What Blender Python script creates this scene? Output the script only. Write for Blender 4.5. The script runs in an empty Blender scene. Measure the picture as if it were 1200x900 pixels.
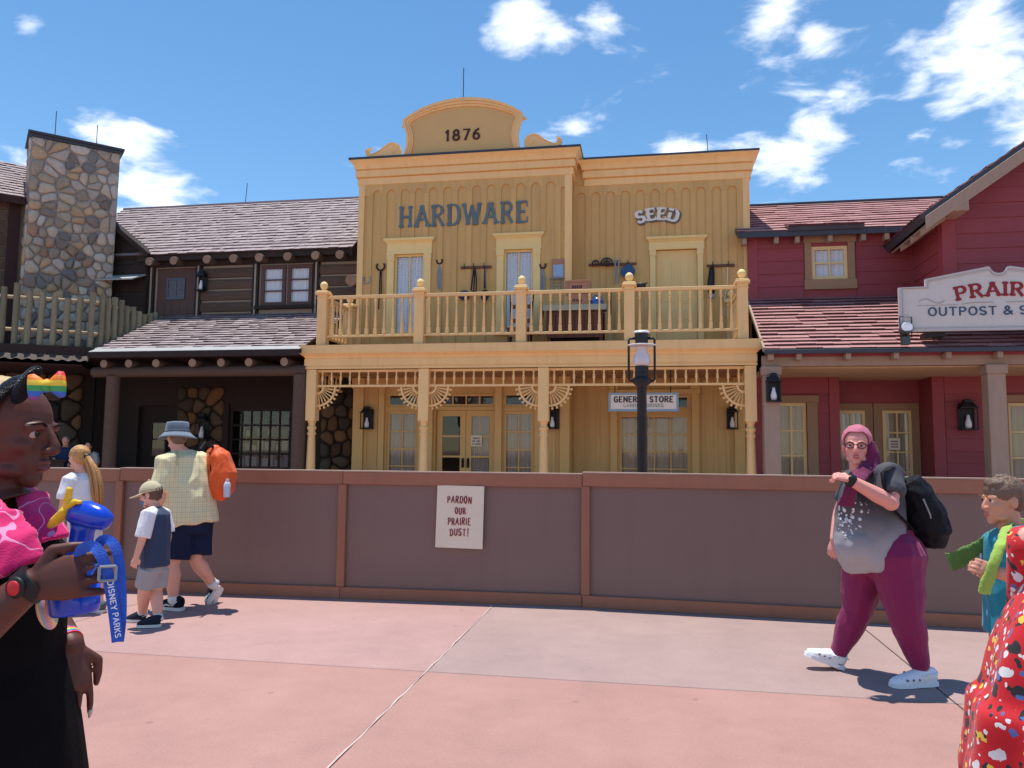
import bpy, bmesh, math, random
from mathutils import Matrix, Vector
R = math.radians
scene = bpy.context.scene
# ------------------------------------------------------------------ camera
CAMH = 1.5
BX = ((0.984896, 0.172888, 0.009479), (-0.005586, 0.086444, -0.996241), (-0.173058, 0.981141, 0.086104))
FPX = 908.0
cd = bpy.data.cameras.new('camera'); cam = bpy.data.objects.new('camera', cd)
scene.collection.objects.link(cam); scene.camera = cam
cd.sensor_width = 36.0; cd.lens = FPX / 1200 * 36.0; cd.clip_end = 6000; cd.clip_start = 0.05
cam.matrix_world = Matrix(((0.984896, 0.005586, 0.173058, 0), (0.172888, -0.086444, -0.981141, 0), (0.009479, 0.996241, -0.086104, CAMH), (0, 0, 0, 1)))

def at(px, py, Y):
    """world point at depth Y on the bearing measured in the photograph"""
    c = ((px - 600) / FPX, (py - 450) / FPX, 1.0)
    r = [sum(BX[k][i] * c[k] for k in range(3)) for i in range(3)]
    t = Y / r[1]
    return Vector((r[0] * t, Y, CAMH + r[2] * t))

# ------------------------------------------------------------------ light and exposure
scene.view_settings.view_transform = 'Standard'; scene.view_settings.look = 'None'
scene.view_settings.exposure = 0.38; scene.view_settings.gamma = 1.0
scene.cycles.use_denoising = True
scene.cycles.max_bounces = 6; scene.cycles.diffuse_bounces = 4; scene.cycles.glossy_bounces = 2; scene.cycles.transmission_bounces = 3; scene.cycles.transparent_max_bounces = 8; scene.cycles.caustics_reflective = False; scene.cycles.caustics_refractive = False
LD = Vector((0.12, -0.11, -1.0)).normalized()          # direction the sunlight travels
sl = bpy.data.lights.new('sun', 'SUN'); sl.energy = 4.0; sl.angle = R(0.5); sl.color = (1.0, 0.955, 0.88)
so = bpy.data.objects.new('sun', sl); scene.collection.objects.link(so)
so.rotation_mode = 'QUATERNION'; so.rotation_quaternion = LD.to_track_quat('-Z', 'Y'); so.location = (-6, 8, 30)
SUN_EL = math.asin(-LD.z); SUN_AZ = math.atan2(-LD.x, -LD.y)

world = bpy.data.worlds.new('World'); scene.world = world; world.use_nodes = True
wt = world.node_tree; wt.nodes.clear()
def WN(t, **k):
    n = wt.nodes.new(t)
    for a, b in k.items(): setattr(n, a, b)
    return n
def wmath(op, a, b=None, c=None, clamp=False):
    n = WN('ShaderNodeMath', operation=op, use_clamp=clamp)
    for i, s in enumerate((a, b, c)):
        if s is None: continue
        if isinstance(s, (int, float)): n.inputs[i].default_value = s
        else: wt.links.new(s, n.inputs[i])
    return n.outputs[0]
sky = WN('ShaderNodeTexSky', sky_type='NISHITA', sun_disc=False, sun_elevation=SUN_EL, sun_rotation=SUN_AZ,
         air_density=1.0, dust_density=0.0, ozone_density=1.6, altitude=600)
tc = WN('ShaderNodeTexCoord')
sep = WN('ShaderNodeSeparateXYZ'); wt.links.new(tc.outputs['Generated'], sep.inputs[0])
# clouds: noise on a level cloud deck, so they flatten towards the horizon
zc = wmath('ADD', wmath('MAXIMUM', sep.outputs[2], 0.0), 0.22)
cx_ = wmath('DIVIDE', sep.outputs[0], zc); cy_ = wmath('DIVIDE', sep.outputs[1], zc)
cmb = WN('ShaderNodeCombineXYZ'); wt.links.new(cx_, cmb.inputs[0]); wt.links.new(cy_, cmb.inputs[1])
wt.links.new(wmath('MULTIPLY', sep.outputs[2], 2.4), cmb.inputs[2])
nz = WN('ShaderNodeTexNoise'); nz.inputs['Scale'].default_value = 6.5; nz.inputs['Detail'].default_value = 7
nz.inputs['Roughness'].default_value = 0.56; nz.inputs['Distortion'].default_value = 0.25
wt.links.new(cmb.outputs[0], nz.inputs['Vector'])
nb = WN('ShaderNodeTexNoise'); nb.inputs['Scale'].default_value = 0.9; nb.inputs['Detail'].default_value = 2
wt.links.new(cmb.outputs[0], nb.inputs['Vector'])
def direction(px, py):
    c = ((px - 600) / FPX, (py - 450) / FPX, 1.0)
    return Vector([sum(BX[k][i] * c[k] for k in range(3)) for i in range(3)]).normalized()
bank = None
CLOUDS = [(1172, 45, .068, .42), (1115, 148, .036, .34), (1205, 120, .055, .44), (1078, 95, .018, .30), (948, 135, .036, .44), (918, 188, .036, .42), (985, 115, .026, .36), (615, 20, .042, .46), (645, 45, .028, .32), (705, 8, .026, .36),
          (160, 190, .052, .46), (110, 165, .032, .34), (185, 235, .05, .44), (15, 185, .035, .46), (905, 8, .03, .42), (952, 42, .018, .30), (790, 184, .02, .30), (36, 32, .016, .36)]
for (px, py, sig, amp) in CLOUDS:
    d = direction(px, py)
    dp = WN('ShaderNodeVectorMath', operation='DISTANCE'); wt.links.new(tc.outputs['Generated'], dp.inputs[0]); dp.inputs[1].default_value = d
    q = wmath('DIVIDE', dp.outputs['Value'], sig)
    g = wmath('MULTIPLY', wmath('EXPONENT', wmath('MULTIPLY', wmath('MULTIPLY', q, q), -0.7)), amp)
    bank = g if bank is None else wmath('MAXIMUM', bank, g)
far_fill = wmath('MULTIPLY', wmath('SUBTRACT', nb.outputs[0], 0.60), 0.9)
cov = wmath('ADD', wmath('ADD', wmath('MULTIPLY', wmath('SUBTRACT', nz.outputs[0], 0.5), 1.5), bank), far_fill)
rmp = WN('ShaderNodeMapRange', interpolation_type='SMOOTHSTEP'); wt.links.new(cov, rmp.inputs[0])
rmp.inputs[1].default_value = 0.16; rmp.inputs[2].default_value = 0.55
shade = WN('ShaderNodeMapRange'); wt.links.new(cov, shade.inputs[0]); shade.inputs[1].default_value = 0.35; shade.inputs[2].default_value = 0.95
shade.inputs[3].default_value = 1.0; shade.inputs[4].default_value = 0.84
cl = WN('ShaderNodeMix', data_type='RGBA'); cl.inputs[6].default_value = (7.4, 7.7, 8.2, 1); cl.inputs[7].default_value = (5.4, 5.9, 6.8, 1)
sh2 = wmath('SUBTRACT', 1.0, shade.outputs[0]); wt.links.new(wmath('MULTIPLY', sh2, 6.0, clamp=True), cl.inputs[0])
mx = WN('ShaderNodeMix', data_type='RGBA'); wt.links.new(wmath('MULTIPLY', rmp.outputs[0], 0.97), mx.inputs[0])
hsv = WN('ShaderNodeHueSaturation'); hsv.inputs['Hue'].default_value = 0.494; hsv.inputs['Saturation'].default_value = 1.18; hsv.inputs['Value'].default_value = 0.98; wt.links.new(sky.outputs[0], hsv.inputs['Color']); wt.links.new(hsv.outputs[0], mx.inputs[6]); wt.links.new(cl.outputs[2], mx.inputs[7])
bg = WN('ShaderNodeBackground'); bg.inputs[1].default_value = 0.14
wt.links.new(mx.outputs[2], bg.inputs[0])
world.cycles.sampling_method = 'MANUAL'; world.cycles.sample_map_resolution = 512
wo = WN('ShaderNodeOutputWorld'); wt.links.new(bg.outputs[0], wo.inputs[0])

# ------------------------------------------------------------------ materials
def lin(c):
    c = c / 255.0
    return c / 12.92 if c <= 0.04045 else ((c + 0.055) / 1.055) ** 2.4
def S(r, g, b): return (lin(r), lin(g), lin(b), 1.0)
MATS = {}
def newmat(name):
    m = bpy.data.materials.new(name); m.use_nodes = True
    return m, m.node_tree, m.node_tree.nodes['Principled BSDF']
def ln(t, a, b): t.links.new(a, b)
def nd(t, typ, **k):
    n = t.nodes.new(typ)
    for a, b in k.items(): setattr(n, a, b)
    return n
def mth(t, op, a, b=None, clamp=False):
    n = nd(t, 'ShaderNodeMath', operation=op, use_clamp=clamp)
    for i, s in enumerate((a, b)):
        if s is None: continue
        if isinstance(s, (int, float)): n.inputs[i].default_value = s
        else: ln(t, s, n.inputs[i])
    return n.outputs[0]
def mixc(t, fac, a, b):
    n = nd(t, 'ShaderNodeMix', data_type='RGBA')
    for i, s in ((0, fac), (6, a), (7, b)):
        if isinstance(s, (int, float)): n.inputs[i].default_value = s
        elif isinstance(s, tuple): n.inputs[i].default_value = s
        else: ln(t, s, n.inputs[i])
    return n.outputs[2]
def pm(name, col, rough=0.6, var=0.12, scale=2.0, stretch=(1, 1, 1), rnd=0.0, bump=0.0, bscale=None, metal=0.0, spec=0.4, dirt=0.0, sheen=0.0, dirtcol=None):
    """paint / wood / cloth: base colour with noise variation, per-piece random tone, dirt streaks and fine relief"""
    if name in MATS: return MATS[name]
    m, t, b = newmat(name)
    co = nd(t, 'ShaderNodeTexCoord'); oi = nd(t, 'ShaderNodeObjectInfo')
    off = nd(t, 'ShaderNodeVectorMath', operation='SCALE'); off.inputs[0].default_value = (13.7, 7.3, 4.1); ln(t, oi.outputs['Random'], off.inputs['Scale'])
    ad = nd(t, 'ShaderNodeVectorMath', operation='ADD'); ln(t, co.outputs['Object'], ad.inputs[0])
    if rnd > 0: ln(t, off.outputs[0], ad.inputs[1])
    mp = nd(t, 'ShaderNodeMapping'); mp.inputs['Scale'].default_value = stretch; ln(t, ad.outputs[0], mp.inputs[0])
    n1 = nd(t, 'ShaderNodeTexNoise'); n1.inputs['Scale'].default_value = scale; n1.inputs['Detail'].default_value = 6; n1.inputs['Roughness'].default_value = 0.62
    ln(t, mp.outputs[0], n1.inputs['Vector'])
    f = mth(t, 'ADD', mth(t, 'MULTIPLY', mth(t, 'SUBTRACT', n1.outputs[0], 0.5), 2.4 * var), 1.0)
    if rnd > 0: f = mth(t, 'MULTIPLY', f, mth(t, 'ADD', mth(t, 'MULTIPLY', mth(t, 'SUBTRACT', oi.outputs['Random'], 0.5), 2 * rnd), 1.0))
    sc = nd(t, 'ShaderNodeVectorMath', operation='SCALE'); sc.inputs[0].default_value = col[:3]; ln(t, f, sc.inputs['Scale'])
    out = sc.outputs[0]
    if dirt > 0:
        mp2 = nd(t, 'ShaderNodeMapping'); mp2.inputs['Scale'].default_value = (7, 7, 0.7); ln(t, ad.outputs[0], mp2.inputs[0])
        n2 = nd(t, 'ShaderNodeTexNoise'); n2.inputs['Scale'].default_value = 1.0; n2.inputs['Detail'].default_value = 5; ln(t, mp2.outputs[0], n2.inputs['Vector'])
        r = nd(t, 'ShaderNodeMapRange'); ln(t, n2.outputs[0], r.inputs[0]); r.inputs[1].default_value = 0.5; r.inputs[2].default_value = 0.8; r.inputs[4].default_value = dirt
        out = mixc(t, r.outputs[0], out, dirtcol or (col[0] * .45, col[1] * .42, col[2] * .42, 1))
    ln(t, out, b.inputs['Base Color'])
    b.inputs['Roughness'].default_value = rough; b.inputs['Metallic'].default_value = metal; b.inputs['Specular IOR Level'].default_value = spec
    if sheen: b.inputs['Sheen Weight'].default_value = sheen
    if bump > 0:
        n3 = nd(t, 'ShaderNodeTexNoise'); n3.inputs['Scale'].default_value = bscale or scale * 4; n3.inputs['Detail'].default_value = 5; ln(t, mp.outputs[0], n3.inputs['Vector'])
        bp = nd(t, 'ShaderNodeBump'); bp.inputs['Strength'].default_value = bump; bp.inputs['Distance'].default_value = 0.02; ln(t, n3.outputs[0], bp.inputs['Height']); ln(t, bp.outputs[0], b.inputs['Normal'])
    MATS[name] = m
    return m
def glassmat(name, tint=(0.8, 0.85, 0.85, 1), rough=0.03):
    if name in MATS: return MATS[name]
    m, t, b = newmat(name); t.nodes.remove(b); out = t.nodes['Material Output']
    tr = nd(t, 'ShaderNodeBsdfTransparent'); tr.inputs[0].default_value = tint
    gl = nd(t, 'ShaderNodeBsdfGlossy'); gl.inputs['Roughness'].default_value = rough
    lw_ = nd(t, 'ShaderNodeLayerWeight'); lw_.inputs[0].default_value = .5
    fac = mth(t, 'ADD', mth(t, 'MULTIPLY', mth(t, 'POWER', lw_.outputs['Facing'], 4.0), .85), .06)
    mxs = nd(t, 'ShaderNodeMixShader'); ln(t, fac, mxs.inputs[0]); ln(t, tr.outputs[0], mxs.inputs[1]); ln(t, gl.outputs[0], mxs.inputs[2])
    ln(t, mxs.outputs[0], out.inputs[0]); MATS[name] = m
    return m

# ------------------------------------------------------------------ object helpers
COL = scene.collection
def parent_to(o, p):
    if p is None: return
    o.parent = p
    if p.type == 'EMPTY': o.matrix_parent_inverse = Matrix.Translation(p.location).inverted()
    else: o.matrix_parent_inverse = p.matrix_basis.inverted() if p.matrix_basis != Matrix.Identity(4) else Matrix.Identity(4)
def link(name, mesh, mat=None, parent=None, loc=None, rot=None, scale=None):
    o = bpy.data.objects.new(name, mesh); COL.objects.link(o)
    if mat is not None:
        if len(mesh.materials) == 0: mesh.materials.append(mat)
        elif mesh.materials[0] != mat:
            o.material_slots[0].link = 'OBJECT'; o.material_slots[0].material = mat
    parent_to(o, parent)
    if loc is not None: o.location = loc
    if rot is not None: o.rotation_euler = rot
    if scale is not None: o.scale = scale
    return o
def tag(o, label=None, cat=None, group=None, kind=None):
    if label: o['label'] = label
    if cat: o['category'] = cat
    if group: o['group'] = group
    if kind: o['kind'] = kind
    return o
def thing(name, loc, label, cat, group=None):
    o = bpy.data.objects.new(name, None); COL.objects.link(o); o.location = loc; o.empty_display_size = 0.2
    return tag(o, label, cat, group)
class MB:
    def __init__(s): s.v = []; s.f = []
    def add(s, vs, fs):
        b = len(s.v); s.v += [tuple(v) for v in vs]; s.f += [tuple(b + i for i in f) for f in fs]; return s
    def box(s, x0, x1, y0, y1, z0, z1):
        return s.add([(x0, y0, z0), (x1, y0, z0), (x1, y1, z0), (x0, y1, z0), (x0, y0, z1), (x1, y0, z1), (x1, y1, z1), (x0, y1, z1)],
                     [(0, 1, 5, 4), (1, 2, 6, 5), (2, 3, 7, 6), (3, 0, 4, 7), (4, 5, 6, 7), (3, 2, 1, 0)])
    def obox(s, o, u, v, w):          # box from corner o along three edge vectors
        o, u, v, w = Vector(o), Vector(u), Vector(v), Vector(w)
        p = [o, o + u, o + u + v, o + v]; p += [q + w for q in p]
        return s.add(p, [(0, 1, 5, 4), (1, 2, 6, 5), (2, 3, 7, 6), (3, 0, 4, 7), (4, 5, 6, 7), (3, 2, 1, 0)])
    def prism(s, poly, y0, y1):       # outline in x,z extruded along y
        n = len(poly)
        vs = [(x, y0, z) for x, z in poly] + [(x, y1, z) for x, z in poly]
        return s.add(vs, [tuple(range(n)), tuple(range(2 * n - 1, n - 1, -1))] + [(i, (i + 1) % n, n + (i + 1) % n, n + i) for i in range(n)])
    def loft(s, rings, caps=True, closed=True):
        n = len(rings[0]); vs = [p for r in rings for p in r]; fs = []
        for k in range(len(rings) - 1):
            for i in range(n if closed else n - 1):
                j = (i + 1) % n; fs.append((k * n + i, k * n + j, (k + 1) * n + j, (k + 1) * n + i))
        if caps: fs += [tuple(range(n - 1, -1, -1)), tuple(range((len(rings) - 1) * n, len(rings) * n))]
        return s.add(vs, fs)
    def lathe(s, prof, c=(0, 0, 0), n=12):
        return s.loft([[(c[0] + r * math.cos(2 * math.pi * i / n), c[1] + r * math.sin(2 * math.pi * i / n), c[2] + z) for i in range(n)] for r, z in prof])
    def tube(s, pts, r, n=8, asp=None, side=None):
        pts = [Vector(p) for p in pts]; m = len(pts)
        rs = r if isinstance(r, (list, tuple)) else [r] * m
        rings = []; ref = Vector(side) if side is not None else None
        for k in range(m):
            d = (pts[min(k + 1, m - 1)] - pts[max(k - 1, 0)])
            d = d.normalized() if d.length > 1e-9 else Vector((0, 0, 1))
            if ref is None: ref = Vector((1, 0, 0)) if abs(d.x) < .8 else Vector((0, 1, 0))
            a = (ref - d * ref.dot(d)); a = a.normalized() if a.length > 1e-6 else d.orthogonal().normalized()
            b = d.cross(a); q = asp[k] if isinstance(asp, (list, tuple)) else (asp or 1.0)
            rings.append([pts[k] + a * (rs[k] * math.cos(2 * math.pi * i / n)) + b * (rs[k] * q * math.sin(2 * math.pi * i / n)) for i in range(n)])
            if side is None: ref = a
        return s.loft(rings)
    def ball(s, c, r, n=12, m=8, rot=None):
        c = Vector(c); r = (r, r, r) if isinstance(r, (int, float)) else r; rings = []
        for k in range(m + 1):
            th = math.pi * (0.02 + 0.96 * k / m) - math.pi / 2
            ring = []
            for i in range(n):
                ph = 2 * math.pi * i / n
                p = Vector((r[0] * math.cos(th) * math.cos(ph), r[1] * math.cos(th) * math.sin(ph), r[2] * math.sin(th)))
                if rot is not None: p = rot @ p
                ring.append(c + p)
            rings.append(ring)
        return s.loft(rings)
    def mesh(s, name, smooth=False, recalc=True):
        me = bpy.data.meshes.new(name); me.from_pydata(s.v, [], s.f); me.validate()
        if recalc:
            bm = bmesh.new(); bm.from_mesh(me); bmesh.ops.recalc_face_normals(bm, faces=bm.faces); bm.to_mesh(me); bm.free()
        if smooth: me.polygons.foreach_set('use_smooth', [True] * len(me.polygons))
        me.update(); return me
    def build(s, name, mat, parent=None, smooth=False, bevel=0.0, loc=None, **k):
        o = link(name, s.mesh(name, smooth), mat, parent, loc, **k)
        if bevel:
            b = o.modifiers.new('bevel', 'BEVEL'); b.width = bevel; b.segments = 1; b.limit_method = 'ANGLE'; b.angle_limit = R(50)
        return o
def B(name, mat, parent, x0, x1, y0, y1, z0, z1, bevel=0.0):
    return MB().box(x0, x1, y0, y1, z0, z1).build(name, mat, parent, bevel=bevel)
def smooth_by_angle(me, ang=40):
    bm = bmesh.new(); bm.from_mesh(me)
    for f in bm.faces: f.smooth = True
    for e in bm.edges: e.smooth = not (len(e.link_faces) == 2 and e.calc_face_angle(0) > R(ang))
    bm.to_mesh(me); bm.free()

# ------------------------------------------------------------------ stroke lettering
def arc(cx, cy, rx, ry, a0, a1, n=8): return [(cx + rx * math.cos(R(a0 + (a1 - a0) * i / n)), cy + ry * math.sin(R(a0 + (a1 - a0) * i / n))) for i in range(n + 1)]
GL = {
 'A': (.78, [[(.02, 0), (.39, 1)], [(.39, 1), (.76, 0)], [(.15, .34), (.63, .34)]]),
 'D': (.72, [[(.08, 0), (.08, 1)], [(.08, 1), (.34, 1)] + arc(.34, .62, .34, .38, 90, 0, 5) + arc(.34, .38, .34, .38, 0, -90, 5) + [(.08, 0)]]),
 'E': (.62, [[(.08, 0), (.08, 1)], [(.08, 1), (.58, 1)], [(.08, .52), (.46, .52)], [(.08, 0), (.6, 0)]]),
 'G': (.76, [arc(.4, .5, .34, .5, 48, 312, 12) + [(.68, .2), (.68, .46), (.42, .46)]]),
 'H': (.76, [[(.08, 0), (.08, 1)], [(.68, 0), (.68, 1)], [(.08, .5), (.68, .5)]]),
 'I': (.22, [[(.11, 0), (.11, 1)]]),
 'L': (.58, [[(.08, 1), (.08, 0)], [(.08, 0), (.56, 0)]]),
 'M': (.9, [[(.08, 0), (.08, 1)], [(.08, 1), (.45, .2)], [(.45, .2), (.82, 1)], [(.82, 1), (.82, 0)]]),
 'N': (.76, [[(.08, 0), (.08, 1)], [(.08, 1), (.68, 0)], [(.68, 0), (.68, 1)]]),
 'O': (.78, [arc(.39, .5, .34, .5, 90, 450, 18)]),
 'P': (.66, [[(.08, 0), (.08, 1)], [(.08, 1), (.34, 1)] + arc(.34, .74, .27, .26, 90, -90, 8) + [(.08, .48)]]),
 'R': (.72, [[(.08, 0), (.08, 1)], [(.08, 1), (.34, 1)] + arc(.34, .75, .27, .25, 90, -90, 8) + [(.08, .5)], [(.34, .5), (.66, 0)]]),
 'S': (.64, [arc(.32, .74, .25, .26, 30, 270, 9) + arc(.32, .24, .26, .24, 90, -150, 9)]),
 'T': (.7, [[(.35, 0), (.35, 1)], [(.03, 1), (.67, 1)]]),
 'U': (.74, [[(.08, 1), (.08, .34)] + arc(.37, .34, .29, .34, 180, 360, 9) + [(.66, 1)]]),
 'W': (1.0, [[(.02, 1), (.27, 0)], [(.27, 0), (.5, .9)], [(.5, .9), (.73, 0)], [(.73, 0), (.98, 1)]]),
 'Y': (.7, [[(.02, 1), (.35, .48)], [(.68, 1), (.35, .48)], [(.35, .48), (.35, 0)]]),
 'C': (.72, [arc(.4, .5, .34, .5, 48, 312, 12)]), 'K': (.72, [[(.08, 0), (.08, 1)], [(.66, 1), (.08, .42)], [(.27, .6), (.68, 0)]]),
 'V': (.74, [[(.02, 1), (.37, 0)], [(.37, 0), (.72, 1)]]),
 '1': (.36, [[(.2, 0), (.2, 1)], [(.2, 1), (.04, .8)]]),
 '8': (.62, [arc(.31, .75, .21, .25, 90, 450, 14), arc(.31, .26, .26, .26, 90, 450, 14)]),
 '7': (.6, [[(.04, 1), (.56, 1)], [(.56, 1), (.22, 0)]]),
 '6': (.62, [arc(.31, .28, .25, .28, 90, 450, 14), [(.5, .98), (.25, .8), (.1, .55), (.06, .3)]]),
 '&': (.82, [[(.78, 0), (.3, .62)] + arc(.34, .79, .17, .21, 200, -20, 8) + [(.4, .58), (.16, .4)] + arc(.3, .22, .23, .22, 150, 290, 7) + [(.62, .2), (.72, .42)]]),
 '!': (.3, [[(.2, .3), (.3, 1.25)], [(.14, -.02), (.16, .1)]]), ' ': (.42, []), '.': (.2, [[(.08, 0), (.08, .06)]]), "'": (.16, [[(.1, 1), (.06, .75)]]),
}
def text_mb(txt, h, tv=.16, th=.1, serif=0.0, depth=.01, gap=.16, width=1.0, arch=0.0, jitter=0.0, seed=1, skew=0.0, only=None):
    """letters as raised strokes in x,z; front at y=0 going to +y; baseline centred on the origin"""
    rg = random.Random(seed); mb = MB(); adv = []; x = 0
    for ch in txt:
        w = GL[ch][0] * width; adv.append((x, w)); x += w + gap * (1 if ch != ' ' else 0)
    tot = x - gap; k = 0
    for ci, (ch, (x0, w)) in enumerate(zip(txt, adv)):
        if only is not None and ci != only:
            for _ in range(3): rg.random()
            continue
        cx = x0 + w / 2 - tot / 2
        jz = rg.uniform(-1, 1) * jitter; jr = rg.uniform(-1, 1) * jitter * .8; js = 1 + rg.uniform(-1, 1) * jitter * .8
        if arch: ang = -cx * arch; px = math.sin(-ang) / arch; pz = (math.cos(ang) - 1) / arch
        else: ang = 0; px = cx; pz = 0
        ang += jr
        def T(p):
            a = (p[0] * width - w / 2) * js + skew * (p[1] - .5); b = (p[1] - .5) * js
            ca, sa = math.cos(ang), math.sin(ang)
            return ((px + a * ca - b * sa) * h, (pz + .5 + jz + a * sa + b * ca) * h)
        ends = []; layer = 0
        for st in GL[ch][1]:
            for i in range(len(st) - 1):
                (ax, az), (bx, bz) = st[i], st[i + 1]
                L = math.hypot(bx - ax, bz - az)
                if L < 1e-6: continue
                dx, dz = (bx - ax) / L, (bz - az) / L
                t = (th + (tv - th) * abs(dz)) / 2; ex = t * .55
                if len(st) > 2 and not (i == 0 or i == len(st) - 2): ex = t * .5
                q = [(ax - dx * ex - dz * t / width, az - dz * ex + dx * t), (ax - dx * ex + dz * t / width, az - dz * ex - dx * t),
                     (bx + dx * ex + dz * t / width, bz + dz * ex - dx * t), (bx + dx * ex - dz * t / width, bz + dz * ex + dx * t)]
                layer += 1
                mb.prism([T(p) for p in q], -0.0006 * layer, depth)
            if serif and len(st) >= 2:
                for (p, q2) in ((st[0], st[1]), (st[-1], st[-2])):
                    if abs(q2[1] - p[1]) > .5 and (p[1] < .05 or p[1] > .95):
                        ends.append(p)
                    elif ch in 'ET' + 'L' and abs(p[1] - q2[1]) < .01 and (p[0] > .4 or (ch == 'T' and p[0] < .1)):
                        sgn = 1 if p[1] < .05 else -1
                        if abs(p[1] - .52) > .05:
                            layer += 1; mb.prism([T((p[0] - .05, p[1])), T((p[0] + .05, p[1])), T((p[0] + .05, p[1] + sgn * .26)), T((p[0] - .02, p[1] + sgn * .26))], -0.0006 * layer, depth)
        for p in ends:
            s = serif; z0, z1 = (0, th * .9) if p[1] < .5 else (1 - th * .9, 1)
            z0 -= th * .3 if p[1] < .5 else 0; z1 += 0 if p[1] < .5 else th * .3
            layer += 1
            mb.prism([T((p[0] - s, z0)), T((p[0] + s, z0)), T((p[0] + s, z1)), T((p[0] - s, z1))], -0.0006 * layer, depth)
    return mb
def text(name, txt, h, mat, parent, loc, rotz=0, split=False, **k):
    if split:
        for i, c in enumerate(txt):
            if GL[c][1]: text_mb(txt, h, only=i, **k).build('letter', mat, parent, loc=loc, rot=(0, 0, rotz))
        return None
    return text_mb(txt, h, **k).build(name, mat, parent, loc=loc, rot=(0, 0, rotz))
# ------------------------------------------------------------------ ground
def concrete(name, col, red=0.0):
    m, t, b = newmat(name)
    co = nd(t, 'ShaderNodeTexCoord')
    def noise(sc, det, ro=.6):
        n = nd(t, 'ShaderNodeTexNoise'); n.inputs['Scale'].default_value = sc; n.inputs['Detail'].default_value = det; n.inputs['Roughness'].default_value = ro
        ln(t, co.outputs['Object'], n.inputs['Vector']); return n.outputs[0]
    big = noise(.55, 4); mid = noise(2.3, 6, .7); fine = noise(70, 3, .8)
    f = mth(t, 'ADD', mth(t, 'ADD', mth(t, 'MULTIPLY', mth(t, 'SUBTRACT', big, .5), .42), mth(t, 'MULTIPLY', mth(t, 'SUBTRACT', mid, .5), .38)), mth(t, 'ADD', mth(t, 'MULTIPLY', mth(t, 'SUBTRACT', fine, .5), .5), 1.0))
    sc = nd(t, 'ShaderNodeVectorMath', operation='SCALE'); sc.inputs[0].default_value = col[:3]; ln(t, f, sc.inputs['Scale'])
    vo = nd(t, 'ShaderNodeTexVoronoi'); vo.inputs['Scale'].default_value = 26; ln(t, co.outputs['Object'], vo.inputs['Vector'])
    sp = nd(t, 'ShaderNodeMapRange'); ln(t, vo.outputs['Distance'], sp.inputs[0]); sp.inputs[1].default_value = .10; sp.inputs[2].default_value = .05; sp.inputs[3].default_value = 0; sp.inputs[4].default_value = 1
    gate = nd(t, 'ShaderNodeMapRange'); ln(t, mid, gate.inputs[0]); gate.inputs[1].default_value = .56; gate.inputs[2].default_value = .66
    c = mixc(t, mth(t, 'MULTIPLY', mth(t, 'MULTIPLY', sp.outputs[0], gate.outputs[0]), .55), sc.outputs[0], (.62, .52, .48, 1))
    st = nd(t, 'ShaderNodeTexNoise'); st.inputs['Scale'].default_value = 1.1; st.inputs['Detail'].default_value = 7; st.inputs['Distortion'].default_value = 1.2; ln(t, co.outputs['Object'], st.inputs['Vector'])
    sr = nd(t, 'ShaderNodeMapRange'); ln(t, st.outputs[0], sr.inputs[0]); sr.inputs[1].default_value = .55; sr.inputs[2].default_value = .75; sr.inputs[4].default_value = .3
    c = mixc(t, sr.outputs[0], c, (col[0] * .72, col[1] * .78, col[2] * .80, 1))
    vg = nd(t, 'ShaderNodeTexVoronoi'); vg.inputs['Scale'].default_value = 3.1; ln(t, co.outputs['Object'], vg.inputs['Vector'])
    gs1 = nd(t, 'ShaderNodeSeparateColor'); ln(t, vg.outputs['Color'], gs1.inputs[0])
    gum = nd(t, 'ShaderNodeMapRange'); ln(t, vg.outputs['Distance'], gum.inputs[0]); gum.inputs[1].default_value = .075; gum.inputs[2].default_value = .055
    c = mixc(t, mth(t, 'MULTIPLY', mth(t, 'MULTIPLY', gum.outputs[0], mth(t, 'GREATER_THAN', gs1.outputs[0], .45)), .38), c, (col[0] * .45, col[1] * .5, col[2] * .52, 1))
    wv = nd(t, 'ShaderNodeTexNoise'); wv.inputs['Scale'].default_value = 14; wv.inputs['Detail'].default_value = 8; wv.inputs['Roughness'].default_value = .75; ln(t, co.outputs['Object'], wv.inputs['Vector'])
    wr_ = nd(t, 'ShaderNodeMapRange'); ln(t, wv.outputs[0], wr_.inputs[0]); wr_.inputs[1].default_value = .58; wr_.inputs[2].default_value = .72; wr_.inputs[4].default_value = .3
    c = mixc(t, wr_.outputs[0], c, (min(1, col[0] * 1.3), min(1, col[1] * 1.42), min(1, col[2] * 1.45), 1))
    ln(t, c, b.inputs['Base Color']); b.inputs['Roughness'].default_value = .85; b.inputs['Specular IOR Level'].default_value = .25
    bp = nd(t, 'ShaderNodeBump'); bp.inputs['Strength'].default_value = .35; bp.inputs['Distance'].default_value = .004; ln(t, fine, bp.inputs['Height']); ln(t, bp.outputs[0], b.inputs['Normal'])
    return m
CPINK = concrete('pink concrete', (.42, .255, .23, 1)); CRED = concrete('red concrete', (.405, .225, .19, 1)); CGREY = concrete('greyed concrete', (.37, .255, .23, 1))
g = MB(); g.add([(-900, -900, -.03), (900, -900, -.03), (900, 900, -.03), (-900, 900, -.03)], [(0, 1, 2, 3)])
ground = tag(g.build('ground', CPINK), kind='structure')
tag(B('pavement_bed', pm('joint grey', (.20, .14, .12, 1), .9, .2, 8), None, -16, 16, -4.5, 14, -.022, -.012), kind='structure')
pav = thing('pavement', (0, 0, -.012), None, None); pav['kind'] = 'structure'
XS = [-14.85, -11.52, -8.19, -4.86, -1.50, 1.83, 5.16, 8.49, 11.8, 15.1]; YS = [-4.3, -1.1, 2.05, 5.24, 8.4, 11.6, 13.9]
rs = random.Random(4)
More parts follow.
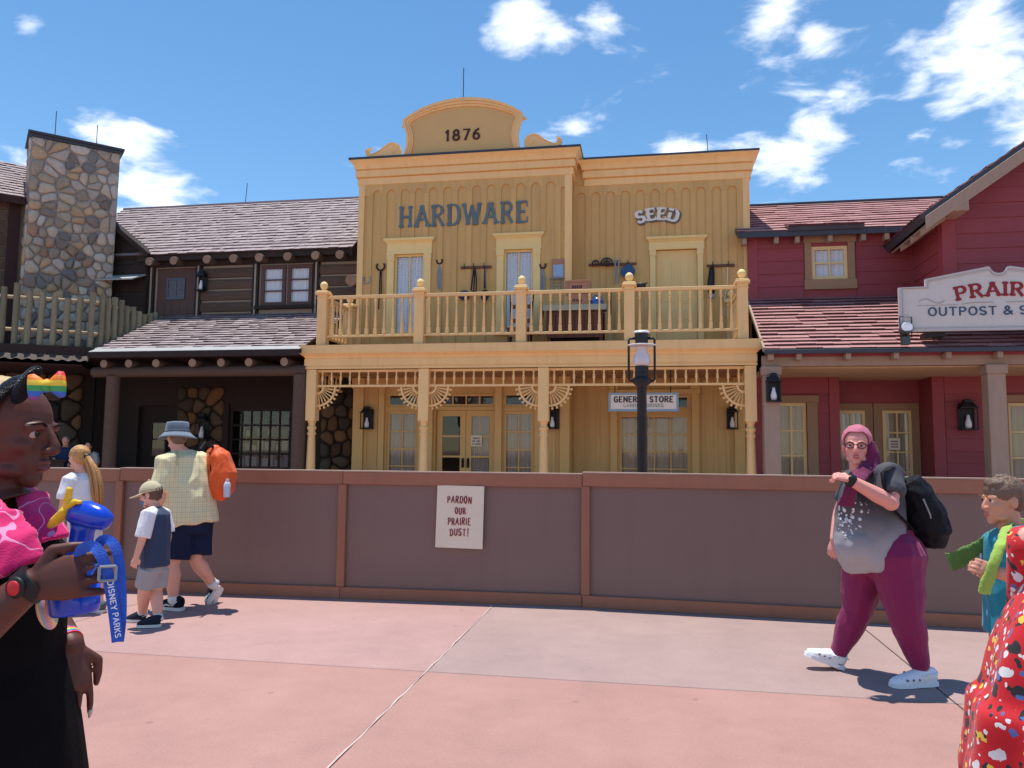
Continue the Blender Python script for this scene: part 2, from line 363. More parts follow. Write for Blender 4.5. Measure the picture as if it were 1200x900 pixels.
for i in range(len(XS) - 1):
    for j in range(len(YS) - 1):
        w = .006
        mm = CPINK
        if i == 4 and j == 3: mm = CGREY
        elif j == 3 and i == 5: mm = CGREY
        elif j == 2 and i >= 4: mm = CRED
        elif rs.random() < .35: mm = CRED
        B('slab', mm, pav, XS[i] + w, XS[i + 1] - w, YS[j] + w, YS[j + 1] - w, -.0118, 0.0, bevel=.004)
# pale sealant bead in the long joint
rs = random.Random(9); mb = MB(); rings = []
for k in range(60):
    y = -.9 + k * .158; w = .0035 + .004 * rs.random(); x = -1.50 + rs.uniform(-.004, .004)
    rings.append([(x - w, y, .001), (x, y, .004), (x + w, y, .001)])
mb.loft(rings, caps=False, closed=False)
mb.build('joint_sealant', pm('sealant', (.60, .47, .42, 1), .8, .3, 9), pav)

# ------------------------------------------------------------------ construction fence
PANEL = pm('fence panel paint', S(132, 105, 97), .55, .05, 1.3, (1, 1, 2.5), rnd=.03, bump=.06, bscale=30, dirt=.14, dirtcol=S(104, 78, 72))
FTRIM = pm('fence trim paint', S(162, 106, 82), .55, .10, 3, rnd=.04, bump=.05, bscale=40, dirt=.2)
FTOP = pm('fence cap edge', S(190, 160, 140), .6, .2, 6)
fence = thing('construction_fence', (-1, 7.6, 0), 'low brown panelled construction fence across the whole plaza', 'fence')
def fy(x): return 7.68 + (x + .64) * .043 if x < -.64 else 7.66 - (x + .64) * .048
PX = [-12.9, -10.44, -8.0, -5.54, -3.08, -.64, 1.80, 4.25, 6.7, 9.1]
def fobj(name, mat, x0, x1, d0, d1, z0, z1, bevel=.004):
    a, b = fy(x0), fy(x1)
    if x0 >= -.64: a = 7.66 - (x0 + .64) * .048
    if x1 <= -.64: b = 7.68 + (x1 + .64) * .043
    m = MB(); m.add([(x0, a + d0, z0), (x1, b + d0, z0), (x1, b + d1, z0), (x0, a + d1, z0), (x0, a + d0, z1), (x1, b + d0, z1), (x1, b + d1, z1), (x0, a + d1, z1)],
                   [(0, 1, 5, 4), (1, 2, 6, 5), (2, 3, 7, 6), (3, 0, 4, 7), (4, 5, 6, 7), (3, 2, 1, 0)])
    return m.build(name, mat, fence, bevel=bevel)
for i in range(len(PX) - 1):
    x0, x1 = PX[i], PX[i + 1]; top = 1.272 if x1 <= -.6 else 1.288
    if x1 < -5: top = 1.26
    fobj('panel', PANEL, x0 + .003, x1 - .003, .02, .05, .02, top - .02, 0)
    fobj('top_rail', FTRIM, x0 + .002, x1 - .002, -.02, .018, top - .125, top)
    fobj('cap', FTOP, x0 + .002, x1 - .002, -.022, .09, top + .001, top + .014, 0)
    fobj('bottom_rail', FTRIM, x0 + .002, x1 - .002, -.018, .018, 0.0, .115)
    fobj('post', FTRIM, x0 - .042 + (.03 if abs(x0 + .64) < .1 else 0), x0 + .042 + (.03 if abs(x0 + .64) < .1 else 0), -.026, .016, .117, top - .127)
    fobj('brace', FTRIM, x0 + .1, x0 + .19, .06, .15, 0, top - .02)
# paper sign on the fence
sg = thing('paper_sign', (-1.86, 7.6, .5), 'cream paper sign in hand lettering on the middle fence panel', 'sign')
yy = fy(-1.86) - .024
PAPER = pm('cream paper', S(238, 222, 198), .7, .07, 3, bump=.03)
m = MB(); m.prism([(-2.105, .535), (-1.622, .530), (-1.612, 1.146), (-2.092, 1.150)], yy, yy + .006); m.build('board', PAPER, sg)
INK = pm('dark red ink', S(140, 30, 52), .6, .2, 20)
for (t, z, s, w) in (('PARDON', .975, .066, .62), ('OUR', .868, .062, .6), ('PRAIRIE', .762, .064, .6), ('DUST!', .654, .066, .66)):
    text('lettering', t, s, INK, sg, (-1.862 + (.01 if t == 'OUR' else 0), yy - .0025, z), tv=.15, th=.12, depth=.002, gap=.20, width=w, jitter=.07, seed=len(t) + 3, split=True)

# ------------------------------------------------------------------ yellow hardware store
OCHRE = pm('ochre board paint', S(214, 174, 108), .6, .10, 2.2, (1, 1, .35), rnd=.05, bump=.08, bscale=14, dirt=.26)
TRIM = pm('peach trim paint', S(246, 204, 138), .55, .08, 2.5, rnd=.04, bump=.05, bscale=20, dirt=.2)
CREAM = pm('cream trim paint', S(246, 216, 146), .55, .05, 2.5, rnd=.03, bump=.03, bscale=20, dirt=.08)
BUFF = pm('buff pediment paint', S(214, 178, 116), .6, .07, 1.8, bump=.04)
DKROOF = pm('dark flashing', S(62, 66, 74), .45, .2, 5, rnd=.05)
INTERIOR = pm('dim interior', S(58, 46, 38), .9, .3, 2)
GLASS = glassmat('window glass', (.96, .97, .97, 1))
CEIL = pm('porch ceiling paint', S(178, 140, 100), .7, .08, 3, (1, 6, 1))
DARKWOOD = pm('dark decking', S(104, 84, 66), .8, .2, 3, (1, 6, 1), bump=.1)
BLACK = pm('black iron', S(34, 34, 36), .5, .25, 9, metal=.2)
WHITEGL = pm('opal glass', S(238, 238, 240), .25, .04, 6)
def lace(name, c1, c2, sx, sz):
    m, t, b = newmat(name); co = nd(t, 'ShaderNodeTexCoord')
    mp = nd(t, 'ShaderNodeMapping'); mp.inputs['Scale'].default_value = (sx, 1, sz); ln(t, co.outputs['Object'], mp.inputs[0])
    v = nd(t, 'ShaderNodeTexVoronoi'); v.inputs['Scale'].default_value = 1; v.inputs['Randomness'].default_value = .25; ln(t, mp.outputs[0], v.inputs[0])
    r = nd(t, 'ShaderNodeMapRange'); ln(t, v.outputs['Distance'], r.inputs[0]); r.inputs[1].default_value = .25; r.inputs[2].default_value = .55
    ln(t, mixc(t, r.outputs[0], c1, c2), b.inputs['Base Color']); b.inputs['Roughness'].default_value = .9
    return m
LACE = lace('white lace', S(246, 248, 252), S(206, 214, 226), 22, 22)
DRAPE = pm('tan drape cloth', S(186, 166, 140), .9, .25, 4, (8, 1, .4), bump=.2)
SHEER = pm('sheer beige curtain', S(176, 162, 146), .9, .3, 4, (9, 1, .3), bump=.2)
WCURT = pm('white curtain cloth', S(228, 230, 232), .9, .12, 3, (8, 1, .4), bump=.2)

hs = thing('hardware_store', (-2.6, 19.9, 0), 'two storey yellow timber store with balcony, curved pediment and turned porch posts', 'building')
def wall_holes(name, mat, parent, x0, x1, z0, z1, y, holes, reveal=.16):
    xs = sorted({x0, x1, *[h[0] for h in holes], *[h[1] for h in holes]}); zs = sorted({z0, z1, *[h[2] for h in holes], *[h[3] for h in holes]})
    m = MB()
    for i in range(len(xs) - 1):
        for j in range(len(zs) - 1):
            cx, cz = (xs[i] + xs[i + 1]) / 2, (zs[j] + zs[j + 1]) / 2
            if any(h[0] < cx < h[1] and h[2] < cz < h[3] for h in holes): continue
            m.add([(xs[i], y, zs[j]), (xs[i + 1], y, zs[j]), (xs[i + 1], y, zs[j + 1]), (xs[i], y, zs[j + 1])], [(0, 1, 2, 3)])
    for a, b, c, d in holes:
        q = y + reveal
        m.add([(a, y, c), (b, y, c), (b, y, d), (a, y, d), (a, q, c), (b, q, c), (b, q, d), (a, q, d)], [(0, 4, 7, 3), (1, 2, 6, 5), (0, 1, 5, 4), (3, 7, 6, 2)])
    me = bpy.data.meshes.new(name); me.from_pydata(m.v, [], m.f); me.update()
    return link(name, me, mat, parent)
def cornice(name, mat, parent, x0, x1, yf, yb0, yb1, prof):
    rings = []
    for p, z in prof: rings.append([(x0 - p, yb0, z), (x0 - p, yf - p, z), (x1 + p, yf - p, z), (x1 + p, yb1, z)])
    m = MB(); m.loft(rings, caps=False, closed=False)
    me = m.mesh(name); return link(name, me, mat, parent)
def pane_mesh():
    if 'pane' not in MESH:
        m = MB(); m.add([(0, 0, 0), (1, 0, 0), (1, 0, 1), (0, 0, 1)], [(0, 1, 2, 3)]); MESH['pane'] = m.mesh('pane', recalc=False)
    return MESH['pane']
MESH = {}
def window(name, parent, x0, x1, z0, z1, y, nx, nz, fw, mw, mat, behind=None, bz=(0, 1), ydir=1, glass=None, depth=.05, folds=9):
    """sash with muntins; each pane and the curtain or dark sheet behind are children"""
    m = MB()
    m.box(x0, x0 + fw, y, y + depth, z0, z1); m.box(x1 - fw, x1, y, y + depth, z0, z1)
    m.box(x0 + fw, x1 - fw, y, y + depth, z0, z0 + fw); m.box(x0 + fw, x1 - fw, y, y + depth, z1 - fw, z1)
    a0, a1, b0, b1 = x0 + fw, x1 - fw, z0 + fw, z1 - fw
    for i in range(1, nx): xx = a0 + (a1 - a0) * i / nx; m.box(xx - mw / 2, xx + mw / 2, y + .006, y + depth - .006, b0, b1)
    for j in range(1, nz): zz = b0 + (b1 - b0) * j / nz; m.box(a0, a1, y + .009, y + depth - .009, zz - mw / 2, zz + mw / 2)
    w = m.build(name, mat, parent)
    pm_ = pane_mesh()
    for i in range(nx):
        for j in range(nz):
            link('pane', pm_, glass or GLASS, w, loc=(a0 + (a1 - a0) * i / nx, y + depth * .5, b0 + (b1 - b0) * j / nz), scale=((a1 - a0) / nx, 1, (b1 - b0) / nz))
    if behind is not None:
        rgs = []
        n = folds * 6
        zb, zt = b0 + (b1 - b0) * bz[0], b0 + (b1 - b0) * bz[1]
        for zz in (zb, zt): rgs.append([(a0 - .03 + (a1 - a0 + .06) * i / n, y + depth + .03 + .022 * math.sin(i * 2 * math.pi / 6), zz) for i in range(n + 1)])
        c = MB(); c.loft(rgs, caps=False, closed=False); c.build('curtain', behind, w, smooth=True)  # INTERIOR hangs a dark sheet here, painted shade for the room
    return w

# --- shell
holesL = [(-6.80, -5.955, 4.62, 6.81), (-3.76, -2.97, 4.62, 6.83), (-6.90, -6.06, .55, 2.52), (-6.90, -6.06, 2.66, 3.0), (-5.56, -3.96, .12, 3.0), (-3.72, -2.93, .55, 2.52), (-3.72, -2.93, 2.66, 3.0)]
wl = wall_holes('front_wall', OCHRE, hs, -7.84, -1.97, 0, 9.5, 19.9, holesL)
holesR = [(.215, 1.285, 4.12, 6.84), (-.76, 1.06, .55, 2.48), (-.74, -.1, 2.62, 2.98), (.46, 1.04, 2.62, 2.98)]
wr = wall_holes('side_bay_wall', OCHRE, hs, -1.97, 2.61, 0, 9.3, 20.5, holesR)
m = MB()
m.add([(-7.84, 19.9, 0), (-7.84, 28, 0), (-7.84, 28, 9.5), (-7.84, 19.9, 9.5)], [(0, 1, 2, 3)])
m.add([(2.61, 20.5, 0), (2.61, 28, 0), (2.61, 28, 9.3), (2.61, 20.5, 9.3)], [(0, 1, 2, 3)])
m.add([(-1.97, 19.9, 0), (-1.97, 20.5, 0), (-1.97, 20.5, 9.5), (-1.97, 19.9, 9.5)], [(0, 1, 2, 3)])
m.add([(-7.84, 28, 0), (2.61, 28, 0), (2.61, 28, 9.3), (-7.84, 28, 9.3)], [(0, 1, 2, 3)])
m.build('end_wall', OCHRE, hs)
m = MB(); m.box(-7.8, -1.97, 20.0, 28, 9.38, 9.42); m.box(-1.96, 2.58, 20.6, 28, 9.2, 9.24); m.build('roof', DKROOF, hs)
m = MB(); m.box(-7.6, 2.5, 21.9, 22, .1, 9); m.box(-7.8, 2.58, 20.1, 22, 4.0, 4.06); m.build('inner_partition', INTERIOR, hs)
# --- boards: corner boards, battens with arched heads
for (a, b, y, z1) in ((-7.86, -7.69, 19.9, 8.80), (-2.14, -1.95, 19.9, 8.80), (2.46, 2.63, 20.5, 8.66)):
    B('corner_board', TRIM, hs, a, b, y - .045, y + (.12 if a < 0 else .1), 4.06, z1, .006)
def arch_mesh(p, w, h):
    r = (p - w) / 2; n = 8
    poly = [(-p / 2, h), (-p / 2, 0), (-r, 0)] + [(-r * math.cos(math.pi * i / n), r * math.sin(math.pi * i / n)) for i in range(1, n)] + [(r, 0), (p / 2, 0), (p / 2, h)]
    m = MB(); m.prism(poly, -.038, 0); return m.mesh('arch_board')
def bay(x_first, n, pitch, y, zspring, ztop, wallobj, blocks, zlow, xl, xr, bw=.145):
    am = arch_mesh(pitch - .002, bw, ztop - zspring)
    for i in range(n): link('arch_board', am, OCHRE, wallobj, loc=(x_first + i * pitch, y, zspring))
    cuts = {}
    for i in range(n + 1):
        x = x_first + (i - .5) * pitch
        segs = [(zlow, zspring - .002)]
        for (a, b, c, d) in blocks:
            if a - bw / 2 < x < b + bw / 2:
                ns = []
                for (s0, s1) in segs:
                    if d <= s0 or c >= s1: ns.append((s0, s1)); continue
                    if c - s0 > .05: ns.append((s0, c))
                    if s1 - d > .05: ns.append((d, s1))
                segs = ns
        for s0, s1 in segs:
            key = round(s1 - s0, 3)
            if key not in cuts: cuts[key] = MB().box(-bw / 2, bw / 2, -.036, 0, 0, key).mesh('batten')
            link('batten', cuts[key], OCHRE, wallobj, loc=(x, y, s0))
    B('head_board', OCHRE, wallobj, xl, x_first - pitch / 2 - .001, y - .038, y, zspring - .03, ztop); B('head_board', OCHRE, wallobj, x_first + (n - .5) * pitch + .001, xr, y - .038, y, zspring - .03, ztop)
bay(-7.323, 13, .4007, 19.9, 8.50, 8.80, wl, [(-7.09, -5.79, 4, 7.26), (-4.03, -2.75, 4, 7.28)], 4.06, -7.69, -2.14)
bay(-1.762, 11, .395, 20.5, 8.36, 8.67, wr, [(.02, 1.51, 4, 7.19)], 4.06, -1.968, 2.46)
for (a, b, y, blocks) in ((-7.5, -2.2, 19.9, [(-7.05, -2.6)]), (-1.9, 2.4, 20.5, [(-1.0, 1.3)])):     # ground floor battens
    x = a; bm_ = None
    while x < b:
        if not any(p < x < q for p, q in blocks): B('batten', OCHRE, wl if y < 20 else wr, x - .04, x + .04, y - .022, y, .12, 3.4)
        x += .3
# --- cornices
PR = [(.0, 8.775), (.06, 8.79), (.06, 8.965), (.025, 8.97), (.025, 8.995), (.105, 9.0), (.105, 9.175), (.065, 9.18), (.065, 9.21), (.125, 9.215), (.135, 9.235), (.14, 9.29), (.17, 9.35), (.22, 9.40), (.25, 9.43), (.25, 9.452)]
cornice('cornice', TRIM, hs, -7.84, -1.97, 19.9, 27.9, 20.6, PR)
cornice('cornice', TRIM, hs, -1.97 + .36, 2.61, 20.5, 20.5, 27.9, [(p, z - .13) for p, z in PR])
m = MB(); m.add(*(lambda P: ([(x, y, z) for z in (9.453, 9.51) for x, y in P], [(0, 1, 2, 3), (7, 6, 5, 4)] + [(i, (i + 1) % 4, 4 + (i + 1) % 4, 4 + i) for i in range(4)]))([(-8.10, 19.63), (-1.70, 19.63), (-1.70, 21), (-8.10, 21)])); m.build('flashing', DKROOF, hs)
m = MB(); m.box(-1.69, 2.875, 20.24, 21.2, 9.323, 9.375); m.build('flashing', DKROOF, hs)
# --- pediment
def side(sgn, o):       # concave flank from base to shoulder
    pts = []
    for i in range(7):
        t = i / 6; z = 9.52 + t * (.86 + o * .15); x = 1.62 - .10 * math.sin(math.pi * t * .9) - o + t * t * .06
        pts.append((sgn * x, z))
    return pts
PC = -4.935
def crown(o, rise): return [(math.cos(R(a)) / math.cos(R(38)) * (1.76 - o), 10.44 - o * .08 + (rise - .92 * o) * (math.sin(R(a)) - math.sin(R(38))) / (1 - math.sin(R(38)))) for a in range(38, 143, 8)]
outer = side(1, 0) + [(1.79, 10.42)] + crown(0, .60) + [(-1.79, 10.42)] + side(-1, 0)[::-1]
inner = side(1, .17) + crown(.22, .60) + side(-1, .17)[::-1]
pd = MB().prism([(PC + x, z) for x, z in inner], 19.80, 19.92).build('pediment', BUFF, hs)
m = MB()
def ring_strip(m, A, Bp, y0, y1):
    n = min(len(A), len(Bp))
    ra = [(PC + A[round(i * (len(A) - 1) / 40)][0], A[round(i * (len(A) - 1) / 40)][1]) for i in range(41)]
    rb = [(PC + Bp[round(i * (len(Bp) - 1) / 40)][0], Bp[round(i * (len(Bp) - 1) / 40)][1]) for i in range(41)]
    m.loft([[(a[0], y0, a[1]) for a in ra], [(b[0], y0, b[1]) for b in rb]], caps=False, closed=False)
    m.loft([[(a[0], y0, a[1]) for a in ra], [(a[0], y1, a[1]) for a in ra]], caps=False, closed=False)
    m.loft([[(b[0], y0, b[1]) for b in rb], [(b[0], y1, b[1]) for b in rb]], caps=False, closed=False)
def resamp(P, n):
    L = [0]
    for a, b in zip(P, P[1:]): L.append(L[-1] + math.hypot(b[0] - a[0], b[1] - a[1]))
    out = []
    for k in range(n + 1):
        s = L[-1] * k / n; i = 0
        while i < len(L) - 2 and L[i + 1] < s: i += 1
        t = (s - L[i]) / max(1e-9, L[i + 1] - L[i]); out.append((P[i][0] + (P[i + 1][0] - P[i][0]) * t, P[i][1] + (P[i + 1][1] - P[i][1]) * t))
    return out
def blend(A, Bp, t): return [(a[0] + (b[0] - a[0]) * t, a[1] + (b[1] - a[1]) * t) for a, b in zip(A, Bp)]
SO = resamp(side(1, 0), 10) + resamp([(1.79, 10.42)] + crown(0, .60) + [(-1.79, 10.42)], 24) + resamp(side(-1, 0)[::-1], 10)
SI = resamp(side(1, .17), 10) + resamp(crown(.22, .60), 24) + resamp(side(-1, .17)[::-1], 10)
ring_strip(m, SO, blend(SO, SI, .38), 19.70, 19.95); ring_strip(m, blend(SO, SI, .40), blend(SO, SI, .72), 19.73, 19.95); ring_strip(m, blend(SO, SI, .74), blend(SO, SI, 1.02), 19.76, 19.95)
m.loft([[(PC + x, 19.95, z) for x, z in SO], [(PC + x, 19.95, z) for x, z in SI]], caps=False, closed=False)
m.build('pediment_moulding', TRIM, hs)
DKBROWN = pm('dark brown lettering paint', S(64, 42, 36), .6, .15, 9)
text('lettering', '1876', .285, DKBROWN, pd, (PC + .02, 19.778, 9.885), tv=.19, th=.12, serif=.1, depth=.02, gap=.32, width=1.08, split=True)
for sgn in (-1, 1):     # scrolls either side
    m = MB(); c0 = (PC + sgn * 1.93, 9.72)
    body = [(0.0, .21), (.17, .17), (.36, .02), (.52, -.08), (.62, -.09), (.68, -.04), (.70, .03), (.64, .09), (.76, .06), (.80, -.04), (.76, -.14), (.64, -.20), (0, -.20), (-.2, -.2), (-.22, -.02), (-.17, .13)]
    m.prism([(c0[0] + sgn * x, c0[1] + z) for x, z in body], 19.74, 19.88)
    sp = [(c0[0] + sgn * (math.cos(t * .55 + .8) * (.19 - .0155 * t)), 19.735, c0[1] + math.sin(t * .55 + .8) * (.19 - .0155 * t)) for t in range(12)]
    m.tube(sp, .018, 5)
    m.tube([(c0[0] + sgn * (.05 + .6 * t / 8), 19.735, c0[1] + .19 * (1 - t / 8) ** 1.5 - .13 * (t / 8)) for t in range(9)], .016, 5)
    m.tube([(c0[0] + sgn * (.72 + math.cos(t * .7) * (.075 - .006 * t)), 19.735, c0[1] - .03 + math.sin(t * .7) * (.075 - .006 * t)) for t in range(9)], .013, 5)
    m.build('scroll', TRIM, hs)
ROD = pm('rod metal', S(70, 72, 76), .4, .1, 9, metal=.7)
m = MB().tube([(-4.93, 19.86, 10.9), (-4.93, 19.86, 11.95)], .012, 6); m.build('lightning_rod', ROD, hs)
m = MB().tube([(1.62, 20.7, 9.3), (1.58, 20.7, 10.0)], .010, 6); m.build('lightning_rod', ROD, hs)
# --- wall lettering
BLUEP = pm('faded blue lettering paint', S(98, 120, 126), .65, .22, 7, dirt=.3)
WHITEP = pm('white lettering paint', S(232, 228, 214), .65, .1, 7)
GREYP = pm('grey lettering shadow', S(104, 104, 98), .65, .1, 7)
text('lettering', 'HARDWARE', .55, BLUEP, wl, (-4.895, 19.858, 7.565), tv=.155, th=.10, serif=.15, depth=.04, gap=.22, width=.80, split=True)
text('lettering', 'SEED', .30, WHITEP, wr, (.255, 20.45, 7.66), tv=.30, th=.16, serif=.2, depth=.045, gap=.26, width=1.12, arch=.20, split=True)
text('lettering', 'SEED', .30, GREYP, wr, (.285, 20.457, 7.635), tv=.40, th=.26, serif=.25, depth=.04, gap=.26, width=1.12, arch=.20, split=True)
# --- upper windows and door
def casing(x0, x1, z0, z1, y, w, headz, parent, nm, sill=True):
    m = MB()
    m.box(x0 - w, x0 - .001, y - .05, y, z0, z1); m.box(x1 + .001, x1 + w, y - .05, y, z0, z1)
    for s in (x0 - w, x1): m.box(s - .012, s + w + .012, y - .068, y, z1 - .16, z1 - .002)
    c = m.build(nm, CREAM, parent, bevel=.005)
    a, b = x0 - w - .02, x1 + w + .02
    prof = [(0, z1), (.055, z1), (.055, z1 + .04), (.04, z1 + .045), (.04, headz - .13), (.06, headz - .12), (.08, headz - .09), (.12, headz - .06), (.12, headz), (0, headz)]
    rings = [[(a - max(0, p - .04), y - p, z), (b + max(0, p - .04), y - p, z)] for p, z in prof]
    mm = MB(); n = len(prof)
    mm.loft([[r[0] for r in rings], [r[1] for r in rings]]); mm.build('head_moulding', CREAM, parent)
    if sill: B('sill', CREAM, parent, a - .03, b + .03, y - .1, y, z0 - .07, z0 - .001, .006)
for (a, b, zt, hz) in ((-6.80, -5.955, 6.81, 7.24), (-3.76, -2.97, 6.83, 7.26)):
    casing(a, b, 4.62, zt, 19.9, .19, hz, wl, 'casing')
    window('window', hs, a, b, 4.62, zt, 19.95, 2, 1, .055, .03, CREAM, LACE)
casing(.215, 1.285, 4.09, 6.84, 20.5, .15, 7.18, wr, 'casing', False)
DOORY = pm('cream door paint', S(236, 204, 136), .5, .05, 3, dirt=.1)
dr = B('balcony_door', DOORY, hs, .22, 1.28, 20.56, 20.61, 4.10, 6.83)
for (a, b) in ((.36, .68), (.80, 1.13)):
    for (c, d) in ((4.25, 4.75), (4.9, 5.25), (5.4, 6.55)):
        m = MB(); m.box(a, b, 20.552, 20.562, c, d); m.box(a + .06, b - .06, 20.540, 20.5515, c + .06, d - .06); m.build('door_panel', DOORY, dr, bevel=.008)
MB().ball((.31, 20.53, 5.12), .03).build('knob', BLACK, dr)
# --- balcony slab, beam and porch
PB = [(0.0, 3.47), (.05, 3.47), (.05, 3.52), (.03, 3.525), (.03, 3.55), (.05, 3.555), (.05, 3.715), (.035, 3.72), (.04, 3.745), (.07, 3.79), (.12, 3.82), (.12, 3.835), (.16, 3.842), (.16, 4.05), (0, 4.055)]
cornice('porch_beam', TRIM, hs, -8.34, 2.36, 17.96, 19.88, 20.48, PB)
m = MB(); m.box(-8.48, -1.97, 17.82, 19.89, 4.04, 4.056); m.box(-1.969, 2.50, 17.82, 20.49, 4.04, 4.056); m.build('balcony_floor', DARKWOOD, hs)
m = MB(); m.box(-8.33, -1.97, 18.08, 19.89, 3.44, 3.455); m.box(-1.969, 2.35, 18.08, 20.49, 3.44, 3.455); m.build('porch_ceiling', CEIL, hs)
B('porch_floor', DARKWOOD, hs, -8.5, 2.5, 17.7, 20.49, 0.0, .12, .01)
POSTM = MB(); POSTM.box(-.125, .125, -.125, .125, 2.2, 3.46)
POSTM.lathe([(.105, 2.2), (.105, 2.16), (.085, 2.14), (.085, 2.08), (.115, 2.05), (.115, 2.0), (.09, 1.97), (.09, 1.93), (.11, 1.90), (.11, 1.86), (.085, 1.83), (.095, 1.75), (.118, .75), (.118, .62), (.09, .6), (.12, .57), (.12, .55)], n=14)
POSTM.box(-.125, .125, -.125, .125, .12, .55)
pmesh = POSTM.mesh('porch_post'); smooth_by_angle(pmesh, 35)
PPX = [-8.21, -5.33, -2.42, 2.26]
for x in PPX: link('porch_post', pmesh, TRIM, hs, loc=(x, 18.06, 0))
fz = B('porch_frieze', TRIM, hs, -8.085, 2.135, 18.03, 18.09, 3.03, 3.085, .004)
B('frieze_top_rail', TRIM, fz, -8.085, 2.135, 18.03, 18.09, 3.40, 3.462, .004)
SPM = MB().lathe([(.018, 0), (.03, .02), (.018, .05), (.02, .08), (.034, .15), (.034, .165), (.022, .18), (.034, .195), (.02, .23), (.018, .27), (.03, .295), (.018, .315)], n=8).mesh('spindle', True)
for a, b in zip(PPX, PPX[1:]):
    n = round((b - a - .25) / .236)
    for i in range(n): link('spindle', SPM, TRIM, fz, loc=(a + .125 + (b - a - .25) * (i + .5) / n, 18.06, 3.085))
for x in (-8.21, 2.26):     # friezes down the two ends
    y1 = 19.86 if x < 0 else 20.46
    f2 = B('end_frieze', TRIM, hs, x - .03, x + .03, 18.19, y1, 3.03, 3.085); B('frieze_top_rail', TRIM, f2, x - .03, x + .03, 18.19, y1, 3.40, 3.462)
    for i in range(7): link('spindle', SPM, TRIM, f2, loc=(x, 18.19 + (y1 - 18.19) * (i + .5) / 7, 3.085))
def fan(x, sgn):
    m = MB(); cx = x + sgn * .125; cz = 3.028
    for (r0, r1, dd) in ((.13, .18, .03), (.44, .485, .03)):
        rg = []
        for i in range(13):
            a = R(90 * i / 12); rg.append([(cx + sgn * r0 * math.cos(a), 18.06 - dd, cz - r0 * math.sin(a)), (cx + sgn * r1 * math.cos(a), 18.06 - dd, cz - r1 * math.sin(a)), (cx + sgn * r1 * math.cos(a), 18.06 + dd, cz - r1 * math.sin(a)), (cx + sgn * r0 * math.cos(a), 18.06 + dd, cz - r0 * math.sin(a))])
        m.loft(rg)
    fb = m.build('fan_bracket', TRIM, hs)
    for i in range(7):
        a = R(8 + 74 * i / 6); d = Vector((sgn * math.cos(a), 0, -math.sin(a))); o = Vector((cx, 18.06, cz))
        s = MB().tube([o + d * .17, o + d * .42, o + d * .50, o + d * .545, o + d * .56], [.016, .018, .018, .034, .022], 7); s.build('spoke', TRIM, fb, smooth=True)
for x, s in ((-8.21, 1), (-5.33, -1), (-5.33, 1), (-2.42, -1), (-2.42, 1), (2.26, -1)): fan(x, s)
# --- balcony railing
RPX = [-7.97, -5.47, -2.96, -.42, 2.11]
m = MB(); m.box(-.12, .12, -.12, .12, 0, 1.27); m.box(-.135, .135, -.135, .135, 1.16, 1.19); m.box(-.165, .165, -.165, .165, 1.27, 1.335); m.box(-.14, .14, -.14, .14, 1.335, 1.375)
RPM = m.mesh('railing_post')
FIN = MB().lathe([(.06, 0), (.05, .03), (.045, .045), (.075, .07), (.098, .12), (.098, .15), (.08, .20), (.04, .235), (.0, .245)], n=12).mesh('finial', True)
m = MB(); m.box(-.036, .036, -.036, .036, 0, .16); m.box(-.026, .026, -.026, .026, .80, .905)
m.lathe([(.034, .16), (.024, .185), (.034, .20), (.034, .23), (.017, .70), (.018, .73), (.034, .76), (.034, .78), (.02, .80)], n=7)
BAL = m.mesh('baluster')
def rpost(x, y):
    p = link('railing_post', RPM, TRIM, hs, loc=(x, y, 4.058))
    bv = p.modifiers.new('bevel', 'BEVEL'); bv.width = .008; bv.segments = 1
    link('finial', FIN, CREAM, p, loc=(x, y, 4.058 + 1.376))
for x in RPX: rpost(x, 18.0)
def run(p, q, n):
    p, q = Vector(p), Vector(q); d = (q - p); L = d.length; d.normalize(); nn = Vector((-d.y, d.x, 0))
    def bar(nm, par, z0, z1, w): return MB().obox(p + Vector((0, 0, z0)) - nn * w, d * L, nn * 2 * w, (0, 0, z1 - z0)).build(nm, TRIM, par, bevel=.005)
    r = bar('balcony_railing', hs, 5.225, 5.305, .045); bar('bottom_rail', r, 4.26, 4.315, .035)
    for i in range(n):
        c = p + d * (L * (i + .5) / n); link('baluster', BAL, TRIM, r, loc=(c.x, c.y, 4.316))
for a, b in zip(RPX, RPX[1:]): run((a + .12, 18.0, 0), (b - .12, 18.0, 0), 10)
run((-7.97, 18.12, 0), (-7.97, 19.6, 0), 7); run((2.11, 18.12, 0), (2.11, 20.2, 0), 9)
rpost(-7.97, 19.72); rpost(2.11, 20.32)
# --- ground floor joinery
GTR = pm('tan joinery paint', S(222, 182, 112), .55, .06, 3, rnd=.03, dirt=.1)
for (a, b, y) in ((-7.84, -7.55, 19.9), (-7.12, -6.96, 19.9), (-6.02, -5.62, 19.9), (-3.94, -3.76, 19.9), (-2.89, -2.72, 19.9), (-2.24, -1.99, 19.9), (-.98, -.80, 20.5), (1.10, 1.28, 20.5), (2.16, 2.42, 20.5)):
    m = MB(); m.box(a, b, y - .10, y + .0, .12, 3.43); m.box(a - .03, b + .03, y - .14, y, 3.14, 3.43); m.box(a - .02, b + .02, y - .12, y, .12, .4); m.build('pilaster', GTR, hs, bevel=.006)
for (a, b) in ((-6.90, -6.06), (-3.72, -2.93)):
    window('shop_window', hs, a, b, .55, 2.52, 19.94, 2, 4, .06, .035, GTR, SHEER, (0.0, 1), folds=7)
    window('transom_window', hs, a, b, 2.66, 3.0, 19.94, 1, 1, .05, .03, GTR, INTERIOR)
    B('window_apron', GTR, hs, a - .04, b + .04, 19.86, 19.898, .12, .54, .006)
B('door_head', GTR, hs, -5.555, -3.965, 19.95, 20.05, 2.56, 2.66, .004)
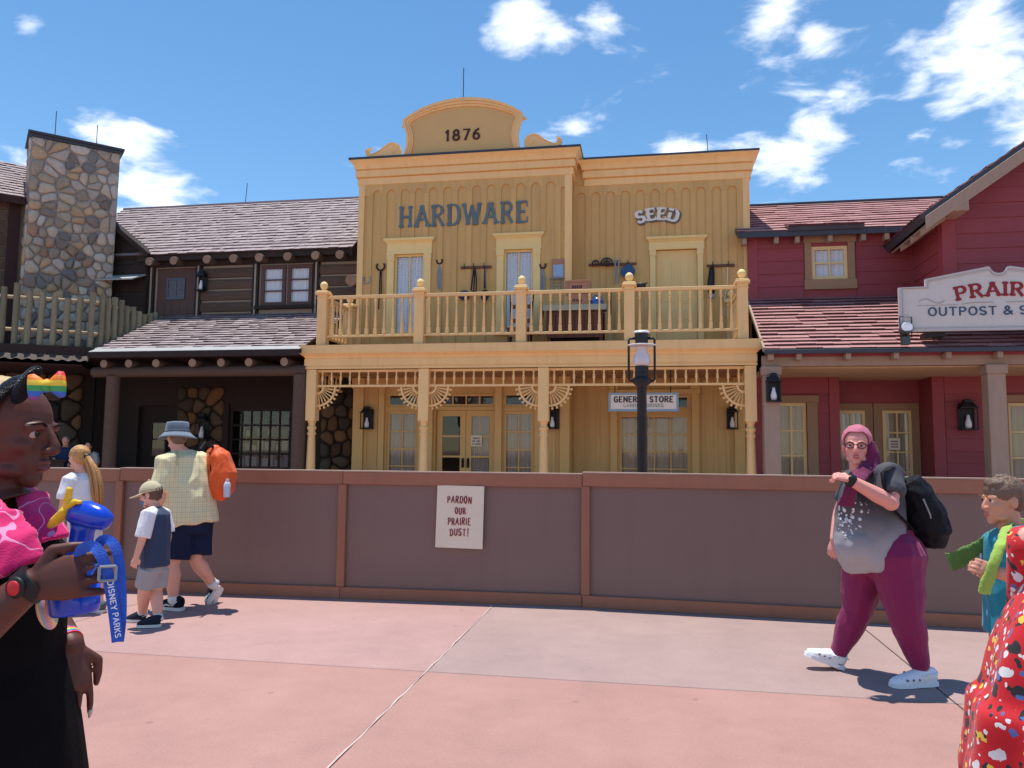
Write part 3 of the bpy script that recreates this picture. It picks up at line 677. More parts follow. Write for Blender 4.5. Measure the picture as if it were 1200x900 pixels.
window('door_transom', hs, -5.55, -3.97, 2.665, 2.998, 20.0, 4, 1, .06, .035, GTR, INTERIOR)
for (a, b, hx) in ((-5.55, -4.765, -4.83), (-4.755, -3.97, -4.69)):
    w = window('entrance_door', hs, a, b, .125, 2.555, 20.02, 1, 4, .15, .05, GTR, DRAPE if a < -5 else SHEER, (0, 1) if a > -5 else (.0, .3), depth=.06)
    m = MB(); m.box(hx - .035, hx + .035, 20.005, 20.02, 1.05, 1.30); m.tube([(hx, 20.0, 1.25), (hx, 19.955, 1.23), (hx, 19.955, 1.12), (hx, 20.0, 1.09)], .014, 6); m.build('door_handle', BLACK, w)
nt = B('closed_notice', PAPER, hs, -4.61, -4.32, 20.0, 20.006, 1.61, 1.90)
for i, t in enumerate(('SORRY', 'WE ARE', 'CLOSED')): text('lettering', t, .045, BLACK, nt, (-4.465, 19.998, 1.80 - i * .075), tv=.18, th=.14, depth=.001, gap=.2)
window('display_window', hs, -.76, 1.06, .55, 2.48, 20.54, 4, 4, .07, .035, GTR, DRAPE, (.0, 1), folds=14)
B('window_apron', GTR, hs, -.8, 1.1, 20.46, 20.498, .12, .54, .006)
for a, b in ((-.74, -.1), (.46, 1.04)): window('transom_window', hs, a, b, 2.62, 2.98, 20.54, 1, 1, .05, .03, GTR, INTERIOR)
B('window_head', GTR, hs, -1.02, 1.32, 20.38, 20.498, 3.0, 3.13, .006)
# --- hanging shop sign
gs = thing('hanging_sign', (-.11, 18.5, 2.46), 'blue framed white hanging sign under the yellow porch beam', 'sign')
SIGNW = pm('sign white paint', S(232, 226, 208), .6, .05, 5); SIGNB = pm('sign blue frame paint', S(140, 172, 190), .55, .06, 5)
m = MB(); m.box(-.93, .70, 18.48, 18.54, 2.46, 2.51); m.box(-.93, .70, 18.48, 18.54, 2.85, 2.90); m.box(-.93, -.88, 18.48, 18.54, 2.51, 2.85); m.box(.65, .70, 18.48, 18.54, 2.51, 2.85); m.build('frame', SIGNB, gs, bevel=.005)
B('board', SIGNW, gs, -.88, .65, 18.495, 18.525, 2.51, 2.85)
text('lettering', 'GENERAL STORE', .125, pm('sign dark ink', S(66, 58, 72), .6), gs, (-.115, 18.49, 2.68), tv=.26, th=.2, depth=.004, gap=.22, width=.98, split=True)
text('lettering', 'CANDIES  DRINKS', .075, pm('sign pale ink', S(160, 166, 160), .6), gs, (-.115, 18.49, 2.56), tv=.24, th=.18, depth=.004, gap=.24, width=1.05)
for x in (-.78, .52):
    mm = MB().tube([(x, 18.51, 2.90), (x, 18.51, 3.44)], .012, 6); mm.build('hanger', BLACK, gs)
# ------------------------------------------------------------------ shared builders: stones, shingles, logs, lanterns
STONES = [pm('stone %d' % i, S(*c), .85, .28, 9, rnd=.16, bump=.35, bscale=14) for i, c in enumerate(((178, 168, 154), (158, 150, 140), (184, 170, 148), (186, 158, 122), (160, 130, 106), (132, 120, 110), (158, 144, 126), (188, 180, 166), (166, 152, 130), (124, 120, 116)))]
DSTONES = [pm('dim stone %d' % i, S(*c), .9, .3, 9, rnd=.2, bump=.4, bscale=14) for i, c in enumerate(((94, 78, 60), (74, 64, 54), (112, 86, 58), (120, 86, 54), (94, 66, 46), (58, 52, 48), (76, 66, 54), (88, 78, 64), (78, 68, 54), (52, 50, 48)))]  # darker copy of the stones, porch shade put into their colour
DMORTAR = pm('dim mortar', S(40, 34, 30), .95, .2, 12, bump=.4)  # mortar darkened likewise to hold the porch shade
MORTAR = pm('mortar', S(150, 147, 142), .95, .2, 12, bump=.4)
def clip(poly, a, b, c):      # keep a*x+b*y<=c
    out = []
    for i in range(len(poly)):
        p, q = poly[i], poly[(i + 1) % len(poly)]
        dp, dq = a * p[0] + b * p[1] - c, a * q[0] + b * q[1] - c
        if dp <= 0: out.append(p)
        if (dp < 0 < dq) or (dq < 0 < dp):
            t = dp / (dp - dq); out.append((p[0] + (q[0] - p[0]) * t, p[1] + (q[1] - p[1]) * t))
    return out
def stone_field(parent, o, u, n, w, h, cell, seed, mats=None, proud=.07, gap=.02, weights=None, taper=0.0, z=Vector((0, 0, 1))):
    rg = random.Random(seed); o, u, n = Vector(o), Vector(u).normalized(), Vector(n).normalized()
    pts = []; nx, nz = max(1, round(w / cell)), max(1, round(h / cell))
    for j in range(nz):
        for i in range(nx):
            if rg.random() < .17: continue
            pts.append(((i + .5 + (.25 if j % 2 else -.25) + rg.uniform(-.36, .36)) * w / nx, (j + .5 + rg.uniform(-.36, .36)) * h / nz))
    for k, (px, pz) in enumerate(pts):
        poly = [(0, 0), (w, 0), (w, h), (0, h)]
        for j, (qx, qz) in enumerate(pts):
            if j == k: continue
            dx, dz = qx - px, qz - pz; dd = dx * dx + dz * dz
            if dd > (3.2 * cell) ** 2: continue
            L = math.sqrt(dd); poly = clip(poly, dx / L, dz / L, ((px + qx) / 2 * dx + (pz + qz) / 2 * dz) / L - gap * rg.uniform(.6, 1.2))
            if len(poly) < 3: break
        if len(poly) < 3: continue
        c2 = []
        for i in range(len(poly)):
            a, b = poly[i], poly[(i + 1) % len(poly)]
            if math.hypot(b[0] - a[0], b[1] - a[1]) < .03: c2.append(((a[0] + b[0]) / 2, (a[1] + b[1]) / 2)); continue
            c2 += [(a[0] * .76 + b[0] * .24, a[1] * .76 + b[1] * .24), (a[0] * .24 + b[0] * .76, a[1] * .24 + b[1] * .76)]
        if len(c2) < 3: continue
        mx_, mz_ = sum(p[0] for p in c2) / len(c2), sum(p[1] for p in c2) / len(c2)
        if max(math.hypot(p[0] - mx_, p[1] - mz_) for p in c2) < .05: continue
        pr = proud * rg.uniform(.6, 1.3); rings = []
        for sc, dpt in ((1.0, -.02), (.97, pr * .45), (.8, pr * .85), (.42, pr)):
            rings.append([(u * ((p[0] - mx_) * sc + rg.uniform(-.006, .006)) + z * ((p[1] - mz_) * sc + rg.uniform(-.006, .006)) + n * (dpt + rg.uniform(-.01, .01))) for p in c2])
        m = MB(); m.loft(rings)
        m.build('stone', rg.choices(mats or STONES, weights)[0], parent, smooth=True, loc=o + u * (mx_ * (1 - taper * mz_ / h) + taper * mz_ / h * w * .5) + z * mz_)
def tonemat(name, c1, c2, rough=.85, bump=.3, scale=6, stretch=(1, 1, 1), ta=.5, tn=.35):
    m, t, b = newmat(name); at_ = nd(t, 'ShaderNodeAttribute', attribute_name='tone'); co = nd(t, 'ShaderNodeTexCoord')
    mp = nd(t, 'ShaderNodeMapping'); mp.inputs['Scale'].default_value = stretch; ln(t, co.outputs['Object'], mp.inputs[0])
    n = nd(t, 'ShaderNodeTexNoise'); n.inputs['Scale'].default_value = scale; n.inputs['Detail'].default_value = 6; ln(t, mp.outputs[0], n.inputs['Vector'])
    f = mth(t, 'ADD', mth(t, 'MULTIPLY', at_.outputs['Fac'], ta), mth(t, 'MULTIPLY', n.outputs[0], tn), True)
    ln(t, mixc(t, f, c1, c2), b.inputs['Base Color']); b.inputs['Roughness'].default_value = rough
    bp = nd(t, 'ShaderNodeBump'); bp.inputs['Strength'].default_value = bump; bp.inputs['Distance'].default_value = .02; ln(t, n.outputs[0], bp.inputs['Height']); ln(t, bp.outputs[0], b.inputs['Normal'])
    return m
def shingles(parent, o, u, L, s, courses, wr, t, mat, seed, uneven=.02, clipx=None, name='shingles', slope_off=0.0):
    """o eave start, u along the eave, s full slope vector from eave to ridge"""
    rg = random.Random(seed); o, u, s = Vector(o), Vector(u).normalized(), Vector(s); step = s / courses; sn = s.normalized(); n = u.cross(sn).normalized()
    if n.z < 0: n = -n
    V = []; F = []; tones = []
    for k in range(courses):
        x = -rg.uniform(0, wr[1])
        while x < L:
            w = rg.uniform(*wr); a, b = max(x, 0), min(x + w - .006, L)
            if clipx:
                lo, hi = clipx(k / courses); a, b = max(a, lo), min(b, hi)
            if b - a > .03:
                lo = step * k - sn * rg.uniform(0, uneven); hi = step * (k + 1.25) if k < courses - 1 else step * (k + 1)
                tt = t * rg.uniform(.75, 1.25); base = len(V)
                V.extend([o + u * a + lo + n * .004, o + u * b + lo + n * .004, o + u * b + hi + n * .002, o + u * a + hi + n * .002,
                      o + u * a + lo + n * tt, o + u * b + lo + n * tt, o + u * b + hi + n * .006, o + u * a + hi + n * .006])
                fs = [(0, 1, 5, 4), (1, 2, 6, 5), (3, 0, 4, 7), (4, 5, 6, 7)]
                F += [tuple(base + i for i in f) for f in fs]; tones += [rg.random()] * 8
            x += w
    me = bpy.data.meshes.new(name); me.from_pydata([tuple(v) for v in V], [], F); me.update()
    at_ = me.attributes.new('tone', 'FLOAT', 'POINT'); at_.data.foreach_set('value', tones)
    bm = bmesh.new(); bm.from_mesh(me); bmesh.ops.recalc_face_normals(bm, faces=bm.faces); bm.to_mesh(me); bm.free()
    me.materials.append(mat); me.materials.append(REDBUTTSHADE if mat == REDTILE else BUTTSHADE)
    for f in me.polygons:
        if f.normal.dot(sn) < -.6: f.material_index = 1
    return tag(link(name, me, None, parent), kind='stuff')
def roof_slab(parent, o, u, L, s, t, mat, name='roof_deck'):
    o, u, s = Vector(o), Vector(u).normalized(), Vector(s); n = u.cross(s).normalized(); n = -n if n.z < 0 else n
    return MB().obox(o - n * (t + .002), u * L, s, n * t).build(name, mat, parent)
REDBUTTSHADE = pm('red shingle butt shade', S(88, 54, 56), .9, .3, 9)  # butt faces darkened in colour to paint in the course shadows
BUTTSHADE = pm('grey shingle butt shade', S(96, 80, 80), .9, .3, 9)  # the same painted course shadow for the grey shakes
SHAKE = tonemat('mauve grey shakes', S(142, 124, 124), S(198, 182, 180), stretch=(6, 1, 1), ta=.3, tn=.4)
REDTILE = tonemat('rose roof shingles', S(150, 98, 96), S(206, 158, 152), stretch=(3, 1, 1), ta=.3, tn=.4)
LOGM = pm('dark log wood', S(92, 74, 62), .85, .35, 3, (.5, 6, 6), rnd=.15, bump=.4, bscale=8)
LOGEND = pm('pale log end', S(150, 124, 104), .85, .3, 14, rnd=.12, bump=.3)
LOGD = pm('dark brown timber', S(52, 41, 36), .85, .3, 3, (1, 1, 1), rnd=.1, bump=.25)
MAROON = pm('maroon brown timber', S(58, 36, 34), .8, .25, 3, rnd=.08, bump=.2)
CHINK = pm('chinking', S(164, 152, 136), .9, .2, 8)
STAKE = pm('green grey weathered stakes', S(132, 128, 104), .85, .3, 4, (4, 4, .5), rnd=.2, bump=.35)
POLE = pm('pale peeled pole', S(196, 176, 140), .8, .2, 5, rnd=.1)
FLASH = pm('pale metal flashing', S(172, 172, 168), .5, .15, 4)
def logcyl(name, parent, p, q, r, mat=None, endmat=None, n=10):
    p, q = Vector(p), Vector(q)
    o = MB().tube([p, q], r, n).build(name, mat or LOGM, parent); smooth_by_angle(o.data, 50)
    if endmat:
        o.data.materials.append(endmat)
        for f in o.data.polygons:
            if len(f.vertices) > 4: f.material_index = 1
    return o
def lantern(p, label, h=.6, w=.26, rotz=0, group='wall lanterns'):
    """black iron wall lantern, back plate at p, facing -y"""
    t = thing('wall_lantern', Vector(p), label, 'lantern'); t['group'] = group
    x, y, z = p; k = h / .6
    m = MB(); m.box(x - w / 2, x + w / 2, y - .02, y, z, z + h * .9); m.build('back_plate', BLACK, t)
    m = MB(); d = .2 * k
    for sx in (-1, 1):
        for yy in (y - d, y - .035): m.box(x + sx * w / 2 - .012, x + sx * w / 2 + .012, yy - .012, yy + .012, z + .03, z + h * .72)
    m.box(x - w / 2 - .02, x + w / 2 + .02, y - d - .02, y - .021, z, z + .03)
    m.box(x - w / 2 - .03, x + w / 2 + .03, y - d - .03, y - .021, z + h * .72, z + h * .76)
    c = (x, y - d / 2 - .01, z + h * .76); m.loft([[(c[0] + a * ww, c[1] + b * ww * .8, zz) for a, b in ((-1, -1), (1, -1), (1, 1), (-1, 1))] for ww, zz in ((w / 2, c[2]), (w * .28, c[2] + .1 * k), (w * .28, c[2] + .14 * k), (w * .12, c[2] + .16 * k))])
    m.build('cage', BLACK, t)
    m = MB(); m.lathe([(.05 * k, 0), (.065 * k, .05 * k), (.06 * k, .12 * k), (.035 * k, .2 * k), (.028 * k, .27 * k)], (c[0], c[1], z + .04), 10); m.build('lamp_chimney', WHITEGL, t, smooth=True)
    return t

# ------------------------------------------------------------------ stone chimney
U45 = Vector((math.cos(R(45)), math.sin(R(45)), 0)); N45 = Vector((U45.y, -U45.x, 0))
cbr = Vector((-15.87, 20.5, 0)); CW = 2.2; cbl = cbr - U45 * CW
ch = thing('stone_chimney', (cbl + cbr) / 2, 'tall fieldstone chimney with dark cap rising behind the stake railing', 'chimney')
m = MB(); bk = -N45 * 1.3
def ctap(p, z, c): return c + (p - c) * (1 + .045 * (z - 4) / 6.4) + Vector((0, 0, z))
cc = (cbl + cbr) / 2 + bk / 2
core = [cbl, cbr, cbr + bk, cbl + bk]
m.loft([[ctap(p, z, cc) for p in core] for z in (4.0, 10.4)]); m.build('mortar_core', MORTAR, ch)
ztilt = Vector((0, 0, 1))
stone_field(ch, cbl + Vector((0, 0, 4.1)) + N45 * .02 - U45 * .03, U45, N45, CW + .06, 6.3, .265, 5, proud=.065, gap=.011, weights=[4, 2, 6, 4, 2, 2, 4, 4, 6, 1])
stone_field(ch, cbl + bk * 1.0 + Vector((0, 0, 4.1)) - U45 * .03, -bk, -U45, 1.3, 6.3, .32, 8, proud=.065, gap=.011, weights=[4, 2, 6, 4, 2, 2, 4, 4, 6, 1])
m = MB(); e = .12
for (z0, z1, ee) in ((10.40, 10.48, .10), (10.481, 10.55, .15)):
    m.obox(cbl - U45 * ee + N45 * ee + Vector((0, 0, z0)), U45 * (CW + 2 * ee), bk - N45 * 2 * ee, (0, 0, z1 - z0))
m.build('cap', DKROOF, ch)
for s_, h_ in ((.55, .95), (1.65, .8)): MB().tube([cbl + U45 * s_ - N45 * .5 + Vector((0, 0, 10.55)), cbl + U45 * s_ - N45 * .5 + Vector((0, 0, 10.55 + h_))], .012, 5).build('lightning_rod', ROD, ch)

# ------------------------------------------------------------------ log cabin
lc = thing('log_cabin', (-11.5, 21, 0), 'dark brown log cabin with two shake roofs left of the yellow store', 'building')
xs0, xs1 = -16.6, -7.86
wallm = wall_holes('front_wall', CHINK, lc, xs0, xs1, 4.0, 7.6, 21.0, [(-14.70, -13.40, 4.0, 6.93), (-11.28, -10.485, 5.68, 6.92), (-10.445, -9.65, 5.68, 6.92)])
m = MB(); m.box(xs0, xs1, 24.5, 24.6, 0, 9); m.box(xs0, xs1, 22.4, 22.5, 4.0, 7.5); m.box(xs0, xs1, 21.05, 24.5, 3.9, 3.98); m.build('rear_wall', LOGD, lc)
for (a, b) in ((xs0, -14.86), (-13.26, -11.46), (-9.50, xs1)):
    z = 5.20 - .345 * 3
    while z < 6.9:
        mm = MB(); h = .298
        mm.loft([[(x, 21.0 - d, z + h * t) for d, t in ((0, 0), (.055, .03), (.075, .25), (.08, .5), (.07, .78), (.05, .97), (0, 1))] for x in (a + .005, b - .005)]); mm.build('log', LOGM, wallm)
        z += .345
B('lintel', LOGD, lc, xs0, xs1, 20.91, 20.998, 6.955, 7.30)
for x in (-14.84, -13.28, -11.43, -9.52): B('upright', LOGD, lc, x - .09, x + .09, 20.90, 20.999, 4.1, 6.95); B('trim_strip', CHINK, lc, x + (.09 if x in (-14.84, -11.43) else -.13) * 0 - .02, x + .03, 20.885, 20.899, 4.1, 6.95)
DBR = pm('brown door paint', S(92, 68, 60), .65, .15, 3, (4, 1, .5), dirt=.2)
dl = B('cabin_door', DBR, lc, -14.69, -13.41, 21.03, 21.09, 4.0, 6.92)
for k in range(5): B('door_plank', DBR, dl, -14.68 + k * .254, -14.68 + k * .254 + .246, 21.016, 21.029, 4.0, 5.9)
BLUEG = pm('bluish sash paint', S(86, 98, 110), .5, .1, 5)
window('door_window', lc, -14.37, -13.77, 5.97, 6.62, 20.99, 2, 2, .05, .045, BLUEG, WCURT, folds=4, depth=.03)
for (a, b) in ((-11.27, -10.495), (-10.435, -9.66)):
    window('casement_window', lc, a, b, 5.69, 6.91, 20.96, 1, 3, .11, .04, DBR, WCURT, folds=5)
B('window_sill', LOGD, lc, -11.4, -9.54, 20.82, 20.958, 5.58, 5.68, .01)
# upper roof
UO = Vector((-18.2, 20.68, 7.27)); US = Vector((0, 3.30, 2.59)); UL = 9.86
roof_slab(lc, UO, (1, 0, 0), UL, US, .10, LOGD)
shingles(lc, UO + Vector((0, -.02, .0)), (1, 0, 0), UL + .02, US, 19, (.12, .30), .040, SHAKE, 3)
MB().obox((-18.2, 23.9, 9.84), (UL, 0, 0), (0, .25, -.05), (0, 0, .06)).build('ridge_cap', SHAKE, lc)
MB().obox((-18.2, 23.98, 9.85), (UL, 0, 0), (0, 3.4, -2.5), (0, 0, .05)).build('rear_roof', LOGD, lc)
B('eave_board', LOGD, lc, -15.2, -8.36, 20.70, 20.74, 7.10, 7.23)
for px, py in ((168.7, 310), (197.6, 308), (236.7, 308), (268, 306), (298.5, 305), (332, 305), (365, 305), (394, 302)):
    p = at(px, py, 20.3); logcyl('rafter_log', lc, (p.x, 20.52, 7.04), (p.x, 21.4, 7.14), .125, LOGM, LOGEND)
p = at(413, 329, 20.1); logcyl('rafter_log', lc, (p.x, 20.0, p.z), (p.x, 21, p.z + .1), .17, LOGM, LOGEND)
MB().obox((-8.42, 20.66, 7.02), (.1, 0, 0), (0, 3.3, 2.59), (0, 0, .25)).build('barge_board', LOGD, lc)
MB().tube([(-13.6, 24, 9.85), (-13.55, 24, 10.6)], .012, 5).build('lightning_rod', ROD, lc)
# lower porch roof
LO = Vector((-14.30, 17.72, 3.93)); LS = Vector((0, 3.28, 1.53)); LL = 5.88
roof_slab(lc, LO, (1, 0, 0), LL, LS, .08, LOGD, 'porch_roof_deck')
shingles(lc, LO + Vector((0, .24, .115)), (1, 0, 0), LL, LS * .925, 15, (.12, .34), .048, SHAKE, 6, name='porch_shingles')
MB().obox(LO + Vector((.05, -.03, .012)), (LL - .06, 0, 0), (0, .30, .14), (0, -.004, .012)).build('eave_flashing', FLASH, lc)
B('gutter_board', LOGD, lc, -14.25, -8.44, 17.66, 17.70, 3.79, 3.93)
for px in (152, 184, 226.5, 260, 292.5, 334, 123):
    p = at(px, 426, 17.8); logcyl('rafter_log', lc, (p.x, 17.75, 3.64), (p.x, 20.9, 3.74), .105, LOGM, LOGEND)
logcyl('porch_beam', lc, (-14.3, 18.0, 3.45), (-8.36, 18.0, 3.45), .14)
for x in (-13.72, -8.52): logcyl('porch_post', lc, (x, 18.0, 0), (x, 18.0, 3.34), .17, n=14)
B('porch_ceiling', MAROON, lc, -14.4, -8.36, 18.1, 20.99, 3.80, 3.84)
# ground-floor back wall
gw = wall_holes('porch_wall', LOGD, lc, -19.0, -7.9, 0, 3.8, 21.0, [(-15.1, -13.85, 0, 2.75), (-12.12, -10.2, .45, 2.66)], .2)
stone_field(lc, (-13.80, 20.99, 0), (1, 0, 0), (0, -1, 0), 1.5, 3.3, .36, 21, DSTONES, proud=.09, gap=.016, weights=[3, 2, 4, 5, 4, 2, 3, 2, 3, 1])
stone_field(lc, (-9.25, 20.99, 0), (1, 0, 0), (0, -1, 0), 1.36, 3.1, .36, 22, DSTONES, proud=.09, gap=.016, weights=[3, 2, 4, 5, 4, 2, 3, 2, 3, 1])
B('porch_door', LOGD, lc, -15.1, -13.85, 21.15, 21.2, 0, 2.75); window('door_glass', lc, -14.75, -14.2, 1.2, 2.3, 21.10, 1, 2, .06, .04, LOGD, INTERIOR, depth=.04)
window('shop_window', lc, -12.12, -10.2, .45, 2.66, 21.05, 6, 5, .07, .05, LOGD, None)
B('porch_partition', INTERIOR, lc, -19, -7.9, 22.4, 22.45, 0, 3.8)
for (x0, x1) in ((-12.3, -12.13), (-10.19, -10.05)): B('window_casing', LOGD, lc, x0, x1, 20.94, 20.999, .3, 2.8)
# goods on shelves behind the window
sh = thing('shelf_unit', (-11.16, 21.6, 0), 'open shelves of small goods behind the dark cabin shop window', 'shelves')
rs = random.Random(31)
for z in (.5, .95, 1.4, 1.85, 2.3): B('shelf', LOGD, sh, -12.1, -10.2, 21.45, 21.75, z, z + .03)
pal = [S(150, 146, 140), S(70, 84, 104), S(140, 60, 50), S(176, 166, 140), S(60, 60, 64), S(110, 124, 116)]
for z in (.53, .98, 1.43, 1.88):
    x = -12.05
    while x < -10.3:
        w, h = rs.uniform(.08, .2), rs.uniform(.15, .36); B('goods', pm('goods %d' % rs.randrange(6), pal[rs.randrange(6)], .6, .2, 9), sh, x, x + w, 21.47, 21.68, z + .001, z + h); x += w + rs.uniform(.01, .06)
# left wing: deck, stake railing, wall and roof
UD = Vector((.875, .484, 0)); ND = Vector((.484, -.875, 0)); DC = Vector((-14.40, 17.97, 0))
lw = thing('log_wing', (-17.5, 18.5, 0), 'dark timber cabin wing with roof deck at the left edge', 'building')
DL = DC - UD * 6.0
def slab(name, mat, parent, pts, z0, z1):
    m = MB(); n = len(pts); m.add([(p.x, p.y, z0) for p in pts] + [(p.x, p.y, z1) for p in pts], [tuple(range(n))[::-1], tuple(range(n, 2 * n))] + [(i, (i + 1) % n, n + (i + 1) % n, n + i) for i in range(n)]); return m.build(name, mat, parent)
slab('deck', LOGD, lw, [DC, Vector((-14.40, 20.98, 0)), Vector((-16.4, 20.98, 0)), DL + Vector((-1.5, 3.5, 0)), DL], 3.82, 4.06)
MB().obox(DC + ND * .03 + Vector((0, 0, 3.88)), -UD * 6, ND * .06, (0, 0, .22)).build('deck_fascia', LOGD, lw)
m = MB(); rg0, rg1 = [], []
for i in range(140):
    w_ = .02 * math.sin(i * 1.05); p = DC - UD * (i * .043); rg0.append(p + ND * .10 + Vector((0, 0, 3.87 + w_ * .3))); rg1.append(p + ND * .34 + Vector((0, 0, 3.70 + w_)))
m.loft([rg0, rg1], caps=False, closed=False); m.build('corrugated_awning', pm('brown corrugated metal', S(84, 70, 62), .8, .25, 4), lw)
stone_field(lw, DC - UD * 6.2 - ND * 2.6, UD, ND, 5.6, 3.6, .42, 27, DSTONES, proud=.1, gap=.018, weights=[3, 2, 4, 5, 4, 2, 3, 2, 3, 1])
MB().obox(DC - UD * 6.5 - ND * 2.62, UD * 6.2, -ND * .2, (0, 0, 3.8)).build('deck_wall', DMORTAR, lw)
MB().obox(DC - UD * 6.2 + Vector((0, 0, 3.60)) - ND * 2.6, UD * 6, ND * 2.6, (0, 0, .04)).build('soffit', MAROON, lw)
rs = random.Random(12)
rail = thing('stake_railing', DC + Vector((0, 0, 4.06)), 'grey green stake railing around the cabin roof deck', 'railing')
def stake(p, h, r):
    z0 = 4.07 - (0 if p.y < 18 else .0); pts = []; n = 5
    for k in range(n + 1): pts.append(p + Vector((rs.uniform(-.008, .008), rs.uniform(-.008, .008), z0 + h * k / n)))
    o = MB().tube(pts, [r * rs.uniform(.92, 1.08) for _ in pts], 8).build('stake', STAKE, rail); smooth_by_angle(o.data, 50)
for k, h in enumerate((1.58, 1.36, 1.40, 1.38, 1.36, 1.44, 1.62, 1.38, 1.4, 1.36, 1.5, 1.4, 1.42, 1.36, 1.5, 1.4)): stake(DC - UD * (.04 + (k) * .29) + ND * -.06, (1.5, 1.36, 1.30, 1.36, 1.42, 1.40, 1.62)[k % 7], .075)
for k in range(11): stake(Vector((-14.40 + rs.uniform(-.01, .01), 18.28 + k * .256, 0)), (1.50, 1.46, 1.52, 1.50, 1.38, 1.40, 1.32, 1.28, 1.36, 1.42, 1.36)[k], .077)
for z in (4.50, 5.34):
    MB().tube([DC - UD * 5 - ND * .17 + Vector((0, 0, z)), DC - ND * .17 + Vector((0, 0, z))], .05, 8).build('rail', POLE, rail, smooth=True)
    MB().tube([Vector((-14.51, 18.1, z)), Vector((-14.51, 20.95, z - .02))], .05, 8).build('rail', POLE, rail, smooth=True)
wp = Vector((-17.95, 19.3, 0)); 
MB().obox(wp - U45 * 3 + Vector((0, 0, 4.0)), U45 * 4.2, -N45 * .2, (0, 0, 4.75)).build('upper_wall', CHINK, lw)
for k in range(13):
    for (s0, ln_) in ((-3.0, 2.28), (-.62, .22)): MB().obox(wp + U45 * s0 + Vector((0, 0, 4.15 + k * .345)) + N45 * .002, U45 * ln_, N45 * .07, (0, 0, .31)).build('log', LOGM, lw)
MB().obox(wp - U45 * .36 + N45 * .002 + Vector((0, 0, 4.0)), U45 * .30, N45 * .13, (0, 0, 4.7)).build('corner_post', MAROON, lw)
MB().obox(wp - U45 * .70 + N45 * .002 + Vector((0, 0, 4.0)), U45 * .06, N45 * .10, (0, 0, 4.7)).build('trim_strip', CHINK, lw)
MB().obox(wp - U45 * 3.2 + N45 * .42 + Vector((0, 0, 8.42)), U45 * 3.75, N45 * .04, (0, 0, .2)).build('eave_board', MAROON, lw)
ro = wp - U45 * 3.2 + N45 * .46 + Vector((0, 0, 8.62)); rsv = -N45 * 2.6 + Vector((0, 0, 1.75))
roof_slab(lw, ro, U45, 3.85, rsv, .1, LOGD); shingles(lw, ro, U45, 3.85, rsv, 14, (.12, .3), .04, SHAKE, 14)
# little gable and hood between chimney and cabin
lg = thing('gable_lean_to', (-15.5, 20.85, 4), 'small dark plank gable with pale metal hood beside the chimney', 'lean-to')
m = MB(); m.prism([(-16.6, 4.06), (-14.92, 4.06), (-14.92, 7.25), (-16.6, 8.55)], 20.80, 20.88); m.build('wall', LOGD, lg)
for k in range(10):
    z = 4.1 + k * .42
    if z < 7.9:
        xr = -14.95 if z + .38 < 7.1 else -14.95 - (z + .38 - 7.1) / .774
        B('plank', LOGD, lg, -16.55, xr, 20.775, 20.799, z, z + .385)
MB().obox((-14.78, 20.55, 7.19), (-1.9, 0, 1.47), (0, .5, 0), (.06, 0, .12)).build('rake_board', LOGD, lg)
MB().obox((-16.2, 20.15, 6.42), (1.28, 0, 0), (0, .62, .26), (0, -.01, .035)).build('hood', FLASH, lg)
# lanterns
p = at(238, 338, 20.9); lantern((p.x, 20.9, p.z - .1), 'dark wall lantern beside the brown upper cabin door', .62, .24)
lantern((at(240, 502, 20.9).x, 20.88, 1.75), 'dark lantern in the shaded cabin porch by the stone wall', .75, .3)
lantern((at(432, 491, 19.9).x, 19.88, at(432, 503, 19.9).z), 'black lantern left of the store shop window', .6, .28)
lantern((at(648, 494, 19.9).x, 19.88, at(648, 503, 19.9).z), 'black lantern behind the middle porch post of the store', .6, .28)
lantern((at(858, 491, 20.4).x, 20.48, at(858, 503, 20.4).z), 'black lantern at the right end of the store porch', .6, .24)
# ------------------------------------------------------------------ red outpost
RED = pm('barn red siding', S(150, 70, 76), .65, .12, 2.5, (.4, 1, 3), rnd=.05, bump=.12, bscale=14, dirt=.15)
REDT = pm('barn red trim', S(152, 68, 74), .6, .08, 3, rnd=.03, bump=.05)
TAN = pm('taupe timber paint', S(166, 142, 122), .65, .12, 3, (3, 3, .6), rnd=.04, bump=.1, dirt=.15)
TANW = pm('taupe window casing', S(160, 128, 98), .65, .1, 3, rnd=.04, bump=.08)
RCREAM = pm('cream sash paint', S(236, 208, 146), .55, .06, 4)
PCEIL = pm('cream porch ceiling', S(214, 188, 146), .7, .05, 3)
rb = thing('red_outpost', (6.5, 20.3, 0), 'barn red clapboard shop with rose shingle roofs right of the yellow store', 'building')
def clap(parent, x0, x1, z0, z1, y, pitch, holes=(), topfn=None):
    z = z0
    while z < z1 - .02:
        h = min(pitch, z1 - z); segs = [(x0, x1)]
        for a, b, c, d in holes:
            if z + h > c + .01 and z < d - .01:
                ns = []
                for s0, s1 in segs:
                    if b <= s0 or a >= s1: ns.append((s0, s1)); continue
                    if a > s0: ns.append((s0, a))
                    if b < s1: ns.append((b, s1))
                segs = ns
        for s0, s1 in segs:
            s0t = s0
            if topfn: s0, s0t = max(s0, topfn(z)), max(s0, topfn(z + h))
            if s1 - s0t < .03: continue
            m = MB(); m.add([(s0, y - .032, z + .002), (s1, y - .032, z + .002), (s1, y, z + .002), (s0, y, z + .002), (s0t, y - .010, z + h), (s1, y - .010, z + h), (s1, y, z + h), (s0t, y, z + h)], [(0, 1, 5, 4), (1, 2, 6, 5), (2, 3, 7, 6), (3, 0, 4, 7), (4, 5, 6, 7), (3, 2, 1, 0)])
            m.build('clapboard', RED, parent)
        z += pitch
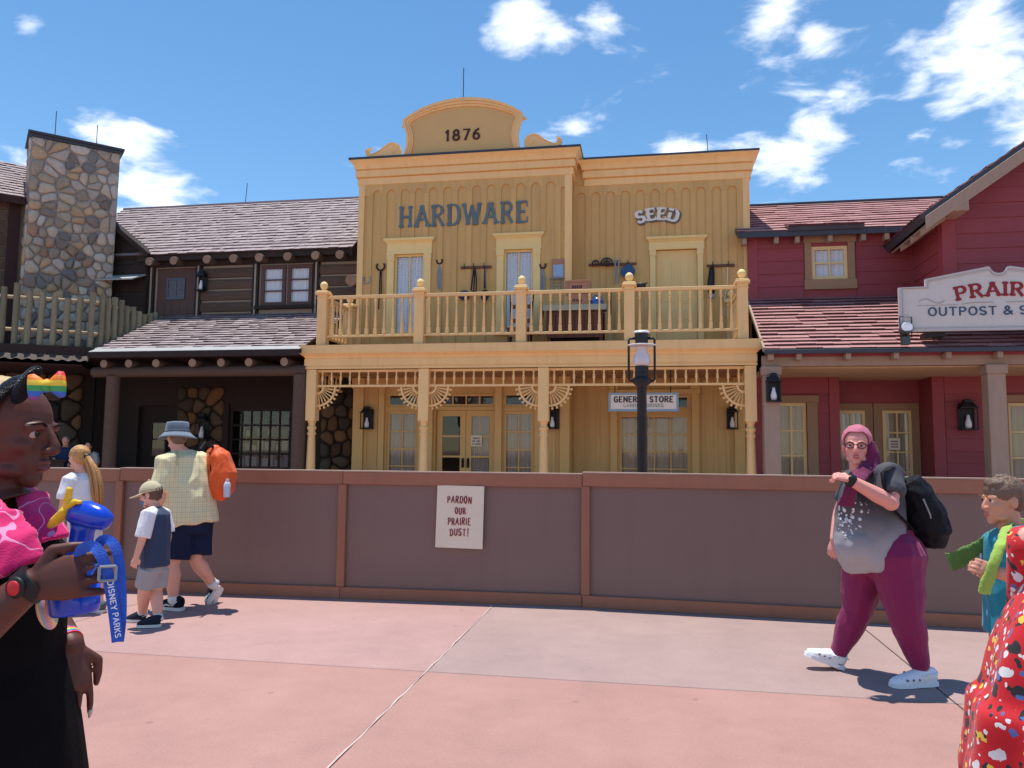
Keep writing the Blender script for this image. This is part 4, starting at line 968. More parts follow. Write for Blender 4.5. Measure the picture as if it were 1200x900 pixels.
# upper storey, left part
W1 = (4.09, 4.95, 5.88, 6.73)
uw = wall_holes('upper_wall', RED, rb, 2.55, 6.49, 5.0, 7.18, 20.3, [W1], .14)
clap(uw, 2.78, 6.44, 5.06, 7.17, 20.3, .33, [(3.90, 5.15, 5.60, 7.02)])
B('corner_board', REDT, rb, 2.54, 2.78, 20.26, 20.4, 5.0, 7.2, .006); B('corner_board', REDT, rb, 6.40, 6.489, 20.25, 20.299, 5.0, 7.2)
m = MB(); m.box(2.56, 12.5, 27, 27.1, 0, 8); m.build('rear_wall', RED, rb); B('inner_partition', INTERIOR, rb, 2.6, 12, 22.3, 22.4, 0, 7.4)
MB().add([(2.55, 20.3, 0), (2.55, 27, 0), (2.55, 27, 8.2), (2.55, 23.5, 8.7), (2.55, 20.3, 7.2)], [(0, 1, 2, 3, 4)]).build('end_wall', RED, rb)
m = MB(); m.box(3.92, 4.085, 20.24, 20.30, 5.70, 6.82); m.box(4.955, 5.12, 20.24, 20.30, 5.70, 6.82); m.box(3.89, 5.16, 20.235, 20.30, 6.821, 7.0); m.box(3.90, 5.15, 20.21, 20.30, 5.62, 5.875); m.build('window_casing', TANW, rb, bevel=.006)
window('window', rb, W1[0], W1[1], W1[2], W1[3], 20.30, 2, 2, .085, .045, RCREAM, WCURT, folds=6)
# upper roof
RO = Vector((2.26, 20.0, 7.08)); RS_ = Vector((0, 3.5, 1.76)); RLn = 6.1
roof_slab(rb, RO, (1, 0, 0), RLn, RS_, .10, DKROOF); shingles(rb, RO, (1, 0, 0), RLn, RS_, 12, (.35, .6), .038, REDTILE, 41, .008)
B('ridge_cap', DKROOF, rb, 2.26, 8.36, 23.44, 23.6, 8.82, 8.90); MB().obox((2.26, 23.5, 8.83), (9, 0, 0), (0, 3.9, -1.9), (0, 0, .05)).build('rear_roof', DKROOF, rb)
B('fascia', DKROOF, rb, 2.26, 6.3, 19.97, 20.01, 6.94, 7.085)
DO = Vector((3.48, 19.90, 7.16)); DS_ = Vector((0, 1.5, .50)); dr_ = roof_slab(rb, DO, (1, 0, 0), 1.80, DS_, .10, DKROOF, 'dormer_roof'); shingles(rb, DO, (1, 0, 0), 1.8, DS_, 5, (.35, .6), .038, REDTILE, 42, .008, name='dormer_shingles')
for px in (872, 909.6, 934, 972.5, 1011.6, 1039):
    x = at(px, 284, 20.1).x; B('rafter_tail', TAN, rb, x - .055, x + .055, 20.03, 20.26, 6.79, 6.96, .006)
# gable wing
gx, gy, gs_ = 6.49, 18.3, .707
def rk(x): return 6.50 + (x - 5.90) * gs_          # underside line of the rake
PKX = 10.3
m = MB(); m.prism([(gx, 4.6), (13.9, 4.6), (13.9, rk(6.7)), (PKX, rk(PKX) - .1), (gx, rk(gx) - .1)], gy, gy + .1); gwall = m.build('gable_wall', RED, rb)
clap(gwall, gx + .25, 13.9, 4.7, 9.6, gy, .338, [(8.44, 9.6, 5.4, 7.05)], lambda z: (z - 6.42) / gs_ + 5.90 )
MB().add([(gx, gy, 4.6), (gx, 20.3, 4.6), (gx, 20.3, 6.9), (gx, gy, 6.9)], [(0, 1, 2, 3)]).build('wing_side_wall', RED, rb)
for k in range(7):      # side boards running back
    z = 4.72 + k * .338
    m = MB(); m.add([(gx - .032, gy + .2, z), (gx - .032, 20.26, z), (gx, 20.26, z), (gx, gy + .2, z), (gx - .01, gy + .2, z + .336), (gx - .01, 20.26, z + .336), (gx, 20.26, z + .336), (gx, gy + .2, z + .336)], [(0, 1, 5, 4), (1, 2, 6, 5), (2, 3, 7, 6), (3, 0, 4, 7), (4, 5, 6, 7), (3, 2, 1, 0)]); m.build('clapboard', RED, rb)
m = MB(); m.box(gx - .04, gx + .24, gy - .05, gy - .001, 4.6, 6.95); m.box(gx - .045, gx - .001, gy - .049, gy + .22, 4.6, 6.95); m.build('corner_board', REDT, rb)
m = MB(); m.box(8.45, 8.62, gy - .07, gy - .001, 5.4, 7.0); m.box(8.40, 9.6, gy - .08, gy - .001, 6.85, 7.04); m.build('window_casing', TANW, rb)
# wing roof: two slopes with barge board
for sgn in (-1, 1):
    xe = 5.90 if sgn < 0 else 2 * PKX - 5.90
    o = Vector((xe, 17.62, rk(5.90) + .02)); s_ = Vector((-sgn * (PKX - 5.90), 0, (PKX - 5.90) * gs_))
    n_ = Vector((sgn * gs_, 0, 1)).normalized()
    MB().obox(o - n_ * .0, (0, 6.5, 0), s_, n_ * .16).build('wing_roof', DKROOF, rb)
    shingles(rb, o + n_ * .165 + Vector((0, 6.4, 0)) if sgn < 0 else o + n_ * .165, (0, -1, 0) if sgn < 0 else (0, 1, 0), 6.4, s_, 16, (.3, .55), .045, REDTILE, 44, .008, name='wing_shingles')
    MB().obox(o + Vector((0, -.05, -.20)) , (0, .045, 0), s_, (0, 0, .30)).build('barge_board', TAN, rb, bevel=.006)
MB().obox((5.96, 17.7, 6.45), (0, 2.5, 0), (.5, 0, .353), (0, 0, .05)).build('soffit', TAN, rb)
for y in (17.95, 18.6, 19.3): MB().obox((5.93, y, 6.30), (0, .12, 0), (.5, 0, .33), (0, 0, .15)).build('rafter_tail', TAN, rb, bevel=.005)
p = at(1122, 241, 17.8); MB().obox((p.x - .15, 17.58, p.z - .17), (.30, 0, 0), (0, .8, 0), (0, 0, .32)).build('purlin_end', TAN, rb, bevel=.01)
# porch roof
PO = Vector((2.52, 17.48, 3.74)); PS = Vector((0, 2.82, 1.68)); PL = 8.5
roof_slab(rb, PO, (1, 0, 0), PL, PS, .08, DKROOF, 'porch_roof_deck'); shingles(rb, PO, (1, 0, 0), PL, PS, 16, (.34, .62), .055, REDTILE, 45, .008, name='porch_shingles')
B('gutter', DKROOF, rb, 2.50, 11, 17.42, 17.475, 3.655, 3.75, .006)
MB().obox((2.47, 17.46, 3.70), (.045, 0, 0), (0, 2.82, 1.68), (0, 0, .10)).build('rake_trim', TAN, rb)
B('porch_fascia', REDT, rb, 2.56, 11, 17.70, 17.74, 3.62, 3.80)
B('porch_beam', TAN, rb, 2.5, 11, 17.78, 18.02, 3.42, 3.66, .008)
for px in (903, 935.6, 993, 1049, 1110, 1170):
    x = at(px, 416, 17.6).x; B('rafter_tail', TAN, rb, x - .055, x + .055, 17.50, 17.775, 3.53, 3.67, .006)
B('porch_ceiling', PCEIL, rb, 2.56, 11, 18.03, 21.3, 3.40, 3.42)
for x in (2.68, 7.22):
    m = MB(); m.box(x - .175, x + .175, 17.73, 18.07, 0, 3.415); m.box(x - .21, x + .21, 17.69, 18.11, 3.22, 3.416); m.box(x - .20, x + .20, 17.70, 18.10, 0, .35); m.build('porch_post', TAN, rb, bevel=.012)
B('porch_floor', DARKWOOD, rb, 2.5, 11, 17.5, 21.3, 0, .1)
# ground floor
gw2 = wall_holes('porch_wall', RED, rb, 2.55, 4.57, 0, 3.41, 20.3, [(3.16, 3.88, .75, 2.77)], .14); clap(gw2, 2.6, 4.42, .1, 3.0, 20.3, .30, [(3.0, 4.14, .6, 2.95)])
gw3 = wall_holes('porch_wall', RED, rb, 6.81, 11, 0, 3.41, 20.3, [(8.46, 9.9, .75, 2.76)], .14); clap(gw3, 7.08, 11, .1, 3.0, 20.3, .30, [(8.3, 10.1, .6, 2.95)])
for a, b in ((4.42, 4.66), (6.79, 7.06)): B('corner_board', REDT, rb, a, b, 20.24, 20.32, 0, 3.40, .006)
B('frieze_board', REDT, rb, 2.6, 4.41, 20.255, 20.299, 3.0, 3.40); B('frieze_board', REDT, rb, 7.07, 11, 20.255, 20.299, 3.0, 3.40)
MB().box(4.57, 6.81, 21.2, 21.3, 2.82, 3.41).build('recess_wall', RED, rb); MB().box(4.50, 4.58, 20.33, 21.3, 0, 3.41).build('recess_side', RED, rb); MB().box(6.80, 6.88, 20.33, 21.3, 0, 3.41).build('recess_side', RED, rb)
for (a, b) in ((4.59, 5.68), (5.70, 6.79)):
    w = window('entrance_door', rb, a, b, .1, 2.81, 21.2, 1, 1, .24, .04, TANW, None, depth=.08)
    window('door_sash', rb, a + .20, b - .20, .5, 2.62, 21.17, 2, 4, .07, .04, RCREAM, DRAPE, (0, 1), folds=5, depth=.04)
nt = B('door_notice', PAPER, rb, 6.02, 6.30, 21.15, 21.156, 1.62, 1.92)
for i in range(3): B('notice_line', GREYP, nt, 6.07, 6.25, 21.147, 21.149, 1.68 + i * .07, 1.71 + i * .07)
window('shop_window', rb, 3.16, 3.88, .75, 2.77, 20.32, 2, 3, .08, .045, RCREAM, DRAPE, folds=5); window('shop_window', rb, 8.46, 9.9, .75, 2.76, 20.32, 3, 3, .08, .045, RCREAM, DRAPE, folds=8)
for (a, b) in ((3.0, 4.14), (8.30, 10.06)):
    m = MB(); m.box(a, a + .16, 20.23, 20.30, .6, 2.77); m.box(b - .25, b, 20.23, 20.30, .6, 2.77); m.box(a - .03, b + .03, 20.22, 20.30, 2.771, 2.95); m.build('window_casing', TANW, rb, bevel=.006)
lantern((2.70, 17.725, 2.62), 'black lantern with white chimney on the first taupe porch post', .62, .26)
lantern((7.53, 20.26, 2.10), 'black lantern on the red porch wall beside the entrance', .72, .34)
# ------------------------------------------------------------------ big shop sign on the porch roof
ps = thing('shop_sign', (7.18, 17.3, 4.05), 'large cream shaped shop board with red and blue lettering on the red porch roof', 'sign')
SCX = 7.18
half = [(1.95, 4.08), (1.95, 5.02), (1.42, 5.03), (1.42, 5.19), (.20, 5.42)]
nt_ = [(.17 * math.cos(R(a)), 5.43 - .155 * math.sin(R(a))) for a in range(10, 171, 20)]
outl = [(SCX + x, z) for x, z in half] + [(SCX + x, z) for x, z in nt_] + [(SCX - x, z) for x, z in half[::-1]]
SGN = pm('sign cream paint', S(214, 210, 200), .6, .05, 3, dirt=.12); SGT = pm('sign edge paint', S(196, 194, 190), .6, .05, 3)
MB().prism(outl, 17.34, 17.40).build('board', SGN, ps)
def inset(P, d):
    cx, cz = SCX, 4.72
    return [(cx + (x - cx) * (1 - d / 1.95), cz + (z - cz) * (1 - d / .66)) for x, z in P]
m = MB()
for (d0, d1, yy) in ((0, .05, 17.31), (.07, .095, 17.328)):
    A, Bq = inset(outl, d0), inset(outl, d1); A.append(A[0]); Bq.append(Bq[0])
    m.loft([[(x, 17.339, z) for x, z in A], [(x, yy, z) for x, z in A], [(x, yy, z) for x, z in Bq], [(x, 17.339, z) for x, z in Bq]], caps=False, closed=False)
m.build('moulding', SGT, ps)
REDINK = pm('sign red ink', S(150, 36, 44), .55, .08, 8); BLUINK = pm('sign blue ink', S(62, 86, 116), .55, .08, 8)
text('lettering', 'PRAIRIE', .27, REDINK, ps, (SCX + .02, 17.331, 4.81), tv=.24, th=.13, serif=.18, depth=.008, gap=.30, width=1.16, arch=.065, split=True)
text('lettering', 'OUTPOST & SUPPLY', .165, BLUINK, ps, (SCX + .02, 17.331, 4.41), tv=.19, th=.15, depth=.008, gap=.26, width=1.28, split=True)
m = MB()
for s in (-1, 1):
    m.tube([(SCX + s * (1.55 - .5 * t / 8), 17.333, 4.72 + .05 * math.sin(t * .8)) for t in range(9)], .008, 4); m.tube([(SCX + s * .12, 17.333, 4.665), (SCX + s * .5, 17.333, 4.67), (SCX + s * .72, 17.333, 4.64)], .008, 4)
    m.tube([(SCX + s * .8, 17.333, 4.63), (SCX + s * 1.6, 17.333, 4.625)], .005, 4)
m.build('flourish', pm('sign flourish grey', S(176, 172, 166), .6), ps)
for x in (5.95, 8.4): MB().box(x - .2, x + .2, 17.42, 17.75, 3.98, 4.07).build('bracket', BLACK, ps)
for x in (5.95, 8.4): MB().tube([(x, 17.41, 4.9), (x, 18.3, 4.6)], .025, 6).build('stay', BLACK, ps)
# floodlight on the roof edge
fl = thing('floodlight', (5.34, 17.45, 3.86), 'small dark floodlight in a wire guard at the left foot of the shop board', 'floodlight')
IRONG = pm('grey green iron', S(74, 84, 82), .45, .2, 8, metal=.3)
MB().box(5.26, 5.42, 17.28, 17.44, 3.80, 3.98).build('base', IRONG, fl, bevel=.01)
MB().tube([(5.34, 17.22, 4.16), (5.34, 17.40, 4.10), (5.34, 17.48, 4.07)], [.13, .12, .05], 14).build('housing', IRONG, fl, smooth=False)
MB().tube([(5.34, 17.215, 4.162), (5.34, 17.21, 4.163)], [.115, .10], 14).build('lens', WHITEGL, fl)
m = MB(); m.tube([(5.24, 17.34, 3.95), (5.22, 17.30, 4.40), (5.46, 17.30, 4.38), (5.46, 17.34, 3.95)], .012, 5); m.tube([(5.34, 17.34, 3.97), (5.34, 17.34, 4.06)], .02, 5); m.build('guard', BLACK, fl)
# ------------------------------------------------------------------ street lamp
lp = thing('street_lamp', (-.088, 11, 0), 'black street lamp with oil-lamp style lantern behind the fence', 'street lamp')
IR = pm('dark bronze iron', S(46, 44, 46), .45, .25, 6, metal=.3, bump=.1)
c = (-.088, 11, 0)
MB().lathe([(.16, 0), (.16, .12), (.13, .16), (.10, .5), (.075, .55), (.07, .8), (.066, 2.40), (.072, 2.42), (.12, 2.46), (.13, 2.52), (.10, 2.555)], c, 18).build('pole', IR, lp, smooth=True)
bn = MB().lathe([(.095, 2.556), (.095, 2.60), (.10, 2.605), (.10, 2.62), (.095, 2.625), (.095, 2.70), (.08, 2.705)], c, 18).build('burner', IR, lp)
MB().lathe([(.08, 2.706), (.112, 2.735), (.122, 2.78), (.112, 2.84), (.085, 2.90), (.07, 2.96), (.072, 2.995)], c, 18).build('globe', pm('frosted globe', S(226, 218, 220), .3, .05, 4), lp, smooth=True)
MB().lathe([(.09, 2.997), (.20, 2.992), (.205, 3.0), (.20, 3.008), (.09, 3.016)], c, 24).build('brim', pm('pale enamel', S(220, 220, 218), .35, .05, 6), lp)
MB().lathe([(.088, 3.017), (.092, 3.16), (.10, 3.17)], c, 18).build('chimney_cap', IR, lp, smooth=False)
MB().lathe([(.115, 3.171), (.118, 3.185), (.10, 3.205), (.0, 3.215)], c, 20).build('cap_rim', MATS['pale enamel'], lp)
for s in (-1, 1): MB().tube([(c[0] + s * .11, 11, 2.50), (c[0] + s * .165, 11, 2.50), (c[0] + s * .18, 11, 2.53), (c[0] + s * .18, 11, 3.07), (c[0] + s * .165, 11, 3.10), (c[0] + s * .09, 11, 3.105)], .017, 7).build('side_bar', IR, lp, smooth=True)
# ------------------------------------------------------------------ things on the balcony
IRON = pm('old iron', S(58, 50, 50), .55, .3, 10, metal=.3); STEEL = pm('dull steel', S(150, 156, 160), .45, .2, 10, metal=.3)
BROWNW = pm('brown plank wood', S(112, 78, 66), .8, .3, 4, (4, 4, .6), rnd=.15, bump=.3); CRATEW = pm('reddish crate wood', S(176, 128, 104), .8, .25, 5, (.6, 5, 5), rnd=.1, bump=.25)
ENAM = pm('blue enamel', S(42, 84, 150), .25, .1, 5); DKBL = pm('dark blue enamel', S(40, 58, 92), .3, .15, 5); GRN = pm('pale green cloth', S(178, 190, 170), .9, .15, 6, bump=.2); WHCL = pm('white cloth', S(226, 222, 214), .9, .1, 6, bump=.2)
YW = 19.865
def W(px, py, Y=YW): return at(px, py, Y)
def one(name, mb, mat, label, cat, group=None, smooth=False):
    return tag(mb.build(name, mat, None, smooth=smooth), label, cat, group)
def ushape(c, r, a0=130, a1=410, n=14): return [c + Vector((r * math.cos(R(a0 + (a1 - a0) * i / n)), 0, r * math.sin(R(a0 + (a1 - a0) * i / n)))) for i in range(n + 1)]
one('horseshoe', MB().tube(ushape(W(430, 328), .105), .02, 6), STEEL, 'grey horseshoe hung by the left corner of the store wall', 'horseshoe', smooth=True)
t = thing('iron_tongs', W(446, 312), 'long dark iron tongs hanging left of the first lace window', 'tongs')
MB().tube(ushape(W(446, 312), .115, 140, 400), .024, 6).build('jaw', IRON, t, smooth=True)
for dx, l in ((-.028, 1.05), (.035, .62)): MB().tube([W(446, 318) + Vector((dx * .5, 0, 0)), W(446, 318) + Vector((dx, -.01, -l))], .016, 6).build('handle', IRON, t, smooth=True)
for (px, py, lab) in ((515, 306, 'pincers with grey straps hung right of the first lace window'), (636, 311, 'pincers with pale straps hung right of the second lace window')):
    t = thing('pincers', W(px, py), lab, 'tool'); MB().tube(ushape(W(px, py), .075, 150, 400), .024, 6).build('jaw', IRON, t, smooth=True)
    for k, dx in enumerate((-.06, -.02, .03, .06)): MB().tube([W(px, py + 3), W(px, py + 15) + Vector((dx, -.01, 0)), W(px, py + 32) + Vector((dx * .7, -.01, -.05 * (k % 2)))], .014, 5).build('strap', STEEL, t)
def pegrail(x0, x1, py, Y, lab, pegs):
    a, b = at(x0, py, Y), at(x1, py, Y); t = thing('peg_rail', (a + b) / 2, lab, 'peg rail')
    MB().box(a.x, b.x, Y - .04, Y, a.z - .035, a.z + .035).build('board', BROWNW, t, bevel=.008)
    for p in pegs: q = at(p, py, Y); MB().tube([(q.x, Y - .041, a.z), (q.x, Y - .10, a.z + .01), (q.x, Y - .12, a.z + .09)], .012, 6).build('peg', IRON, t)
pegrail(540, 576, 314, YW, 'brown peg rail between the two lace windows', (545, 556, 568)); pegrail(690, 746, 311, 20.465, 'long peg rail on the wall behind the crates', (698, 711, 724, 736)); pegrail(828, 861, 312, 20.465, 'short peg rail right of the balcony door', (835, 853))
one('dark_pan', MB().ball(W(544, 346, 19.75), (.16, .05, .14), 14, 6), DKBL, 'round dark pan hanging below the first peg rail', 'pan', smooth=True)
m = MB()
for dx in (-.05, 0, .05): m.tube([W(556, 315, 19.72) + Vector((dx * .4, 0, 0)), W(556, 326, 19.72) + Vector((dx, 0, 0)), W(555, 340, 19.72) + Vector((dx * 1.4, 0, 0)), W(556, 343, 19.72)], .02, 5)
one('harness_strap', m, BLACK, 'black leather harness hanging from the middle peg', 'harness')
t = thing('hand_shovel', W(568, 335, 19.74), 'blue handled shovel hanging at the end of the first peg rail', 'shovel')
MB().tube([W(568, 313, 19.74), W(568, 338, 19.74)], [.018, .03], 7).build('handle', DKBL, t, smooth=True); MB().ball(W(568, 346, 19.74), (.115, .03, .16), 12, 6).build('blade', IRON, t, smooth=True)
# chair
cx, cy = at(609, 370, 19.2).x, 19.2
t = thing('wooden_chair', (cx, cy, 4.057), 'dark wooden chair behind the middle railing post', 'chair')
for sx in (-1, 1):
    MB().tube([(cx + sx * .27, cy + .2, 4.06), (cx + sx * .26, cy + .22, 4.6), (cx + sx * .29, cy + .30, 5.52)], .032, 7).build('back_post', BLACK, t)
    MB().tube([(cx + sx * .25, cy - .22, 4.06), (cx + sx * .25, cy - .22, 4.55)], .03, 7).build('leg', BROWNW, t)
B('seat', BROWNW, t, cx - .3, cx + .3, cy - .26, cy + .24, 4.55, 4.60, .01)
B('apron', CRATEW, t, cx - .26, cx + .26, cy - .24, cy - .21, 4.36, 4.549)
for z in (4.78, 5.15): MB().obox((cx - .27, cy + .24, z), (.54, 0, 0), (0, .025, 0), (0, .01, .11)).build('slat', BROWNW, t)
p = at(587, 399, 18.6); one('wash_basin', MB().lathe([(.16, 0), (.24, .09), (.25, .095), (.23, .09), (.15, .02)], (p.x, 18.6, 4.058), 18), STEEL, 'pale metal wash basin on the balcony floor', 'basin', smooth=True)
# table with cloth
x0, x1 = at(640, 370, 18.9).x, at(707, 370, 18.9).x
t = thing('work_table', ((x0 + x1) / 2, 19.2, 4.057), 'dark plank fronted work table on the balcony below the crates', 'table')
for k in range(6):
    w = (x1 - x0) / 6; B('plank', BROWNW, t, x0 + k * w + .006, x0 + (k + 1) * w - .006, 18.9, 18.93, 4.30, 5.05)
B('top', BROWNW, t, x0 - .05, x1 + .05, 18.85, 19.6, 5.051, 5.10, .008)
for x in (x0 + .02, x1 - .1): B('leg', BROWNW, t, x, x + .08, 18.94, 19.02, 4.057, 5.05); B('leg', BROWNW, t, x, x + .08, 19.5, 19.58, 4.057, 5.05)
B('rear_board', LOGD, t, x0, x1, 19.5, 19.53, 4.3, 5.0)
m = MB(); m.box(x0 - .08, x1 + .08, 18.83, 19.62, 5.102, 5.112); m.box(x0 - .08, x1 + .08, 18.815, 18.829, 4.97, 5.111)
m.loft([[(x1 + .085, 18.83, 5.11), (x1 + .085, 19.3, 5.11)], [(x1 + .10, 18.83, 4.85), (x1 + .10, 19.2, 4.8)], [(x1 + .13, 18.85, 4.5), (x1 + .12, 19.0, 4.45)], [(x1 + .2, 18.86, 4.14), (x1 + .14, 18.95, 4.12)]], caps=False, closed=False)
m.loft([[(x0 - .085, 18.83, 5.11), (x0 - .085, 19.3, 5.11)], [(x0 - .12, 18.83, 4.75), (x0 - .10, 19.1, 4.8)], [(x0 - .16, 18.85, 4.4), (x0 - .12, 18.95, 4.42)]], caps=False, closed=False)
o = tag(m.build('table_cloth', GRN, None), 'pale green cloth draped over the dark work table', 'cloth')
# crates
for (pa, pb, py0, py1, Y, lab, zz) in ((664, 691, 336, 323, 19.05, 'lower of two reddish wooden crates on the work table', 5.114), (662, 692, 323, 308, 19.05, 'upper of two reddish wooden crates on the work table', 5.43)):
    a, b = at(pa, py0, Y).x, at(pb, py0, Y).x; h = .305 if zz < 5.2 else .345
    t = thing('wooden_crate', ((a + b) / 2, Y + .2, zz), lab, 'crate', 'crates on the work table')
    B('body', CRATEW, t, a + .01, b - .01, Y + .02, Y + .4, zz + .002, zz + h - .004)
    for (u0, u1, v0, v1) in ((a, b, zz + .001, zz + .06), (a, b, zz + h - .06, zz + h - .001), (a, a + .08, zz + .061, zz + h - .061), (b - .08, b, zz + .061, zz + h - .061)): B('batten', CRATEW, t, u0, u1, Y, Y + .019, v0, v1, .004)
    rs = random.Random(int(zz * 100)); x = (a + b) / 2 - .14
    m = MB()
    while x < (a + b) / 2 + .12: w = rs.uniform(.02, .04); m.box(x, x + w, Y + .015, Y + .0195, zz + h / 2 - .04, zz + h / 2 + .035); x += w + .018
    m.build('stencil_marks', DKBROWN, t)
# kettle
p = at(700, 337, 19.1); t = thing('blue_kettle', (p.x, 19.1, 5.114), 'bright blue enamel kettle beside the crates', 'kettle')
MB().lathe([(.13, 0), (.15, .04), (.15, .12), (.11, .19), (.05, .21)], (p.x, 19.1, 5.114), 16).build('body', ENAM, t, smooth=True)
MB().tube(ushape(Vector((p.x, 19.1, 5.27)), .12, 0, 180, 8), .014, 6).build('handle', ENAM, t, smooth=True); MB().tube([(p.x - .13, 19.1, 5.2), (p.x - .22, 19.1, 5.29)], [.035, .018], 7).build('spout', ENAM, t)
# mirror and wire rack
a, b = at(647, 304, YW), at(661, 326, YW); t = thing('framed_mirror', (a.x, YW, b.z), 'small wood framed mirror reflecting blue beside the corner board', 'mirror')
B('backing', CRATEW, t, a.x, b.x, YW - .03, YW, b.z, a.z); B('glass', pm('blue mirror glass', S(150, 180, 210), .15, .05, 3), t, a.x + .04, b.x - .02, YW - .034, YW - .031, b.z + .04, a.z - .15)
B('ledge', STEEL, t, a.x - .06, b.x + .02, YW - .10, YW - .031, b.z - .02, b.z - .001)
a = at(645, 328, YW); m = MB()
for k in range(4): m.tube([(a.x, YW - .04, a.z - k * .09), (a.x + .33, YW - .04, a.z - k * .09)], .008, 4)
for k in range(6): m.tube([(a.x + k * .066, YW - .045, a.z), (a.x + k * .066, YW - .045, a.z - .27)], .008, 4)
one('wire_rack', m, STEEL, 'grey wire rack on the wall under the mirror', 'rack')
# hooks, straps, plates on the bay wall
YB = 20.36
one('iron_shackle', MB().tube(ushape(at(698, 309, YB), .085, -20, 200), .022, 6), IRON, 'dark iron shackle on the peg left of the big trap', 'shackle', smooth=True)
t = MB(); t.tube(ushape(at(711, 309, YB), .15, 0, 180), .022, 6); t.tube(ushape(at(711, 309, YB), .08, 0, 180), .02, 6); t.tube([at(711, 302, YB), at(711, 312, YB)], .02, 5); t.tube([at(705, 310, YB), at(717, 310, YB)], .03, 6)
one('iron_trap', t, IRON, 'dark iron animal trap hung on the long peg rail', 'trap')
m = MB()
for px in (721, 725): m.tube([at(px, 304, YB), at(px, 318, YB), at(px - 1, 332, YB)], .02, 5)
one('grey_strap', m, STEEL, 'grey strap hanging left of the blue wash pan', 'strap')
p = at(736, 318, YB); tag(MB().tube([(p.x, YB + .06, p.z), (p.x, YB + .04, p.z), (p.x, YB, p.z), (p.x, YB + .012, p.z)], [.13, .17, .185, .165], 22).build('wash_pan', pm('deep blue enamel', S(34, 78, 124), .3, .1, 5), None, smooth=False), 'round deep blue enamel wash pan behind the fourth railing post', 'pan')
p = at(716, 370, 20.2); one('long_iron_poker', MB().tube([at(716, 340, 20.4), at(716, 368, 20.35), at(714, 370, 20.35)], .014, 5), IRON, 'thin dark iron poker hanging behind the table', 'poker')
p = at(751, 335, 19.8); t = thing('iron_pot', (p.x, 19.8, p.z - .08), 'small dark iron pot hanging by the fourth railing post', 'pot')
MB().lathe([(.08, -.12), (.12, -.06), (.13, .03), (.11, .06)], (p.x, 19.8, p.z), 14).build('body', IRON, t, smooth=True); MB().tube([(p.x, 20.0, p.z + .04), (p.x + .1, 19.8, p.z + .06), (p.x + .16, 19.75, p.z + .06)], .02, 5).build('handle', IRON, t)
t = thing('leather_bag', at(834, 330, 20.38), 'dark leather bag hanging right of the balcony door', 'bag')
MB().tube([at(834, 313, 20.36), at(834, 318, 20.36), at(833, 333, 20.36), at(834, 342, 20.36), at(834, 346, 20.36)], [.06, .075, .095, .085, .04], 9).build('body', BLACK, t, smooth=True); MB().ball(at(834, 347, 20.33), (.08, .06, .07)).build('lining', pm('blue grey cloth', S(130, 160, 176), .8, .1, 5), t, smooth=True)
one('rope_coil', MB().tube([at(853, 313, 20.4), at(852, 335, 20.4), at(849, 352, 20.38), at(852, 360, 20.38), at(848, 366, 20.38), at(851, 370, 20.38)], .014, 5), WHCL, 'white rope end hanging at the right end of the balcony wall', 'rope')
# ------------------------------------------------------------------ people: shared builders
from mathutils import noise as mnoise
def V3(*a): return Vector(a)
class Fr:
    """local frame: x = the person's right, y = forward, z = up, scaled"""
    def __init__(s, o, f, u=(0, 0, 1), k=1.0):
        s.o = Vector(o); s.f = Vector(f).normalized(); s.r = s.f.cross(Vector(u)).normalized(); s.u = s.r.cross(s.f).normalized(); s.k = k
        s.M = Matrix((s.r, s.f, s.u)).transposed()
    def __call__(s, x, y, z): return s.o + (s.r * x + s.f * y + s.u * z) * s.k
    def inv(s, p): d = (Vector(p) - s.o) / s.k; return Vector((d.dot(s.r), d.dot(s.f), d.dot(s.u)))
def blob(name, mb, voxel, sm=3, wr=0.0, wscale=9.0, wst=(1, 1, .5), seed=0):
    """fuse overlapping closed shapes into one continuous surface"""
    me = mb.mesh(name + '_raw'); o = bpy.data.objects.new('tmp', me); COL.objects.link(o)
    r = o.modifiers.new('r', 'REMESH'); r.mode = 'VOXEL'; r.voxel_size = voxel
    s = o.modifiers.new('s', 'SMOOTH'); s.factor = .5; s.iterations = sm
    dg = bpy.context.evaluated_depsgraph_get(); dg.update()
    out = bpy.data.meshes.new_from_object(o.evaluated_get(dg)); out.name = name
    bpy.data.objects.remove(o); bpy.data.meshes.remove(me)
    if wr > 0:
        so_ = Vector((seed * 3.1, seed * 1.7, 0)); nn = [v.normal.copy() for v in out.vertices]
        for v, n in zip(out.vertices, nn):
            p = Vector((v.co.x * wst[0], v.co.y * wst[1], v.co.z * wst[2])) * wscale + so_
            q = mnoise.noise(p); v.co += n * (wr * (1 - 2.2 * abs(q)) + wr * .5 * mnoise.noise(p * 2.3))
    out.polygons.foreach_set('use_smooth', [True] * len(out.polygons)); out.update()
    return out
def limb(mb, a, b, c, ra, rb, rc, bulge=1.0, n=12):
    a, b, c = Vector(a), Vector(b), Vector(c)
    mb.tube([a, a.lerp(b, .35), a.lerp(b, .7), b, b.lerp(c, .3), b.lerp(c, .65), c], [ra, ra * .96 * .7 + rb * .3, ra * .35 + rb * .68, rb, (rb * .75 + rc * .25) * bulge, (rb * .4 + rc * .6) * (1 + (bulge - 1) * .4), rc], n)
    for p, r in ((a, ra), (b, rb), (c, rc)): mb.ball(p, r * .985, 10, 7)
def seg(mb, pts, rs, n=12, asp=None, side=None): mb.tube(pts, rs, n, asp, side)
